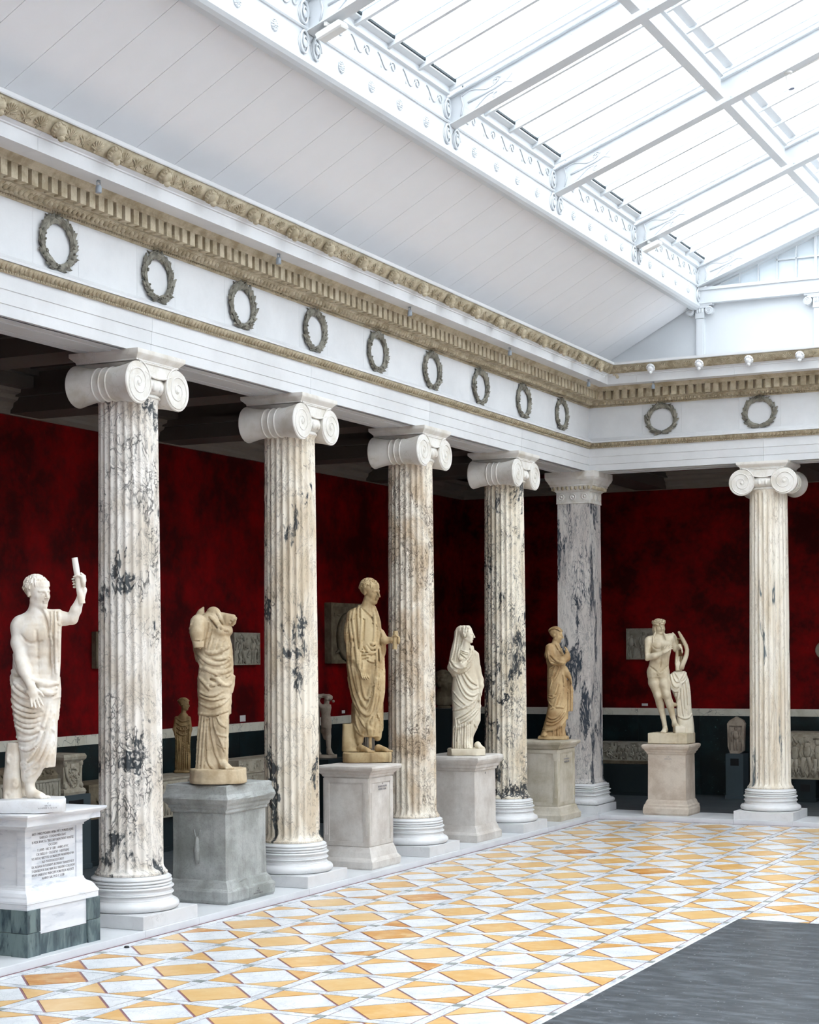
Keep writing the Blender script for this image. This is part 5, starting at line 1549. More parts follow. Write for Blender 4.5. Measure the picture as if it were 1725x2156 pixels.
def head(S, c, H, yaw, pitch=0.0, tilt=0.0, hair='short', female=False, detail=True):
    """head of height H (chin to crown) centred at c, facing the direction yaw
    (0 = towards the viewer, +90 = to the viewer's right)"""
    a = math.radians(yaw)
    fr = np.array([math.sin(a), -math.cos(a), 0]); rt = np.array([math.cos(a), math.sin(a), 0]); upv = np.array([0, 0, 1.0])
    p = math.radians(pitch); f2 = fr * math.cos(p) + upv * math.sin(p); u2 = upv * math.cos(p) - fr * math.sin(p)
    t = math.radians(tilt); r2 = rt * math.cos(t) + u2 * math.sin(t); u2 = u2 * math.cos(t) - rt * math.sin(t)
    R = np.array([r2, f2, u2]).T.tolist()      # columns = local axes
    def L(x, y, z): return np.array(c) + (r2 * x + f2 * y + u2 * z) * H
    def E(p_, r, k=0.06, sub=False): S.ell(L(*p_), np.array(r) * H, k * H, sub, R)
    E((0, -0.08, 0.13), (0.345, 0.42, 0.36), 0.02)                 # skull
    E((0, 0.09, -0.10), (0.285, 0.29, 0.37), 0.10)                  # face mass
    S.cone(L(0, 0.29, -0.405), L(0, 0.18, -0.38), 0.085 * H, 0.10 * H, 0.08 * H)  # chin
    for s in (-1, 1):
        S.cone(L(s * 0.215, 0.0, -0.24), L(s * 0.08, 0.23, -0.38), 0.075 * H, 0.075 * H, 0.09 * H)   # jaw
        E((s * 0.16, 0.22, -0.10), (0.09, 0.08, 0.08), 0.08)        # cheekbone
        E((s * 0.13, 0.405, 0.005), (0.095, 0.095, 0.055), 0.03, True)   # eye socket
        E((s * 0.125, 0.305, 0.002), (0.062, 0.05, 0.032), 0.01)    # eye
        S.cone(L(s * 0.04, 0.365, 0.085), L(s * 0.21, 0.29, 0.075), 0.034 * H, 0.028 * H, 0.03 * H)   # brow
        E((s * 0.335, -0.07, -0.03), (0.035, 0.08, 0.11), 0.02)      # ear
    S.cone(L(0, 0.375, 0.07), L(0, 0.475, -0.125), 0.034 * H, 0.050 * H, 0.025 * H)       # nose
    for s in (-1, 1): E((s * 0.055, 0.42, -0.135), (0.034, 0.04, 0.028), 0.02)
    S.cone(L(-0.075, 0.37, -0.225), L(0.075, 0.37, -0.225), 0.03 * H, 0.03 * H, 0.015 * H)   # lips
    S.cone(L(-0.06, 0.36, -0.275), L(0.06, 0.36, -0.275), 0.032 * H, 0.032 * H, 0.015 * H)
    S.cone(L(-0.10, 0.40, -0.249), L(0.10, 0.40, -0.249), 0.018 * H, 0.018 * H, 0.008 * H, True)
    S.cone(L(-0.06, 0.375, -0.325), L(0.06, 0.375, -0.325), 0.024 * H, 0.024 * H, 0.02 * H, True)
    rnd = random.Random(int(c[2] * 1000))
    if hair == 'short' or hair == 'curly':
        E((0, -0.13, 0.18), (0.37, 0.43, 0.36), 0.03)
        for i in range(300):
            th = rnd.uniform(-math.pi, math.pi); ph = rnd.uniform(-0.25, 1.45)
            x, y, z = math.cos(ph) * math.sin(th) * 0.375, math.cos(ph) * math.cos(th) * 0.43 - 0.12, math.sin(ph) * 0.36 + 0.18
            if y > 0.05 and z < 0.27: continue
            dx = rnd.uniform(-.05, .05)
            q = 0.024 if hair == 'short' else 0.045
            S.cone(L(x * 1.0, y, z + 0.03), L(x * 1.02 + dx, y * 1.01 + 0.01, z - 0.055), q * H, q * 0.6 * H, 0.006 * H)
        for i in range(13):      # fringe
            x = -0.27 + 0.045 * i
            S.cone(L(x, 0.27 - x * x * 1.6, 0.34), L(x * 1.02 + 0.01, 0.325 - x * x * 1.9, 0.215), 0.034 * H, 0.024 * H, 0.008 * H)
    elif hair == 'bun':
        E((0, -0.10, 0.19), (0.37, 0.43, 0.35), 0.03)
        E((0, -0.46, 0.20), (0.15, 0.15, 0.17), 0.05)
        for j in range(-4, 5):
            pts = [L(0.075 * j * math.cos(q) * 1.1, 0.30 * math.cos(q) - 0.10 + 0.06, 0.20 + 0.34 * math.sin(q)) for q in np.linspace(0.3, 2.6, 12)]
            pts = [L(0.086 * j * (1 - 0.15 * abs(math.cos(q))), 0.425 * math.cos(q) - 0.10, 0.19 + 0.355 * math.sin(q) * math.sqrt(max(0.05, 1 - (0.2 * j) ** 2 * 0.9))) for q in np.linspace(0.45, 2.9, 14)]
            S.poly(pts, 0.036 * H, 0.012 * H)
    elif hair == 'wreath':
        E((0, -0.10, 0.17), (0.36, 0.41, 0.35), 0.03)
        for i in range(70):
            th = rnd.uniform(-2.2, 2.2); zz = rnd.uniform(0.18, 0.40)
            rr = 0.42
            S.ell(L(math.sin(th) * rr * 0.92, math.cos(th) * rr - 0.04, zz), np.array([0.06, 0.06, 0.055]) * H, 0.015 * H)
        for s in (-1, 1):
            for q in range(3):
                S.poly([L(s * (0.30 + .03 * q), 0.05 - .08 * q, 0.05), L(s * (0.33 + .03 * q), 0.06 - .08 * q, -0.2), L(s * (0.29 + .04 * q), 0.04 - .08 * q, -0.45), L(s * (0.32 + .05 * q), 0.10, -0.72)], [0.06 * H, 0.055 * H, 0.045 * H, 0.02 * H], 0.03 * H)
    elif hair == 'beard':
        E((0, -0.12, 0.19), (0.35, 0.40, 0.34), 0.03)
        for i in range(120):
            th = rnd.uniform(-math.pi, math.pi); ph = rnd.uniform(-0.25, 1.45)
            x, y, z = math.cos(ph) * math.sin(th) * 0.345, math.cos(ph) * math.cos(th) * 0.395 - 0.11, math.sin(ph) * 0.345 + 0.19
            if y > 0.12 and z < 0.25: continue
            S.ell(L(x, y, z), np.array([.05, .05, .05]) * H, 0.015 * H)
        for i in range(40):
            x = rnd.uniform(-.22, .22); z = rnd.uniform(-.55, -.25)
            S.cone(L(x, 0.22 - abs(x) * .4, z + .06), L(x * 1.05, 0.25 - abs(x) * .4, z - .05), 0.045 * H, 0.03 * H, 0.02 * H)
    return L
def hand(S, wrist, palm_dir, finger_dir, side, size=0.19, curl=0.35, spread=0.22):
    """relaxed hand: palm and five separate fingers; finger_dir = pointing direction, palm_dir = normal of the palm, side = towards the thumb"""
    f = np.array(finger_dir, float); f /= np.linalg.norm(f)
    n = np.array(palm_dir, float); n -= f * (n @ f); n /= np.linalg.norm(n)
    s = np.array(side, float); s -= f * (s @ f) + n * (s @ n); s /= np.linalg.norm(s)
    wst = np.array(wrist, float); q = size
    pc = wst + f * q * 0.27
    R = np.array([s, n, f]).T.tolist()
    S.ell(pc, (q * 0.22, q * 0.095, q * 0.27), 0.015, False, R)
    S.cone(wst, pc, q * 0.15, q * 0.13, 0.02)
    for i, (o, ln) in enumerate(((0.165, 0.40), (0.058, 0.45), (-0.05, 0.42), (-0.155, 0.34))):
        b = wst + f * q * 0.47 + s * q * o
        d = f + s * (o * spread * 2.2); d /= np.linalg.norm(d)
        p1 = b + d * q * ln * 0.48 + n * q * curl * 0.10
        p2 = p1 + (d * math.cos(curl * 1.3) + n * math.sin(curl * 1.3)) * q * ln * 0.32
        p3 = p2 + (d * math.cos(curl * 2.2) + n * math.sin(curl * 2.2)) * q * ln * 0.26
        S.poly([b, p1, p2, p3], [q * 0.056, q * 0.050, q * 0.045, q * 0.036], 0.004)
    b = wst + f * q * 0.16 + s * q * 0.15
    d = f * 0.75 + s * 0.62 + n * 0.2; d /= np.linalg.norm(d)
    p1 = b + d * q * 0.22; p2 = p1 + (f * 0.9 + s * 0.3 + n * 0.25) * q * 0.2
    S.poly([b, p1, p2], [q * 0.07, q * 0.056, q * 0.042], 0.008)
def fist(S, c, ax, out, size=0.19):
    """hand closed round a bar along ax at c; knuckles towards out"""
    a = np.array(ax, float); a /= np.linalg.norm(a)
    o = np.array(out, float); o -= a * (o @ a); o /= np.linalg.norm(o)
    s = np.cross(a, o); q = size; c = np.array(c, float)
    R = np.array([s, o, a]).T.tolist()
    S.ell(c + o * q * 0.18 - s * q * 0.12, (q * 0.16, q * 0.11, q * 0.24), 0.015, False, R)
    for i in range(4):
        z = a * q * (0.16 - 0.115 * i)
        pts = [c + z + (o * math.cos(t) + s * math.sin(t)) * q * 0.235 for t in np.linspace(-0.3, 2.9, 7)]
        S.poly(pts, [q * 0.05] * 5 + [q * 0.045, q * 0.036], 0.004)
    S.poly([c + o * q * 0.15 - s * q * 0.12 + a * q * 0.2, c - s * q * 0.2 + a * q * 0.28, c - o * q * 0.18 - s * q * 0.10 + a * q * 0.24], [q * 0.06, q * 0.052, q * 0.04], 0.006)
def foot(S, heel, toe, h=0.045, k=0.02):
    """bare foot with toes"""
    a = np.array(heel, float); b = np.array(toe, float); d = b - a; ln = np.linalg.norm(d); d /= ln
    s = np.array([d[1], -d[0], 0])
    S.ell(a + d * 0.03 + (0, 0, 0.035), (0.035, 0.035, 0.04), k)
    S.cone(a + d * 0.04 + (0, 0, 0.055), a + d * ln * 0.62 + (0, 0, 0.028), 0.04, 0.032, 0.03)
    S.ell(a + d * ln * 0.66 + (0, 0, 0.022), (0.042, 0.042, 0.024), 0.02)
    for i in range(5):
        o = (i - 2) * 0.018
        e = a + d * (ln * (0.96 - 0.045 * abs(i - 0.5))) + s * o
        S.cone(a + d * ln * 0.7 + s * o * 0.9 + (0, 0, 0.02), e + (0, 0, 0.013), 0.014, 0.012 if i else 0.015, 0.004)
class Frame:
    """turns crop pixels of a reference view into metres on the statue"""
    def __init__(self, ox, oy, s, S, ax, by):
        self.a = (ox, oy, s, S, ax, by)
    def __call__(self, x, y, w=0.0):
        ox, oy, s, S, ax, by = self.a
        return (((ox + x / s) - ax) / S, w, (by - (oy + y / s)) / S)
    def rz(self, *pts): return [(self(x, y)[0], self(x, y)[2]) for x, y in pts]
    def secs(self, rows, depth=0.8, w=0.0):
        out = []
        for row in rows:
            y, xl, xr = row[:3]; dd = row[3] if len(row) > 3 else depth; ww = row[4] if len(row) > 4 else w
            l, r = self(xl, y), self(xr, y)
            hw = (r[0] - l[0]) / 2
            out.append((l[2], (l[0] + r[0]) / 2, ww, hw, hw * dd))
        return out
# ------------------------------------------------------------------ statues on the pedestals
def px_on_z(x, y, z):
    d = np.array(FW) + np.array(rt) * (x - 862.5) / 3597.868 - np.array(up) * (y - 1375.586) / 3597.868
    t = (z - CAM[2]) / d[2]
    return np.array(CAM) + d * t
def statue_root(label, px, py, z, group='marble statues on pedestals', name='marble_statue', cat='statue'):
    p = px_on_z(px, py, z)
    t = thing(name, label, cat, (p[0], p[1], z + 0.006), TH, group)
    w = (p - np.array(CAM)) @ np.array(FW)
    return t, 3597.868 / w
def slab_base(name, pts, z0, z1, mat, parent, seed=0, jit=0.004, round_=0.01):
    """plinth of a statue from an outline in (r, w)"""
    rnd = random.Random(seed); b = MB(); n = len(pts)
    P = []
    for i in range(n):
        p, q = pts[i], pts[(i + 1) % n]
        m = max(1, int(math.hypot(q[0] - p[0], q[1] - p[1]) / 0.05))
        for k in range(m): P.append((p[0] + (q[0] - p[0]) * k / m, p[1] + (q[1] - p[1]) * k / m))
    cx = sum(p[0] for p in P) / len(P); cy = sum(p[1] for p in P) / len(P)
    rs = []
    for z, s in ((z0, 0.985), (z0 + round_, 1.0), ((z0 + z1) / 2, 1.0), (z1 - round_, 0.995), (z1, 0.97)):
        rs.append([(cx + (x - cx) * s + rnd.uniform(-jit, jit), cy + (y - cy) * s + rnd.uniform(-jit, jit), z + rnd.uniform(-jit, jit) * .5) for x, y in P])
    b.rings(rs)
    return fixn(b.obj(name, mat, parent, math.radians(50)))

def statue1():
    t, S = statue_root('marble man with one arm raised holding a rod, draped from the waist, at far left', 72, 1708, 1.245)
    F = Frame(0, 1100, 3.0804, S, 72, 1706)
    zb = 0.105
    slab_base('statue_base', [(-0.27, -0.18), (-0.24, -0.25), (0.10, -0.26), (0.25, -0.17), (0.28, -0.05), (0.22, 0.20), (-0.2, 0.24), (-0.28, 0.1)], 0.0, zb, M['s1b'], t, 1)
    s = Sculpt((-0.34, -0.33, 0.0), (0.50, 0.30, 2.25), 0.0065)
    # legs and feet
    s.poly([F(200, 1250, 0.0), F(195, 1450, 0.02), F(192, 1640, 0.0), F(196, 1745, 0.0)], [0.09, 0.07, 0.048, 0.040], 0.03)
    s.poly([F(240, 1250, 0.05), F(190, 1500, 0.12), F(130, 1700, 0.15), F(120, 1790, 0.15)], [0.085, 0.07, 0.045, 0.04], 0.03)
    a = F(180, 1790, 0.0); b = F(322, 1800, -0.07)
    foot(s, (a[0], 0.0, zb - 0.004), (b[0], -0.07, zb - 0.004))
    foot(s, (F(95, 0)[0], 0.20, zb - 0.004), (F(140, 0)[0], 0.05, zb - 0.004))
    # trunk of the torso
    s.loft(F.secs([(1130, 110, 390, .72), (1040, 118, 372, .72), (960, 160, 372, .70), (880, 165, 366, .72), (800, 140, 370, .74), (720, 125, 372, .74), (660, 130, 372, .62), (615, 175, 345, .55)]), 0.03, 2.3)
    s.ell(F(215, 735, -0.07), (0.085, 0.045, 0.062), 0.05)       # chest muscles
    s.ell(F(305, 735, -0.07), (0.070, 0.045, 0.060), 0.05)
    s.fold(F.rz((165, 730), (190, 775), (245, 790), (300, 770)), 0.010, 0.014, 0.2, True)
    s.fold(F.rz((262, 700), (266, 800), (270, 900), (275, 980)), 0.007, 0.018, 0.3, True)
    for sg in (-1, 1):
        for q in range(3): s.ell(F(268 + sg * 36, 850 + 55 * q, -0.082), (0.036, 0.022, 0.03), 0.035)
    # neck, shoulders, head
    s.cone(F(240, 640, 0.01), F(252, 515, -0.005), 0.075, 0.062, 0.04)
    s.cone(F(150, 650, 0.0), F(230, 600, 0.01), 0.066, 0.05, 0.05); s.cone(F(345, 615, 0.01), F(260, 600, 0.01), 0.06, 0.05, 0.05)
    head(s, F(260, 455, -0.01), 0.268, 52, -6, 3, 'short')
    # right arm hanging in front
    s.ell(F(135, 680, -0.01), (0.072, 0.075, 0.085), 0.04)
    s.poly([F(138, 690, -0.02), F(138, 780, -0.05), F(158, 890, -0.08)], [0.064, 0.062, 0.050], 0.03)
    s.poly([F(158, 890, -0.08), F(185, 950, -0.13), F(240, 1060, -0.19)], [0.052, 0.054, 0.036], 0.02)
    hand(s, F(243, 1062, -0.195), (0.15, -0.2, -0.3), (0.28, -0.05, -1.0), (1.0, -0.2, 0.2), 0.205, 0.28, 0.5)
    # skirt of the cloak
    s.loft(F.secs([(1000, 84, 390, .66, 0.02), (1080, 80, 398, .70), (1200, 88, 378, .72), (1300, 99, 375, .72), (1400, 118, 372, .72), (1500, 136, 366, .68), (1585, 146, 360, .62)]), 0.03, 2.4)
    s.loft(F.secs([(1560, 140, 300, .8), (1640, 140, 262, .8), (1672, 146, 232, .8)]), 0.03)
    s.loft(F.secs([(760, 110, 190, .9, 0.10), (840, 78, 200, .8, 0.09), (930, 74, 210, .8, 0.08), (1020, 76, 240, .7, 0.05)]), 0.03)
    # cloak strip over the shoulder
    s.loft(F.secs([(565, 300, 398, .62, 0.01), (590, 318, 412, .75, -.01), (650, 345, 415, 1.1, -.05), (760, 355, 414, 1.1, -.07), (905, 358, 410, 1.0, -.07), (1050, 352, 400, 1.0, -.07)]), 0.02, 3)
    # left arm raised with the rod
    s.poly([F(385, 615, 0.0), F(430, 625, -0.01), F(480, 625, -0.02)], [0.062, 0.055, 0.048], 0.02)
    s.poly([F(480, 625, -0.02), F(505, 570, -0.03), F(540, 490, -0.04), F(556, 440, -0.04)], [0.048, 0.046, 0.032, 0.032], 0.015)
    ra, rb = np.array(F(505, 232, -0.065)), np.array(F(548, 528, -0.055))
    mid = ra + (rb - ra) * 0.53
    fist(s, mid, ra - rb, (0.9, 0.3, 0.2), 0.20)
    s.poly([mid + (0.05, 0.02, 0.01), mid + (0.045, 0.03, 0.05), mid + (0.02, 0.02, 0.075)], [0.014, 0.012, 0.009], 0.004)
    # folds
    G = Frame(0, 1400, 7.841, S, 72, 1706)
    for p, r in (([(190, 200), (230, 330), (300, 470), (420, 560), (560, 620)], .015), ([(200, 430), (300, 540), (450, 620), (600, 680), (740, 700)], .016), ([(215, 560), (320, 680), (480, 740), (640, 760), (760, 730)], .016),
                 ([(240, 680), (360, 780), (520, 830), (680, 840), (780, 790)], .016), ([(260, 800), (380, 900), (540, 930), (700, 910), (810, 820)], .017), ([(280, 900), (420, 990), (580, 1010), (720, 970), (840, 830)], .016), ([(300, 1000), (450, 1090), (600, 1100), (740, 1030), (860, 870)], .017),
                 ([(860, 620), (810, 900), (730, 1150), (630, 1400), (530, 1530), (380, 1610)], .017), ([(905, 680), (870, 950), (800, 1250), (710, 1480), (610, 1610), (420, 1710)], .017), ([(935, 800), (905, 1100), (845, 1350), (765, 1560), (650, 1730), (480, 1830)], .017), ([(945, 1000), (905, 1250), (855, 1500), (810, 1670)], .015), ([(935, 1250), (905, 1500), (885, 1690)], .013), ([(960, 1300), (935, 1500), (920, 1680)], .012),
                 ([(300, 1300), (420, 1400), (560, 1380), (680, 1250)], .014), ([(300, 1180), (420, 1230), (560, 1220), (690, 1120)], .013)):
        s.fold(G.rz(*p), r)
    for p, r in (([(640, 230), (780, 320), (930, 330), (1030, 270)], .026), ([(690, 320), (820, 410), (950, 415), (1040, 340)], .026), ([(750, 400), (850, 485), (960, 485), (1030, 400)], .024), ([(200, 90), (300, 290), (440, 400), (560, 440)], .022), ([(190, 180), (280, 380), (420, 500), (560, 530)], .020)):
        s.fold(G.rz(*p), r, 0.012, 0.6)
    H = Frame(0, 1180, 7.841, S, 72, 1706)
    for p in ([(880, 790), (920, 1000), (925, 1300), (918, 1700)], [(945, 775), (980, 1000), (985, 1400), (985, 1850)], [(1000, 785), (1040, 980), (1035, 1350), (1025, 1650)], [(760, 800), (850, 950), (890, 1100), (905, 1300)]):
        s.fold(H.rz(*p), 0.014, 0.008, 0.6)
    for p in ([(250, 1500), (300, 1650), (400, 1800)], [(215, 1550), (250, 1700), (330, 1860)]): s.fold(H.rz(*p), 0.014)
    for k in range(9):
        x = 110 + 32 * k
        s.fold(F.rz((x, 1000), (x - 6 + 2 * k, 1300), (x + 4, 1570)), 0.016, 0.012, 0.5, False, True)
    s.mesh('figure', M['s1'], t)
    q = Sculpt((-0.34, -0.2, 0.05), (0.0, 0.2, 0.75), 0.009)
    q.loft(F.secs([(1425, 44, 138, 1, 0.02), (1500, 34, 138, 1, 0.02), (1620, 26, 136, 1, 0.02), (1720, 20, 136, 1, 0.02), (1822, 16, 150, 1, 0.02)]), 0.02)
    for x, y in ((70, 1530), (110, 1690), (55, 1770)): q.ell(F(x, y, -0.045), (0.028, 0.02, 0.04), 0.02); q.ell(F(x + 3, y, -0.066), (0.012, 0.012, 0.022), 0.008, True)
    q.noise(0.0025, 30, 3)
    q.mesh('tree_stump_support', M['s1'], t)
    b = MB(); b.tube([tuple(ra + (rb - ra) * f) for f in np.linspace(0, 1, 8)], [0.025, 0.026, 0.026, 0.027, 0.027, 0.028, 0.030, 0.031], 16); fixn(b.obj('rod', M['s1'], t, math.radians(50)))
    lettering_local(t, ['17', 'VIRTVS', 'ROMERSK C. 50 E.KR.'], (0.165, -0.236, 0.075), 0.55, 0.020, 0.018)
def lettering_local(parent, lines, p, ang, dz, size):
    for i, l in enumerate(lines):
        me = textmesh(l, size, 0.001); me.materials.clear(); me.materials.append(M['ink'])
        o = link('inscription', me, parent)
        e = Vector((math.cos(ang), math.sin(ang), 0)); n = Vector((math.sin(ang), -math.cos(ang), 0))
        q = Vector(p) - Vector((0, 0, dz * i))
        o.matrix_local = Matrix(((e.x, 0, n.x, q.x), (e.y, 0, n.y, q.y), (0, 1, 0, q.z), (0, 0, 0, 1)))

def statue2():
    t, S = statue_root('headless armless draped marble statue on a round base', 460, 1650, 1.252)
    F = Frame(340, 1200, 3.0804, S, 460, 1650)
    s0 = Sculpt((-0.33, -0.33, -0.02), (0.33, 0.33, 0.22), 0.01)
    s0.loft([(0.0, 0, 0, 0.285, 0.27), (0.03, 0, 0, 0.29, 0.275), (0.15, 0, 0, 0.283, 0.268)], 0.02); s0.noise(0.002, 25, 2)
    s0.D[:, :, :3] = np.maximum(s0.D[:, :, :3], 0.004)
    s0.mesh('statue_base', M['s2'], t)
    s = Sculpt((-0.36, -0.33, 0.08), (0.32, 0.30, 1.86), 0.0065)
    s.loft(F.secs([(300, 240, 398, .5), (330, 215, 412, .58), (380, 212, 436, .66), (440, 215, 452, .72), (500, 232, 465, .76), (560, 250, 470, .78), (620, 252, 472, .78), (700, 240, 470, .76), (780, 238, 462, .74), (860, 243, 458, .72), (935, 246, 452, .7)]), 0.03, 2.3)
    s.loft(F.secs([(900, 250, 440, .7), (1000, 242, 438, .7), (1100, 238, 430, .7), (1200, 228, 425, .7), (1300, 220, 428, .75)]), 0.03, 2.2)
    s.cone(F(335, 310, 0), F(345, 285, 0), 0.085, 0.07, 0.04)                       # neck socket
    s.poly([F(236, 330, 0.04), F(262, 275, 0.04), F(276, 248, 0.04)], [0.05, 0.03, 0.012], 0.02)   # peak of the mantle
    s.ell(F(395, 400, -0.10), (0.06, 0.05, 0.055), 0.03); s.ell(F(440, 395, -0.03), (0.05, 0.06, 0.055), 0.03)
    s.poly([F(252, 345, -0.09), F(250, 420, -0.15), F(262, 510, -0.18)], [0.080, 0.070, 0.050], 0.015)   # arm stumps
    s.box(F(264, 535, -0.21), (0.075, 0.075, 0.045), 0.004, 0.005, True)
    s.fold(F.rz((230, 458), (262, 468), (296, 456)), 0.007, 0.004, 0.6)
    s.poly([F(405, 318, 0.0), F(440, 325, -0.02)], [0.06, 0.055], 0.02)
    s.box(F(455, 328, -0.03), (0.058, 0.055, 0.055), 0.02, 0.03)
    for i in range(40):
        rnd = random.Random(i); s.ell(np.array(F(482, 340, -0.04)) + [rnd.uniform(-.035, .02), rnd.uniform(-.05, .04), rnd.uniform(-.055, .045)], (0.012, 0.012, 0.012), 0.004, i % 2 == 0)
    # mantle down the left and around the hips
    s.loft(F.secs([(330, 208, 250, 1.3, 0.09), (430, 195, 245, 1.4, 0.09), (520, 205, 260, 1.3, 0.08), (600, 225, 290, 1.1, 0.05)]), 0.03)
    s.loft(F.secs([(690, 410, 486, .9, -.01), (760, 425, 480, .9, -.02), (800, 440, 468, .9, -.02)]), 0.02)
    # leg and foot
    s.poly([F(385, 900, -0.06), F(395, 1010, -0.10), F(402, 1130, -0.07), F(408, 1260, -0.06)], [0.085, 0.07, 0.058, 0.045], 0.03)
    a = F(395, 1290); b = F(465, 1300)
    foot(s, (a[0], -0.10, 0.148), (b[0], -0.20, 0.146)); foot(s, (F(300, 0)[0], 0.02, 0.148), (F(345, 0)[0], -0.1, 0.146))
    G = Frame(380, 1260, 9.583, S, 460, 1650)
    for p, r in (([(340, 1020), (500, 1230), (700, 1340), (950, 1310), (1080, 1150)], .022), ([(335, 1100), (480, 1310), (700, 1420), (930, 1400), (1080, 1280)], .020), ([(330, 1180), (480, 1390), (700, 1500), (900, 1520), (1060, 1430)], .022), ([(400, 1350), (560, 1510), (760, 1610), (920, 1760)], .022), ([(700, 1500), (850, 1580), (1000, 1590), (1080, 1500)], .014), ([(930, 1760), (1000, 1800), (1070, 1720), (1090, 1500)], .018),
                 ([(370, 1540), (470, 1650), (600, 1780), (640, 1830)], .020), ([(600, 1720), (700, 1780), (840, 1690)], .018), ([(390, 1850), (520, 1960), (700, 1980), (880, 1880)], .012), ([(420, 1980), (560, 2050), (760, 2050), (900, 1960)], .012),
                 ([(640, 380), (650, 600), (600, 800), (560, 1000)], .012), ([(700, 400), (820, 560), (950, 660), (1010, 650)], .016), ([(650, 380), (760, 520), (870, 640)], .014), ([(760, 270), (850, 420), (930, 540)], .014), ([(680, 820), (660, 950), (600, 1080)], .010), ([(800, 850), (760, 960), (700, 1080)], .010), ([(900, 880), (860, 980), (800, 1060)], .010), ([(980, 900), (940, 1000), (890, 1060)], .010),
                 ([(560, 1080), (720, 1130), (880, 1050), (1010, 980)], .020), ([(700, 1200), (860, 1260), (1000, 1180)], .014), ([(300, 480), (250, 620), (240, 800), (300, 980)], .014), ([(260, 500), (225, 680), (240, 900), (340, 1100)], .012)):
        s.fold(G.rz(*p), r)
    for p, r in (([(258, 945), (245, 1100), (232, 1285)], .013), ([(276, 945), (262, 1100), (248, 1290)], .013), ([(296, 950), (285, 1100), (272, 1290)], .013), ([(312, 950), (310, 1100), (310, 1250), (350, 1290)], .014), ([(328, 955), (338, 1080), (365, 1200), (400, 1265)], .014), ([(345, 950), (365, 1040), (400, 1120), (425, 1190)], .011), ([(438, 930), (432, 1050), (424, 1200)], .012), ([(375, 960), (400, 1010), (430, 1020)], .010), ([(370, 1060), (400, 1090), (428, 1080)], .009), ([(375, 1130), (400, 1160), (424, 1150)], .009),
                 ([(245, 930), (330, 945), (440, 915)], .012), ([(250, 860), (330, 900), (420, 870), (455, 820)], .011), ([(262, 820), (340, 850), (420, 830)], .010)):
        s.fold(F.rz(*p), r)
    for k in range(8):
        x = 232 + 28 * k; s.fold(F.rz((x, 420), (x + 4, 800), (x, 1270)), 0.015, 0.012, 0.5, False, True)
    s.noise(0.0012, 40, 5)
    s.mesh('figure', M['s2'], t)

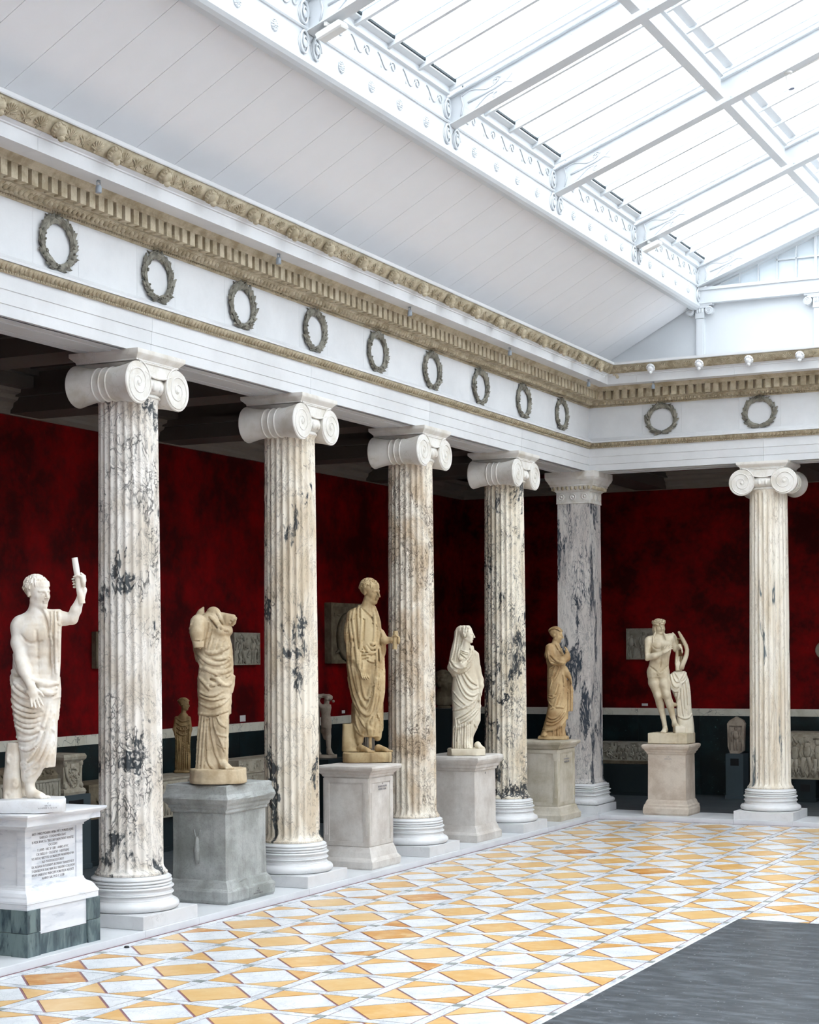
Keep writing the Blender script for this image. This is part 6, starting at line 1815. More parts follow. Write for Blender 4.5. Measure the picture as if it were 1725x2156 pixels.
def statue3():
    t, S = statue_root('tan marble man in a toga holding a short scroll', 774, 1604, 1.255)
    F = Frame(340, 1200, 3.0804, S, 774, 1604)
    s = Sculpt((-0.38, -0.36, 0.0), (0.46, 0.33, 2.22), 0.007)
    zb = 0.115
    slab_base('statue_base', [(-0.29, -0.17), (-0.2, -0.25), (0.05, -0.27), (0.26, -0.22), (0.295, -0.10), (0.285, 0.12), (0.1, 0.24), (-0.24, 0.22), (-0.30, 0.05)], 0.0, zb, M['s3'], t, 3, 0.004)
    s.loft(F.secs([(1178, 1172, 1252, 1.0, 0.03), (1100, 1172, 1250, 1.0, 0.03), (1000, 1176, 1250, 1.0, 0.03)]), 0.02, 3)
    s.loft(F.secs([(1180, 1180, 1330, .9, 0.03), (1150, 1180, 1290, .9, 0.04), (1100, 1190, 1262, .9, 0.04)]), 0.03)
    # feet
    a, b = F(1268, 0), F(1372, 0); foot(s, (a[0] + .02, -0.04, zb - .004), (b[0], -0.17, zb - .004))
    a, b = F(1390, 0), F(1492, 0); foot(s, (a[0], 0.0, zb - .004), (b[0], -0.10, zb - .004))
    s.poly([F(1300, 900, -0.02), F(1290, 1030, -0.03), F(1288, 1110, -0.02)], [0.075, 0.055, 0.045], 0.03)
    s.poly([F(1400, 900, 0.0), F(1405, 1000, 0.02), F(1402, 1090, 0.02)], [0.07, 0.06, 0.046], 0.03)
    s.loft(F.secs([(1085, 1262, 1418, .6), (1040, 1252, 1424, .66), (980, 1246, 1430, .7), (900, 1244, 1434, .74), (820, 1236, 1448, .74), (720, 1216, 1456, .74), (620, 1204, 1452, .74), (520, 1202, 1440, .74), (420, 1206, 1436, .74), (340, 1214, 1430, .68), (290, 1226, 1416, .6), (255, 1252, 1402, .52), (232, 1290, 1388, .5)]), 0.03, 2.3)
    s.loft(F.secs([(870, 1236, 1300, .9, .06), (950, 1232, 1310, .9, .06), (1010, 1236, 1320, .9, .05), (1070, 1250, 1330, .8, .04)]), 0.03)
    s.cone(F(1335, 262, -0.01), F(1352, 200, -0.01), 0.072, 0.066, 0.03)
    head(s, F(1366, 146, -0.015), 0.285, 55, -10, 3, 'short')
    # right arm under the cloth and hand
    s.poly([F(1248, 300, -0.04), F(1236, 430, -0.08), F(1250, 540, -0.11), F(1300, 615, -0.16)], [0.072, 0.072, 0.066, 0.044], 0.04)
    hand(s, F(1303, 618, -0.17), (0.2, -0.2, -0.3), (0.25, -0.06, -1.0), (1.0, -0.2, 0.2), 0.21, 0.3, 0.3)
    # left forearm and fist with scroll
    s.poly([F(1425, 420, -0.04), F(1455, 462, -0.08), F(1505, 458, -0.10)], [0.06, 0.046, 0.034], 0.02)
    ra, rb = np.array(F(1526, 400, -0.12)), np.array(F(1519, 520, -0.12))
    fist(s, (ra + rb) / 2 + [0, 0, .0], ra - rb, (0.55, 0.1, 0), 0.20)
    s.loft(F.secs([(470, 1425, 1460, 1.2, -.02), (520, 1430, 1464, 1.2, -.02), (560, 1428, 1456, 1.2, 0)]), 0.02)
    G = Frame(700, 1210, 9.583, S, 774, 1604)
    for p, r in (([(560, 580), (540, 800), (560, 1100), (580, 1500), (560, 1900)], .018), ([(480, 640), (430, 900), (470, 1200), (520, 1600), (540, 1950)], .018), ([(400, 700), (370, 950), (400, 1250), (450, 1500)], .016), ([(610, 700), (620, 950), (600, 1200), (600, 1500)], .018), ([(340, 900), (310, 1200), (330, 1600), (360, 1950)], .016), ([(290, 1000), (280, 1400), (300, 1900)], .014), ([(420, 1400), (420, 1700), (440, 2050)], .014),
                 ([(830, 660), (880, 900), (880, 1150), (860, 1350), (830, 1450)], .018), ([(880, 660), (950, 880), (960, 1150), (940, 1400)], .018), ([(930, 700), (1000, 950), (1010, 1250), (990, 1500)], .016), ([(960, 1450), (980, 1700), (990, 2000)], .016), ([(1010, 1300), (1040, 1600), (1060, 2000)], .014),
                 ([(700, 1450), (740, 1560), (800, 1610), (860, 1570)], .022), ([(740, 1410), (790, 1520), (850, 1540), (900, 1440)], .020), ([(780, 1390), (830, 1460), (890, 1400)], .018), ([(600, 1540), (690, 1570), (740, 1560)], .012), ([(610, 1620), (700, 1630), (780, 1600)], .012), ([(620, 1690), (720, 1680), (800, 1630)], .012), ([(700, 1700), (820, 1800), (900, 1780)], .010)):
        s.fold(G.rz(*p), r)
    s.fold(G.rz((620, 700), (720, 800), (830, 900)), 0.012, 0.01, 0.2, True)
    for p, r in (([(1225, 640), (1252, 800), (1300, 920), (1345, 948), (1372, 890), (1388, 760), (1402, 600)], .020), ([(1216, 700), (1248, 850), (1300, 935)], .018), ([(1262, 640), (1290, 800), (1330, 900), (1352, 860), (1372, 740)], .018), ([(1300, 700), (1320, 820), (1340, 850), (1360, 760)], .016), ([(1235, 600), (1270, 760), (1315, 890)], .016), ([(1420, 600), (1412, 760), (1390, 900), (1340, 990)], .016), ([(1440, 600), (1434, 760), (1410, 900), (1360, 1000), (1300, 1060)], .016), ([(1452, 650), (1448, 800), (1425, 920), (1395, 1000)], .014), ([(1400, 500), (1405, 640), (1398, 800)], .014), ([(1425, 500), (1430, 640), (1425, 780)], .014),
                 ([(1262, 940), (1270, 1010), (1300, 1070)], .014), ([(1290, 960), (1320, 1020), (1360, 1040)], .014), ([(1345, 1000), (1352, 1090)], .018), ([(1366, 980), (1362, 1060), (1358, 1130)], .018), ([(1380, 950), (1372, 1030)], .014), ([(1250, 1000), (1275, 1060), (1330, 1085)], .014), ([(1410, 940), (1425, 1000), (1418, 1070)], .012)):
        s.fold(F.rz(*p), r)
    s.box(F(1356, 1110, -0.02), (0.018, 0.04, 0.10), 0.02, 0.01)
    for k in range(9):
        x = 1222 + 26 * k; s.fold(F.rz((x + 10, 330), (x, 700), (x + 6, 1060)), 0.016, 0.012, 0.5, False, True)
    s.mesh('figure', M['s3'], t)
    b = MB(); b.tube([tuple(ra + (rb - ra) * f) for f in np.linspace(0, 1, 6)], 0.029, 16); fixn(b.obj('scroll', M['s3'], t, math.radians(50)))

def statue4():
    t, S = statue_root('cream marble veiled woman with a broken hand', 982, 1590, 1.20)
    F = Frame(930, 1300, 6.958, S, 982, 1590)
    s = Sculpt((-0.30, -0.28, 0.0), (0.28, 0.26, 1.80), 0.0065)
    zb = 0.088
    slab_base('statue_base', [(-0.25, -0.1), (-0.2, -0.19), (0.1, -0.2), (0.25, -0.12), (0.25, 0.08), (0.1, 0.18), (-0.2, 0.18), (-0.25, 0.05)], 0.0, zb, M['s4'], t, 4, 0.005)
    s.loft(F.secs([(1925, 148, 470, .8), (1850, 152, 466, .78), (1760, 156, 468, .78), (1640, 160, 520, .74), (1520, 166, 575, .7), (1400, 166, 578, .7), (1300, 162, 578, .7), (1200, 157, 582, .7), (1100, 152, 586, .7), (1000, 158, 575, .7), (900, 168, 550, .7), (820, 175, 530, .7), (740, 165, 522, .7), (640, 170, 516, .68), (560, 175, 508, .62), (480, 200, 492, .54), (420, 235, 478, .46)]), 0.03, 2.2)
    s.loft(F.secs([(860, 160, 250, 1.1, -.04), (780, 108, 262, .9, -.05), (700, 103, 250, .9, -.05), (600, 122, 240, .9, -.03), (500, 142, 240, .9, 0), (400, 168, 290, .8, .02), (300, 192, 330, .75, .02), (210, 200, 400, .62, .01), (150, 235, 445, .55, .0), (124, 280, 420, .5, 0)]), 0.03, 2.2)
    s.cone(F(355, 480, -0.02), F(372, 360, -0.03), 0.052, 0.05, 0.03)
    head(s, F(388, 262, -0.035), 0.215, 72, -4, 0, 'none', True)
    for i in range(5):
        x = 400 + 12 * i; s.ell(F(x - 30, 180 + 12 * (4 - i), -0.075 + 0.012 * i), (0.022, 0.022, 0.022), 0.01)
        s.ell(F(400 + 8 * i, 165 + 3 * i, -0.07 + .01 * i), (0.02, 0.02, 0.02), 0.01)
    s.cone(F(455, 300, -0.05), F(466, 305, -0.05), 0.01, 0.008, 0.005)
    # right forearm, broken
    s.poly([F(150, 740, -0.09), F(220, 740, -0.14), F(310, 700, -0.17), F(350, 672, -0.17)], [0.055, 0.055, 0.042, 0.030], 0.03)
    s.ell(F(285, 610, -0.16), (0.035, 0.03, 0.03), 0.02); s.ell(F(300, 655, -0.20), (0.015, 0.02, 0.014), 0.006, True)
    # left arm and hand
    s.poly([F(505, 560, 0.0), F(530, 760, 0.0), F(575, 920, -0.02)], [0.05, 0.046, 0.042], 0.03)
    s.poly([F(575, 920, -0.02), F(585, 1010, -0.05), F(570, 1090, -0.06)], [0.042, 0.036, 0.026], 0.02)
    hand(s, F(572, 1085, -0.06), (-0.5, -0.3, 0), (-0.1, -0.2, -1), (-0.6, -0.8, 0), 0.15, 0.4, 0.2)
    a, b = F(500, 0), F(590, 0); foot(s, (a[0], -0.02, zb - .005), (b[0], -0.10, zb - .005)); foot(s, (F(330, 0)[0], -0.06, zb - .005), (F(400, 0)[0], -0.17, zb - .005))
    for p, r in (([(120, 660), (150, 760), (240, 810), (340, 790), (440, 700), (480, 560)], .015), ([(115, 720), (160, 800), (260, 830), (370, 780)], .013), ([(140, 620), (190, 720), (280, 760), (370, 720)], .013), ([(420, 400), (450, 480), (430, 580), (360, 650)], .014), ([(455, 400), (475, 500), (460, 600), (380, 690)], .014), ([(290, 510), (340, 540), (390, 540)], .009), ([(285, 530), (330, 570), (370, 600)], .009), ([(300, 490), (350, 510), (395, 520)], .008),
                 ([(250, 860), (300, 1000), (380, 1120), (470, 1160), (530, 1110)], .014), ([(310, 830), (380, 980), (460, 1060), (530, 1030)], .014), ([(350, 820), (430, 940), (520, 990)], .012), ([(230, 900), (290, 1080), (380, 1200), (480, 1220)], .013), ([(170, 1080), (260, 1200), (360, 1290), (430, 1300)], .011), ([(160, 1200), (240, 1290), (320, 1330)], .010),
                 ([(170, 1360), (300, 1330), (430, 1270), (520, 1180)], .014), ([(200, 1480), (330, 1420), (450, 1330), (540, 1190)], .014), ([(260, 1500), (380, 1440), (480, 1360), (550, 1240)], .013), ([(170, 1640), (280, 1600), (400, 1530), (500, 1430), (575, 1300)], .018), ([(230, 1570), (340, 1510), (450, 1430), (540, 1330)], .012), ([(205, 1480), (210, 1560), (225, 1620)], .014), ([(240, 1490), (250, 1560)], .010),
                 ([(560, 1120), (555, 1250), (530, 1370)], .013), ([(585, 1150), (578, 1300), (580, 1480)], .012), ([(240, 140), (215, 300), (190, 480), (140, 650)], .009), ([(290, 130), (265, 300), (230, 500), (200, 640)], .009), ([(340, 130), (325, 280), (290, 400), (245, 560)], .011), ([(380, 140), (345, 290), (320, 380), (260, 560)], .011)):
        s.fold(F.rz(*p), r)
    for x in (175, 205, 240, 268, 300, 340, 372, 400, 430, 455): s.fold(F.rz((x + 8, 1600 - (x - 175) * 0.35), (x, 1750), (x - 4, 1910)), 0.012, 0.009, 0.6)
    s.fold(F.rz((480, 1560), (530, 1600), (500, 1700), (470, 1760)), 0.012)
    for k in range(8):
        x = 190 + 44 * k; s.fold(F.rz((x + 10, 500), (x, 1000), (x, 1880)), 0.014, 0.012, 0.5, False, True)
    s.mesh('figure', M['s4'], t)

def statue5():
    t, S = statue_root('golden marble woman wrapped in a cloak beside the square pier', 1165, 1557, 1.238)
    F = Frame(1130, 1310, 7.985, S, 1165, 1557)
    s = Sculpt((-0.30, -0.28, 0.0), (0.36, 0.26, 1.80), 0.007)
    zb = 0.05
    slab_base('statue_base', [(-0.235, -0.08), (-0.1, -0.17), (0.15, -0.17), (0.235, -0.08), (0.22, 0.1), (0, 0.17), (-0.2, 0.14)], 0.0, zb, M['s5'], t, 5, 0.005)
    s.loft(F.secs([(1935, 60, 500, .66), (1880, 75, 495, .68), (1800, 105, 482, .72), (1700, 130, 495, .74), (1600, 158, 515, .74), (1500, 180, 515, .74), (1400, 200, 512, .74), (1300, 192, 518, .74), (1200, 190, 520, .74), (1100, 192, 520, .74), (1000, 188, 520, .72), (900, 184, 515, .72), (820, 190, 495, .72), (740, 188, 490, .7), (660, 172, 500, .7), (560, 170, 480, .68), (470, 175, 440, .62), (410, 190, 410, .55), (365, 215, 385, .5)]), 0.03, 2.2)
    s.cone(F(320, 400, -0.01), F(330, 320, -0.01), 0.055, 0.048, 0.03)
    head(s, F(350, 222, -0.01), 0.225, 70, -10, 0, 'bun', True)
    s.poly([F(220, 440, -0.05), F(215, 560, -0.08), F(270, 650, -0.13), F(400, 660, -0.18), F(500, 610, -0.17), F(515, 540, -0.15)], [0.06, 0.066, 0.062, 0.06, 0.05, 0.036], 0.03)
    hand(s, F(512, 560, -0.15), (-0.6, 0.3, 0.2), (-0.05, 0.1, 1.0), (-0.3, -0.9, 0), 0.15, 0.5, 0.2)
    s.poly([F(480, 800, -0.02), F(520, 880, -0.05), F(555, 930, -0.06)], [0.05, 0.042, 0.03], 0.02)
    hand(s, F(552, 928, -0.06), (-0.5, -0.2, -0.2), (0.35, -0.1, -1), (0.3, -0.9, 0), 0.15, 0.45, 0.2)
    s.loft(F.secs([(980, 520, 590, .7, -.03), (1100, 518, 606, .6, -.03), (1300, 515, 620, .5, -.03), (1505, 512, 612, .5, -.03)]), 0.015, 3)
    s.loft(F.secs([(1480, 500, 540, .8, -.02), (1640, 500, 530, .8, -.02)]), 0.015)
    a, b = F(150, 0), F(90, 0); foot(s, (a[0] + .03, -0.03, zb - .005), (b[0] - .01, -0.15, zb - .005)); foot(s, (F(330, 0)[0], 0.0, zb - .005), (F(380, 0)[0], -0.13, zb - .005))
    for p, r in (([(370, 390), (430, 480), (490, 550)], .012), ([(330, 380), (400, 500), (480, 590)], .012), ([(240, 560), (320, 660), (430, 700), (490, 690)], .016), ([(250, 650), (350, 690), (450, 720)], .014), ([(185, 500), (200, 640), (240, 720), (290, 690)], .014), ([(165, 560), (180, 720), (210, 790)], .014), ([(180, 780), (240, 790), (300, 720)], .014), ([(180, 900), (200, 960), (250, 930), (300, 800), (320, 730)], .014), ([(220, 960), (290, 880), (340, 760)], .012), ([(260, 1000), (330, 900), (380, 760)], .011),
                 ([(200, 1230), (270, 1250), (330, 1150), (350, 1050)], .012), ([(205, 1330), (230, 1410), (300, 1420), (330, 1300), (370, 1200)], .014), ([(195, 1250), (240, 1300), (290, 1260), (320, 1150)], .012), ([(220, 1150), (250, 1000), (290, 860)], .011), ([(450, 900), (470, 1100), (440, 1300), (400, 1400)], .010), ([(500, 960), (505, 1200), (500, 1500)], .014),
                 ([(160, 1560), (230, 1640), (330, 1610), (430, 1480), (480, 1380)], .014), ([(200, 1480), (270, 1430), (380, 1420), (450, 1440)], .014), ([(125, 1700), (220, 1740), (340, 1690), (450, 1580), (500, 1480)], .014), ([(140, 1640), (240, 1690), (350, 1640), (450, 1520)], .011), ([(110, 1790), (220, 1820), (350, 1790), (450, 1700), (500, 1600)], .016), ([(105, 1840), (200, 1820)], .014),
                 ([(545, 1000), (545, 1250), (535, 1500)], .012), ([(575, 1000), (585, 1250), (580, 1500)], .012), ([(600, 1050), (610, 1200), (600, 1340)], .012)):
        s.fold(F.rz(*p), r)
    for x in (270, 300, 345, 380, 420, 455, 480): s.fold(F.rz((x + 4, 1800 - (x - 270) * 0.4), (x, 1930)), 0.013, 0.009, 0.6)
    for k in range(8):
        x = 205 + 36 * k; s.fold(F.rz((x + 10, 450), (x, 1000), (x - 20 + 4 * k, 1880)), 0.014, 0.012, 0.5, False, True)
    s.mesh('figure', M['s5'], t)

def statue6():
    t = thing('marble_statue', 'nude marble man with a wreath, leaning a lyre on a draped stump', 'statue', (1.47, 0.05, 1.152), 0, 'marble statues on pedestals')
    b = MB(); b.box(-0.315, 0.30, -0.215, 0.215, 0.0, 0.162, 0.008); b.obj('statue_base', M['s6'], t)
    e = Vector((1.47, 0.05, 1.146)) - Vector(CAM); dist = e.dot(FW); S = 3597.868 / dist
    ax = 862.5 + 3597.868 * e.dot(rt) / dist; by = 1375.586 - 3597.868 * e.dot(up) / dist
    F = Frame(1310, 1290, 7.433, S, ax, by)
    ZB = 0.16
    s = Sculpt((-0.42, -0.36, 0.09), (0.52, 0.36, 2.10), 0.007)
    zz = lambda y: F(0, y)[2]
    off = 0.0
    # legs
    s.poly([F(490, 930, 0.0), F(508, 1100, -0.02), F(565, 1300, -0.02)], [0.085, 0.086, 0.064], 0.03)
    s.poly([F(565, 1300, -0.02), F(605, 1440, 0.02), F(655, 1640, 0.04), F(682, 1800, 0.04)], [0.064, 0.060, 0.040, 0.037], 0.02)
    s.poly([F(645, 940, -0.02), F(665, 1110, -0.06), F(690, 1290, -0.08)], [0.098, 0.088, 0.064], 0.03)
    s.poly([F(690, 1290, -0.08), F(745, 1440, -0.06), F(790, 1620, -0.04), F(812, 1700, -0.05)], [0.066, 0.060, 0.040, 0.036], 0.02)
    s.ell(F(560, 1300, -0.07), (0.04, 0.03, 0.05), 0.03); s.ell(F(690, 1285, -0.13), (0.04, 0.03, 0.05), 0.03)
    a = F(690, 0)[0]; foot(s, (a, 0.03, ZB), (F(615, 0)[0], -0.17, ZB), 0.045)
    q = F(815, 1790); foot(s, (q[0] - 0.01, -0.03, q[2] - 0.01), (q[0] + 0.05, -0.22, q[2] - 0.012), 0.045)
    # torso
    s.loft(F.secs([(1010, 420, 728, .72), (940, 408, 738, .74), (860, 420, 742, .72), (780, 440, 745, .68), (700, 455, 755, .66), (620, 460, 775, .68), (540, 458, 790, .70), (470, 462, 790, .68), (420, 480, 775, .6), (385, 520, 720, .5)]), 0.03, 2.3)
    s.ell(F(545, 520, -0.075), (0.085, 0.045, 0.06), 0.05); s.ell(F(690, 505, -0.075), (0.085, 0.045, 0.06), 0.05)
    s.fold(F.rz((470, 520), (500, 575), (560, 590), (605, 560)), 0.008, 0.014, 0.2, True)
    for sg in (-1, 1):
        for j in range(3): s.ell(F(605 + sg * 36, 640 + 60 * j, -0.088), (0.036, 0.022, 0.03), 0.035)
    s.fold(F.rz((608, 480), (606, 600), (604, 720), (590, 850)), 0.006, 0.018, 0.3, True)
    s.fold(F.rz((440, 850), (510, 910), (555, 950)), 0.010, 0.016, 0.3, True); s.fold(F.rz((735, 830), (660, 890), (590, 940)), 0.010, 0.016, 0.3, True)
    s.ell(F(606, 752, -0.14), (0.008, 0.012, 0.010), 0.006, True)
    s.ell(F(562, 955, -0.10), (0.028, 0.03, 0.030), 0.02); s.cone(F(565, 950, -0.13), F(562, 985, -0.13), 0.012, 0.010, 0.01)
    # neck and head
    s.cone(F(600, 410, 0.0), F(592, 320, -0.01), 0.062, 0.056, 0.04)
    s.cone(F(470, 425, 0.0), F(590, 385, 0.01), 0.058, 0.05, 0.05); s.cone(F(760, 400, 0.0), F(610, 385, 0.01), 0.058, 0.05, 0.05)
    head(s, F(592, 222, -0.015), 0.235, 16, -8, 6, 'wreath')
    s.poly([F(660, 330, -0.08), F(675, 380, -0.12), F(685, 425, -0.12)], [0.016, 0.013, 0.008], 0.01); s.poly([F(520, 330, -0.06), F(490, 400, -0.09), F(485, 470, -0.10)], [0.016, 0.013, 0.008], 0.01)
    # right arm across the chest
    s.ell(F(425, 450, -0.01), (0.062, 0.065, 0.07), 0.04)
    s.poly([F(418, 470, -0.02), F(395, 600, -0.04), F(395, 705, -0.08)], [0.058, 0.052, 0.046], 0.02)
    s.poly([F(395, 705, -0.08), F(500, 680, -0.15), F(630, 625, -0.21)], [0.050, 0.046, 0.030], 0.02)
    hand(s, F(632, 622, -0.215), (0.1, 0.8, -0.3), (0.8, 0.05, 0.62), (0.3, -0.2, 0.9), 0.18, 0.3, 0.3)
    # left arm down behind the lyre
    s.ell(F(775, 400, 0.0), (0.058, 0.06, 0.065), 0.04)
    s.poly([F(780, 415, 0.0), F(825, 510, 0.03), F(855, 580, 0.04)], [0.052, 0.046, 0.040], 0.02)
    s.poly([F(855, 580, 0.04), F(895, 545, -0.02), F(905, 520, -0.06)], [0.040, 0.034, 0.026], 0.02)
    hand(s, F(900, 530, -0.05), (-0.4, 0.4, 0.3), (0.25, -0.4, -0.4), (0, 0.2, 1), 0.16, 0.5, 0.3)
    # strut between leg and stump
    s.cone(F(790, 1440, -0.03), F(870, 1450, 0.03), 0.032, 0.03, 0.02)
    s.mesh('figure', M['s6'], t, (0, 0, 0)).rotation_euler = (0, 0, TH)
    # draped stump
    d = Sculpt((-0.12, -0.30, 0.09), (0.50, 0.34, 1.24), 0.008)
    d.loft(F.secs([(1895, 858, 1140, .85, .03), (1780, 860, 1136, .85, .03), (1660, 862, 1122, .85, .03), (1500, 862, 1096, .85, .03), (1380, 855, 1090, .85, .03), (1250, 800, 1078, .7, .02), (1150, 750, 1064, .62, .01), (1050, 745, 1048, .62, .01), (970, 760, 1024, .62, .01), (920, 830, 1000, .62, .01)]), 0.03, 2.3)
    d.box((F(880, 0)[0], -0.10, ZB + 0.05), (0.08, 0.13, 0.055), 0.02, 0.02)
    for p, r in (([(770, 980), (790, 1130), (850, 1190), (910, 1120)], .016), ([(800, 960), (830, 1080), (870, 1110), (900, 1060)], .014), ([(750, 1060), (770, 1200), (850, 1260), (920, 1150)], .016), ([(840, 950), (860, 1020), (890, 1040)], .013), ([(1010, 950), (960, 1040), (900, 1090)], .018), ([(1020, 1000), (980, 1080), (920, 1120)], .014), ([(980, 930), (930, 1010), (890, 1060)], .013),
                 ([(920, 1110), (880, 1280), (870, 1450), (880, 1620)], .014), ([(930, 1130), (930, 1350), (950, 1550), (970, 1650)], .014), ([(960, 1120), (980, 1320), (990, 1520), (985, 1640)], .014), ([(1000, 1080), (1030, 1300), (1040, 1500), (1010, 1640)], .014), ([(1035, 1040), (1060, 1250), (1070, 1450), (1060, 1580)], .013), ([(870, 1620), (960, 1665), (1040, 1660), (1090, 1590)], .014),
                 ([(800, 1260), (810, 1340), (800, 1400), (830, 1440)], .016), ([(840, 1270), (845, 1360), (840, 1440), (850, 1520)], .014)):
        d.fold(F.rz(*p), r)
    for k in range(6):
        x = 880 + 34 * k; d.fold(F.rz((x, 1000), (x + 5, 1600)), 0.014, 0.012, 0.5, False, True)
    d.mesh('draped_stump', M['s4'], t).rotation_euler = (0, 0, TH)
    # lyre
    b = MB()
    def rod(pts, r): b.tube([F(*p) for p in pts], r, 12)
    rod([(880, 300, -0.10), (912, 360, -0.10), (955, 440, -0.10), (995, 520, -0.10), (1012, 590, -0.10), (1005, 660, -0.10), (980, 740, -0.09), (950, 810, -0.08), (925, 885, -0.07)], [0.014, 0.024, 0.030, 0.032, 0.032, 0.034, 0.036, 0.038, 0.040])
    rod([(802, 320, 0.02), (835, 365, 0.02), (868, 430, 0.02), (885, 520, 0.02), (882, 620, 0.01), (872, 720, 0.0), (868, 800, -0.01), (880, 880, -0.03)], [0.014, 0.022, 0.028, 0.030, 0.030, 0.032, 0.034, 0.036])
    fixn(b.obj('lyre_arms', M['s6'], t, True)).rotation_euler = (0, 0, TH)
    b = MB(); b.tube([F(862, 420, 0.02), F(920, 415, -0.04), F(970, 440, -0.10)], 0.014, 10)
    for k in range(5):
        f = k / 4.0; b.tube([F(880 + 70 * f, 425, 0.0 - 0.09 * f), F(885 + 45 * f, 840, -0.02 - 0.05 * f)], 0.005, 5)
    b.obj('strings', M['s7'], t, True).rotation_euler = (0, 0, TH)  # brown marble here paints the shade inside the lyre onto the strings
    q = Sculpt((0.05, -0.25, 0.95), (0.40, 0.2, 1.5), 0.009)
    q.loft(F.secs([(915, 835, 945, .8, -.03), (870, 822, 955, .8, -.03), (820, 825, 935, .7, -.03), (760, 868, 940, .4, -.03), (690, 880, 960, .25, -.03)]), 0.02)
    q.mesh('sound_box', M['s6'], t).rotation_euler = (0, 0, TH)

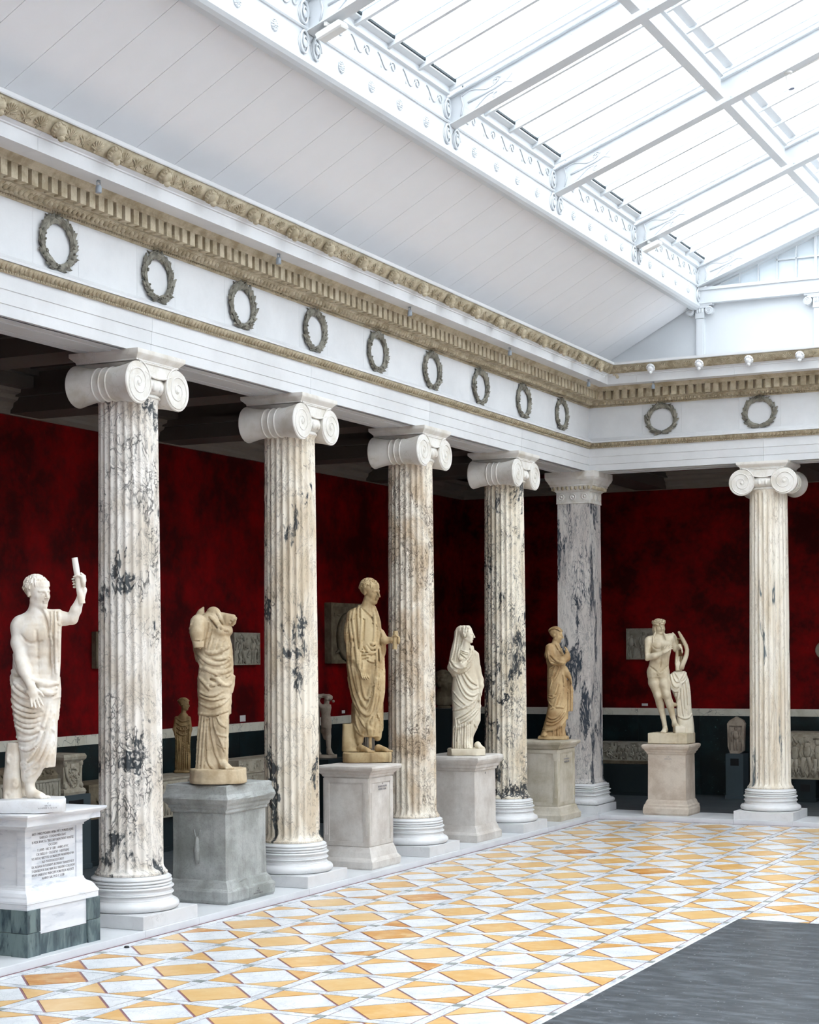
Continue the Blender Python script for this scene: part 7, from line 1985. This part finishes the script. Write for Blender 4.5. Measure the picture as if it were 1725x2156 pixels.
def small_statues():
    # brown draped woman near the left wall
    p = px_on_z(399, 1640, 1.0)
    e = np.array(px_on_z(399, 1637, 0.96))
    t = thing('small_statue', 'small brown draped statuette against the red wall left of the headless statue', 'statue', (-3.2, -6.33, 1.0), TH, 'small sculptures in the gallery')
    s = Sculpt((-0.2, -0.16, 0.0), (0.2, 0.16, 1.02), 0.008)
    s.loft([(0.0, 0, 0, .125, .10), (0.03, 0, 0, .125, .10), (0.04, -.005, 0, .105, .085), (0.35, 0, 0, .095, .08), (0.6, 0, 0, .105, .075), (0.72, .0, 0, .085, .06), (0.78, .01, 0, .05, .04)], .02)
    s.cone((.005, 0, .75), (.015, 0, .85), .035, .032, .02)
    head(s, (.022, -.005, .905), 0.16, 70, -5, 0, 'bun')
    s.poly([(-.08, -.02, .72), (-.1, -.04, .58), (-.07, -.07, .45)], [.03, .027, .02], .02); s.poly([(.08, -.02, .72), (.1, -.03, .58), (.085, -.05, .42)], [.03, .025, .018], .02)
    for k in range(9): s.fold([(-.085 + .021 * k, .62 - .02 * (k % 3)), (-.09 + .0225 * k, .3), (-.1 + .025 * k, .05)], .009, .008, .6)
    for k in range(4): s.fold([(-.07, .72 - .06 * k), (0, .66 - .06 * k), (.075, .7 - .06 * k)], .010, .008, .5)
    s.mesh('figure', M['s7'], t)
    # broken nude torso with a little column
    t = thing('small_statue', 'broken nude statue leaning on a short column left of the togaed man', 'statue', (-3.0, -2.83, 1.0), TH, 'small sculptures in the gallery')
    b = MB(); b.box(-.17, .17, -.12, .12, 0, .045, .005); b.obj('statue_base', M['s8'], t)
    s = Sculpt((-.2, -.15, .03), (.2, .15, 1.0), .009)
    s.poly([(.03, 0, .50), (.045, -.01, .32), (.05, 0, .12), (.05, 0, .07)], [.06, .045, .03, .025], .02); s.poly([(.0, .02, .5), (-.02, .04, .4), (.0, .05, .30)], [.055, .045, .035], .02)
    s.loft([(.45, .02, 0, .075, .06), (.55, .015, 0, .08, .06), (.65, .01, 0, .068, .05), (.75, .01, 0, .088, .06), (.80, .01, 0, .08, .05)], .02)
    s.poly([(.02, 0, .80), (.03, -.01, .87)], [.04, .04], .02)
    s.ell((.06, -.02, .90), (.06, .05, .05), .02)
    for i in range(14):
        r = random.Random(i); s.ell((.05 + r.uniform(-.05, .08), -.03 + r.uniform(-.05, .05), .90 + r.uniform(-.06, .04)), (.022, .022, .022), .008, i % 3 == 0)
    s.poly([(-.06, -.02, .77), (-.11, -.02, .84), (-.10, 0, .90)], [.035, .03, .028], .02); s.poly([(-.09, 0, .92), (-.03, 0, .93), (.05, 0, .92)], [.03, .03, .028], .02)
    foot(s, (.045, .02, .04), (.10, -.09, .04))
    s.mesh('figure', M['s8'], t)
    b = MB(); b.lathe([(.05, .045), (.055, .06), (.042, .08), (.036, .1), (.032, .86), (.04, .87), (.05, .89), (.085, .91), (.085, .93)], 18, (-.11, .01, 0)); b.box(-.20, .0, -.06, .08, .93, .955); fixn(b.obj('short_column', M['s8'], t, math.radians(40)))
    # slender figure half hidden behind the third column
    t = thing('small_statue', 'pale slender figure half hidden between the togaed man and the third column', 'statue', (-3.0, -1.42, 1.0), TH, 'small sculptures in the gallery')
    b = MB(); b.lathe([(.14, 0), (.145, .02), (.13, .04)], 20); fixn(b.obj('statue_base', M['s8'], t))
    s = Sculpt((-.17, -.14, .03), (.17, .14, 1.03), .009)
    s.loft([(.04, 0, 0, .1, .08), (.3, 0, 0, .085, .07), (.55, .005, 0, .095, .07), (.72, 0, 0, .085, .055), (.78, 0, 0, .04, .04)], .02); s.cone((0, 0, .75), (0, 0, .86), .034, .03, .02)
    head(s, (.0, -.005, .91), .16, 30, 0, 0, 'short'); s.poly([(-.085, 0, .72), (-.1, -.03, .55), (-.06, -.07, .45)], [.028, .024, .018], .02); s.poly([(.085, 0, .72), (.1, -.03, .55), (.07, -.06, .42)], [.028, .024, .018], .02)
    for k in range(7): s.fold([(-.07 + .023 * k, .6), (-.08 + .026 * k, .06)], .010, .008, .6)
    s.mesh('figure', M['s8'], t)
    # bearded head
    t = thing('marble_bust', 'dark bearded marble head in the shadow behind the veiled woman', 'bust', (-2.9, 1.16, 1.62), TH, 'small sculptures in the gallery')
    b = MB(); b.lathe([(.12, 0), (.125, .02), (.09, .05), (.07, .08)], 20); fixn(b.obj('socle', M['rel3'], t))
    s = Sculpt((-.36, -.34, .04), (.36, .34, .75), .013)
    s.cone((0, 0.02, .06), (0, .0, .25), .14, .13, .04); s.ell((0, .02, .12), (.2, .13, .09), .05)
    head(s, (0.02, -.02, .41), .42, 60, -5, 0, 'beard')
    s.mesh('head', M['rel3'], t)
statue1(); statue2(); statue3(); statue4(); statue5(); statue6(); small_statues()
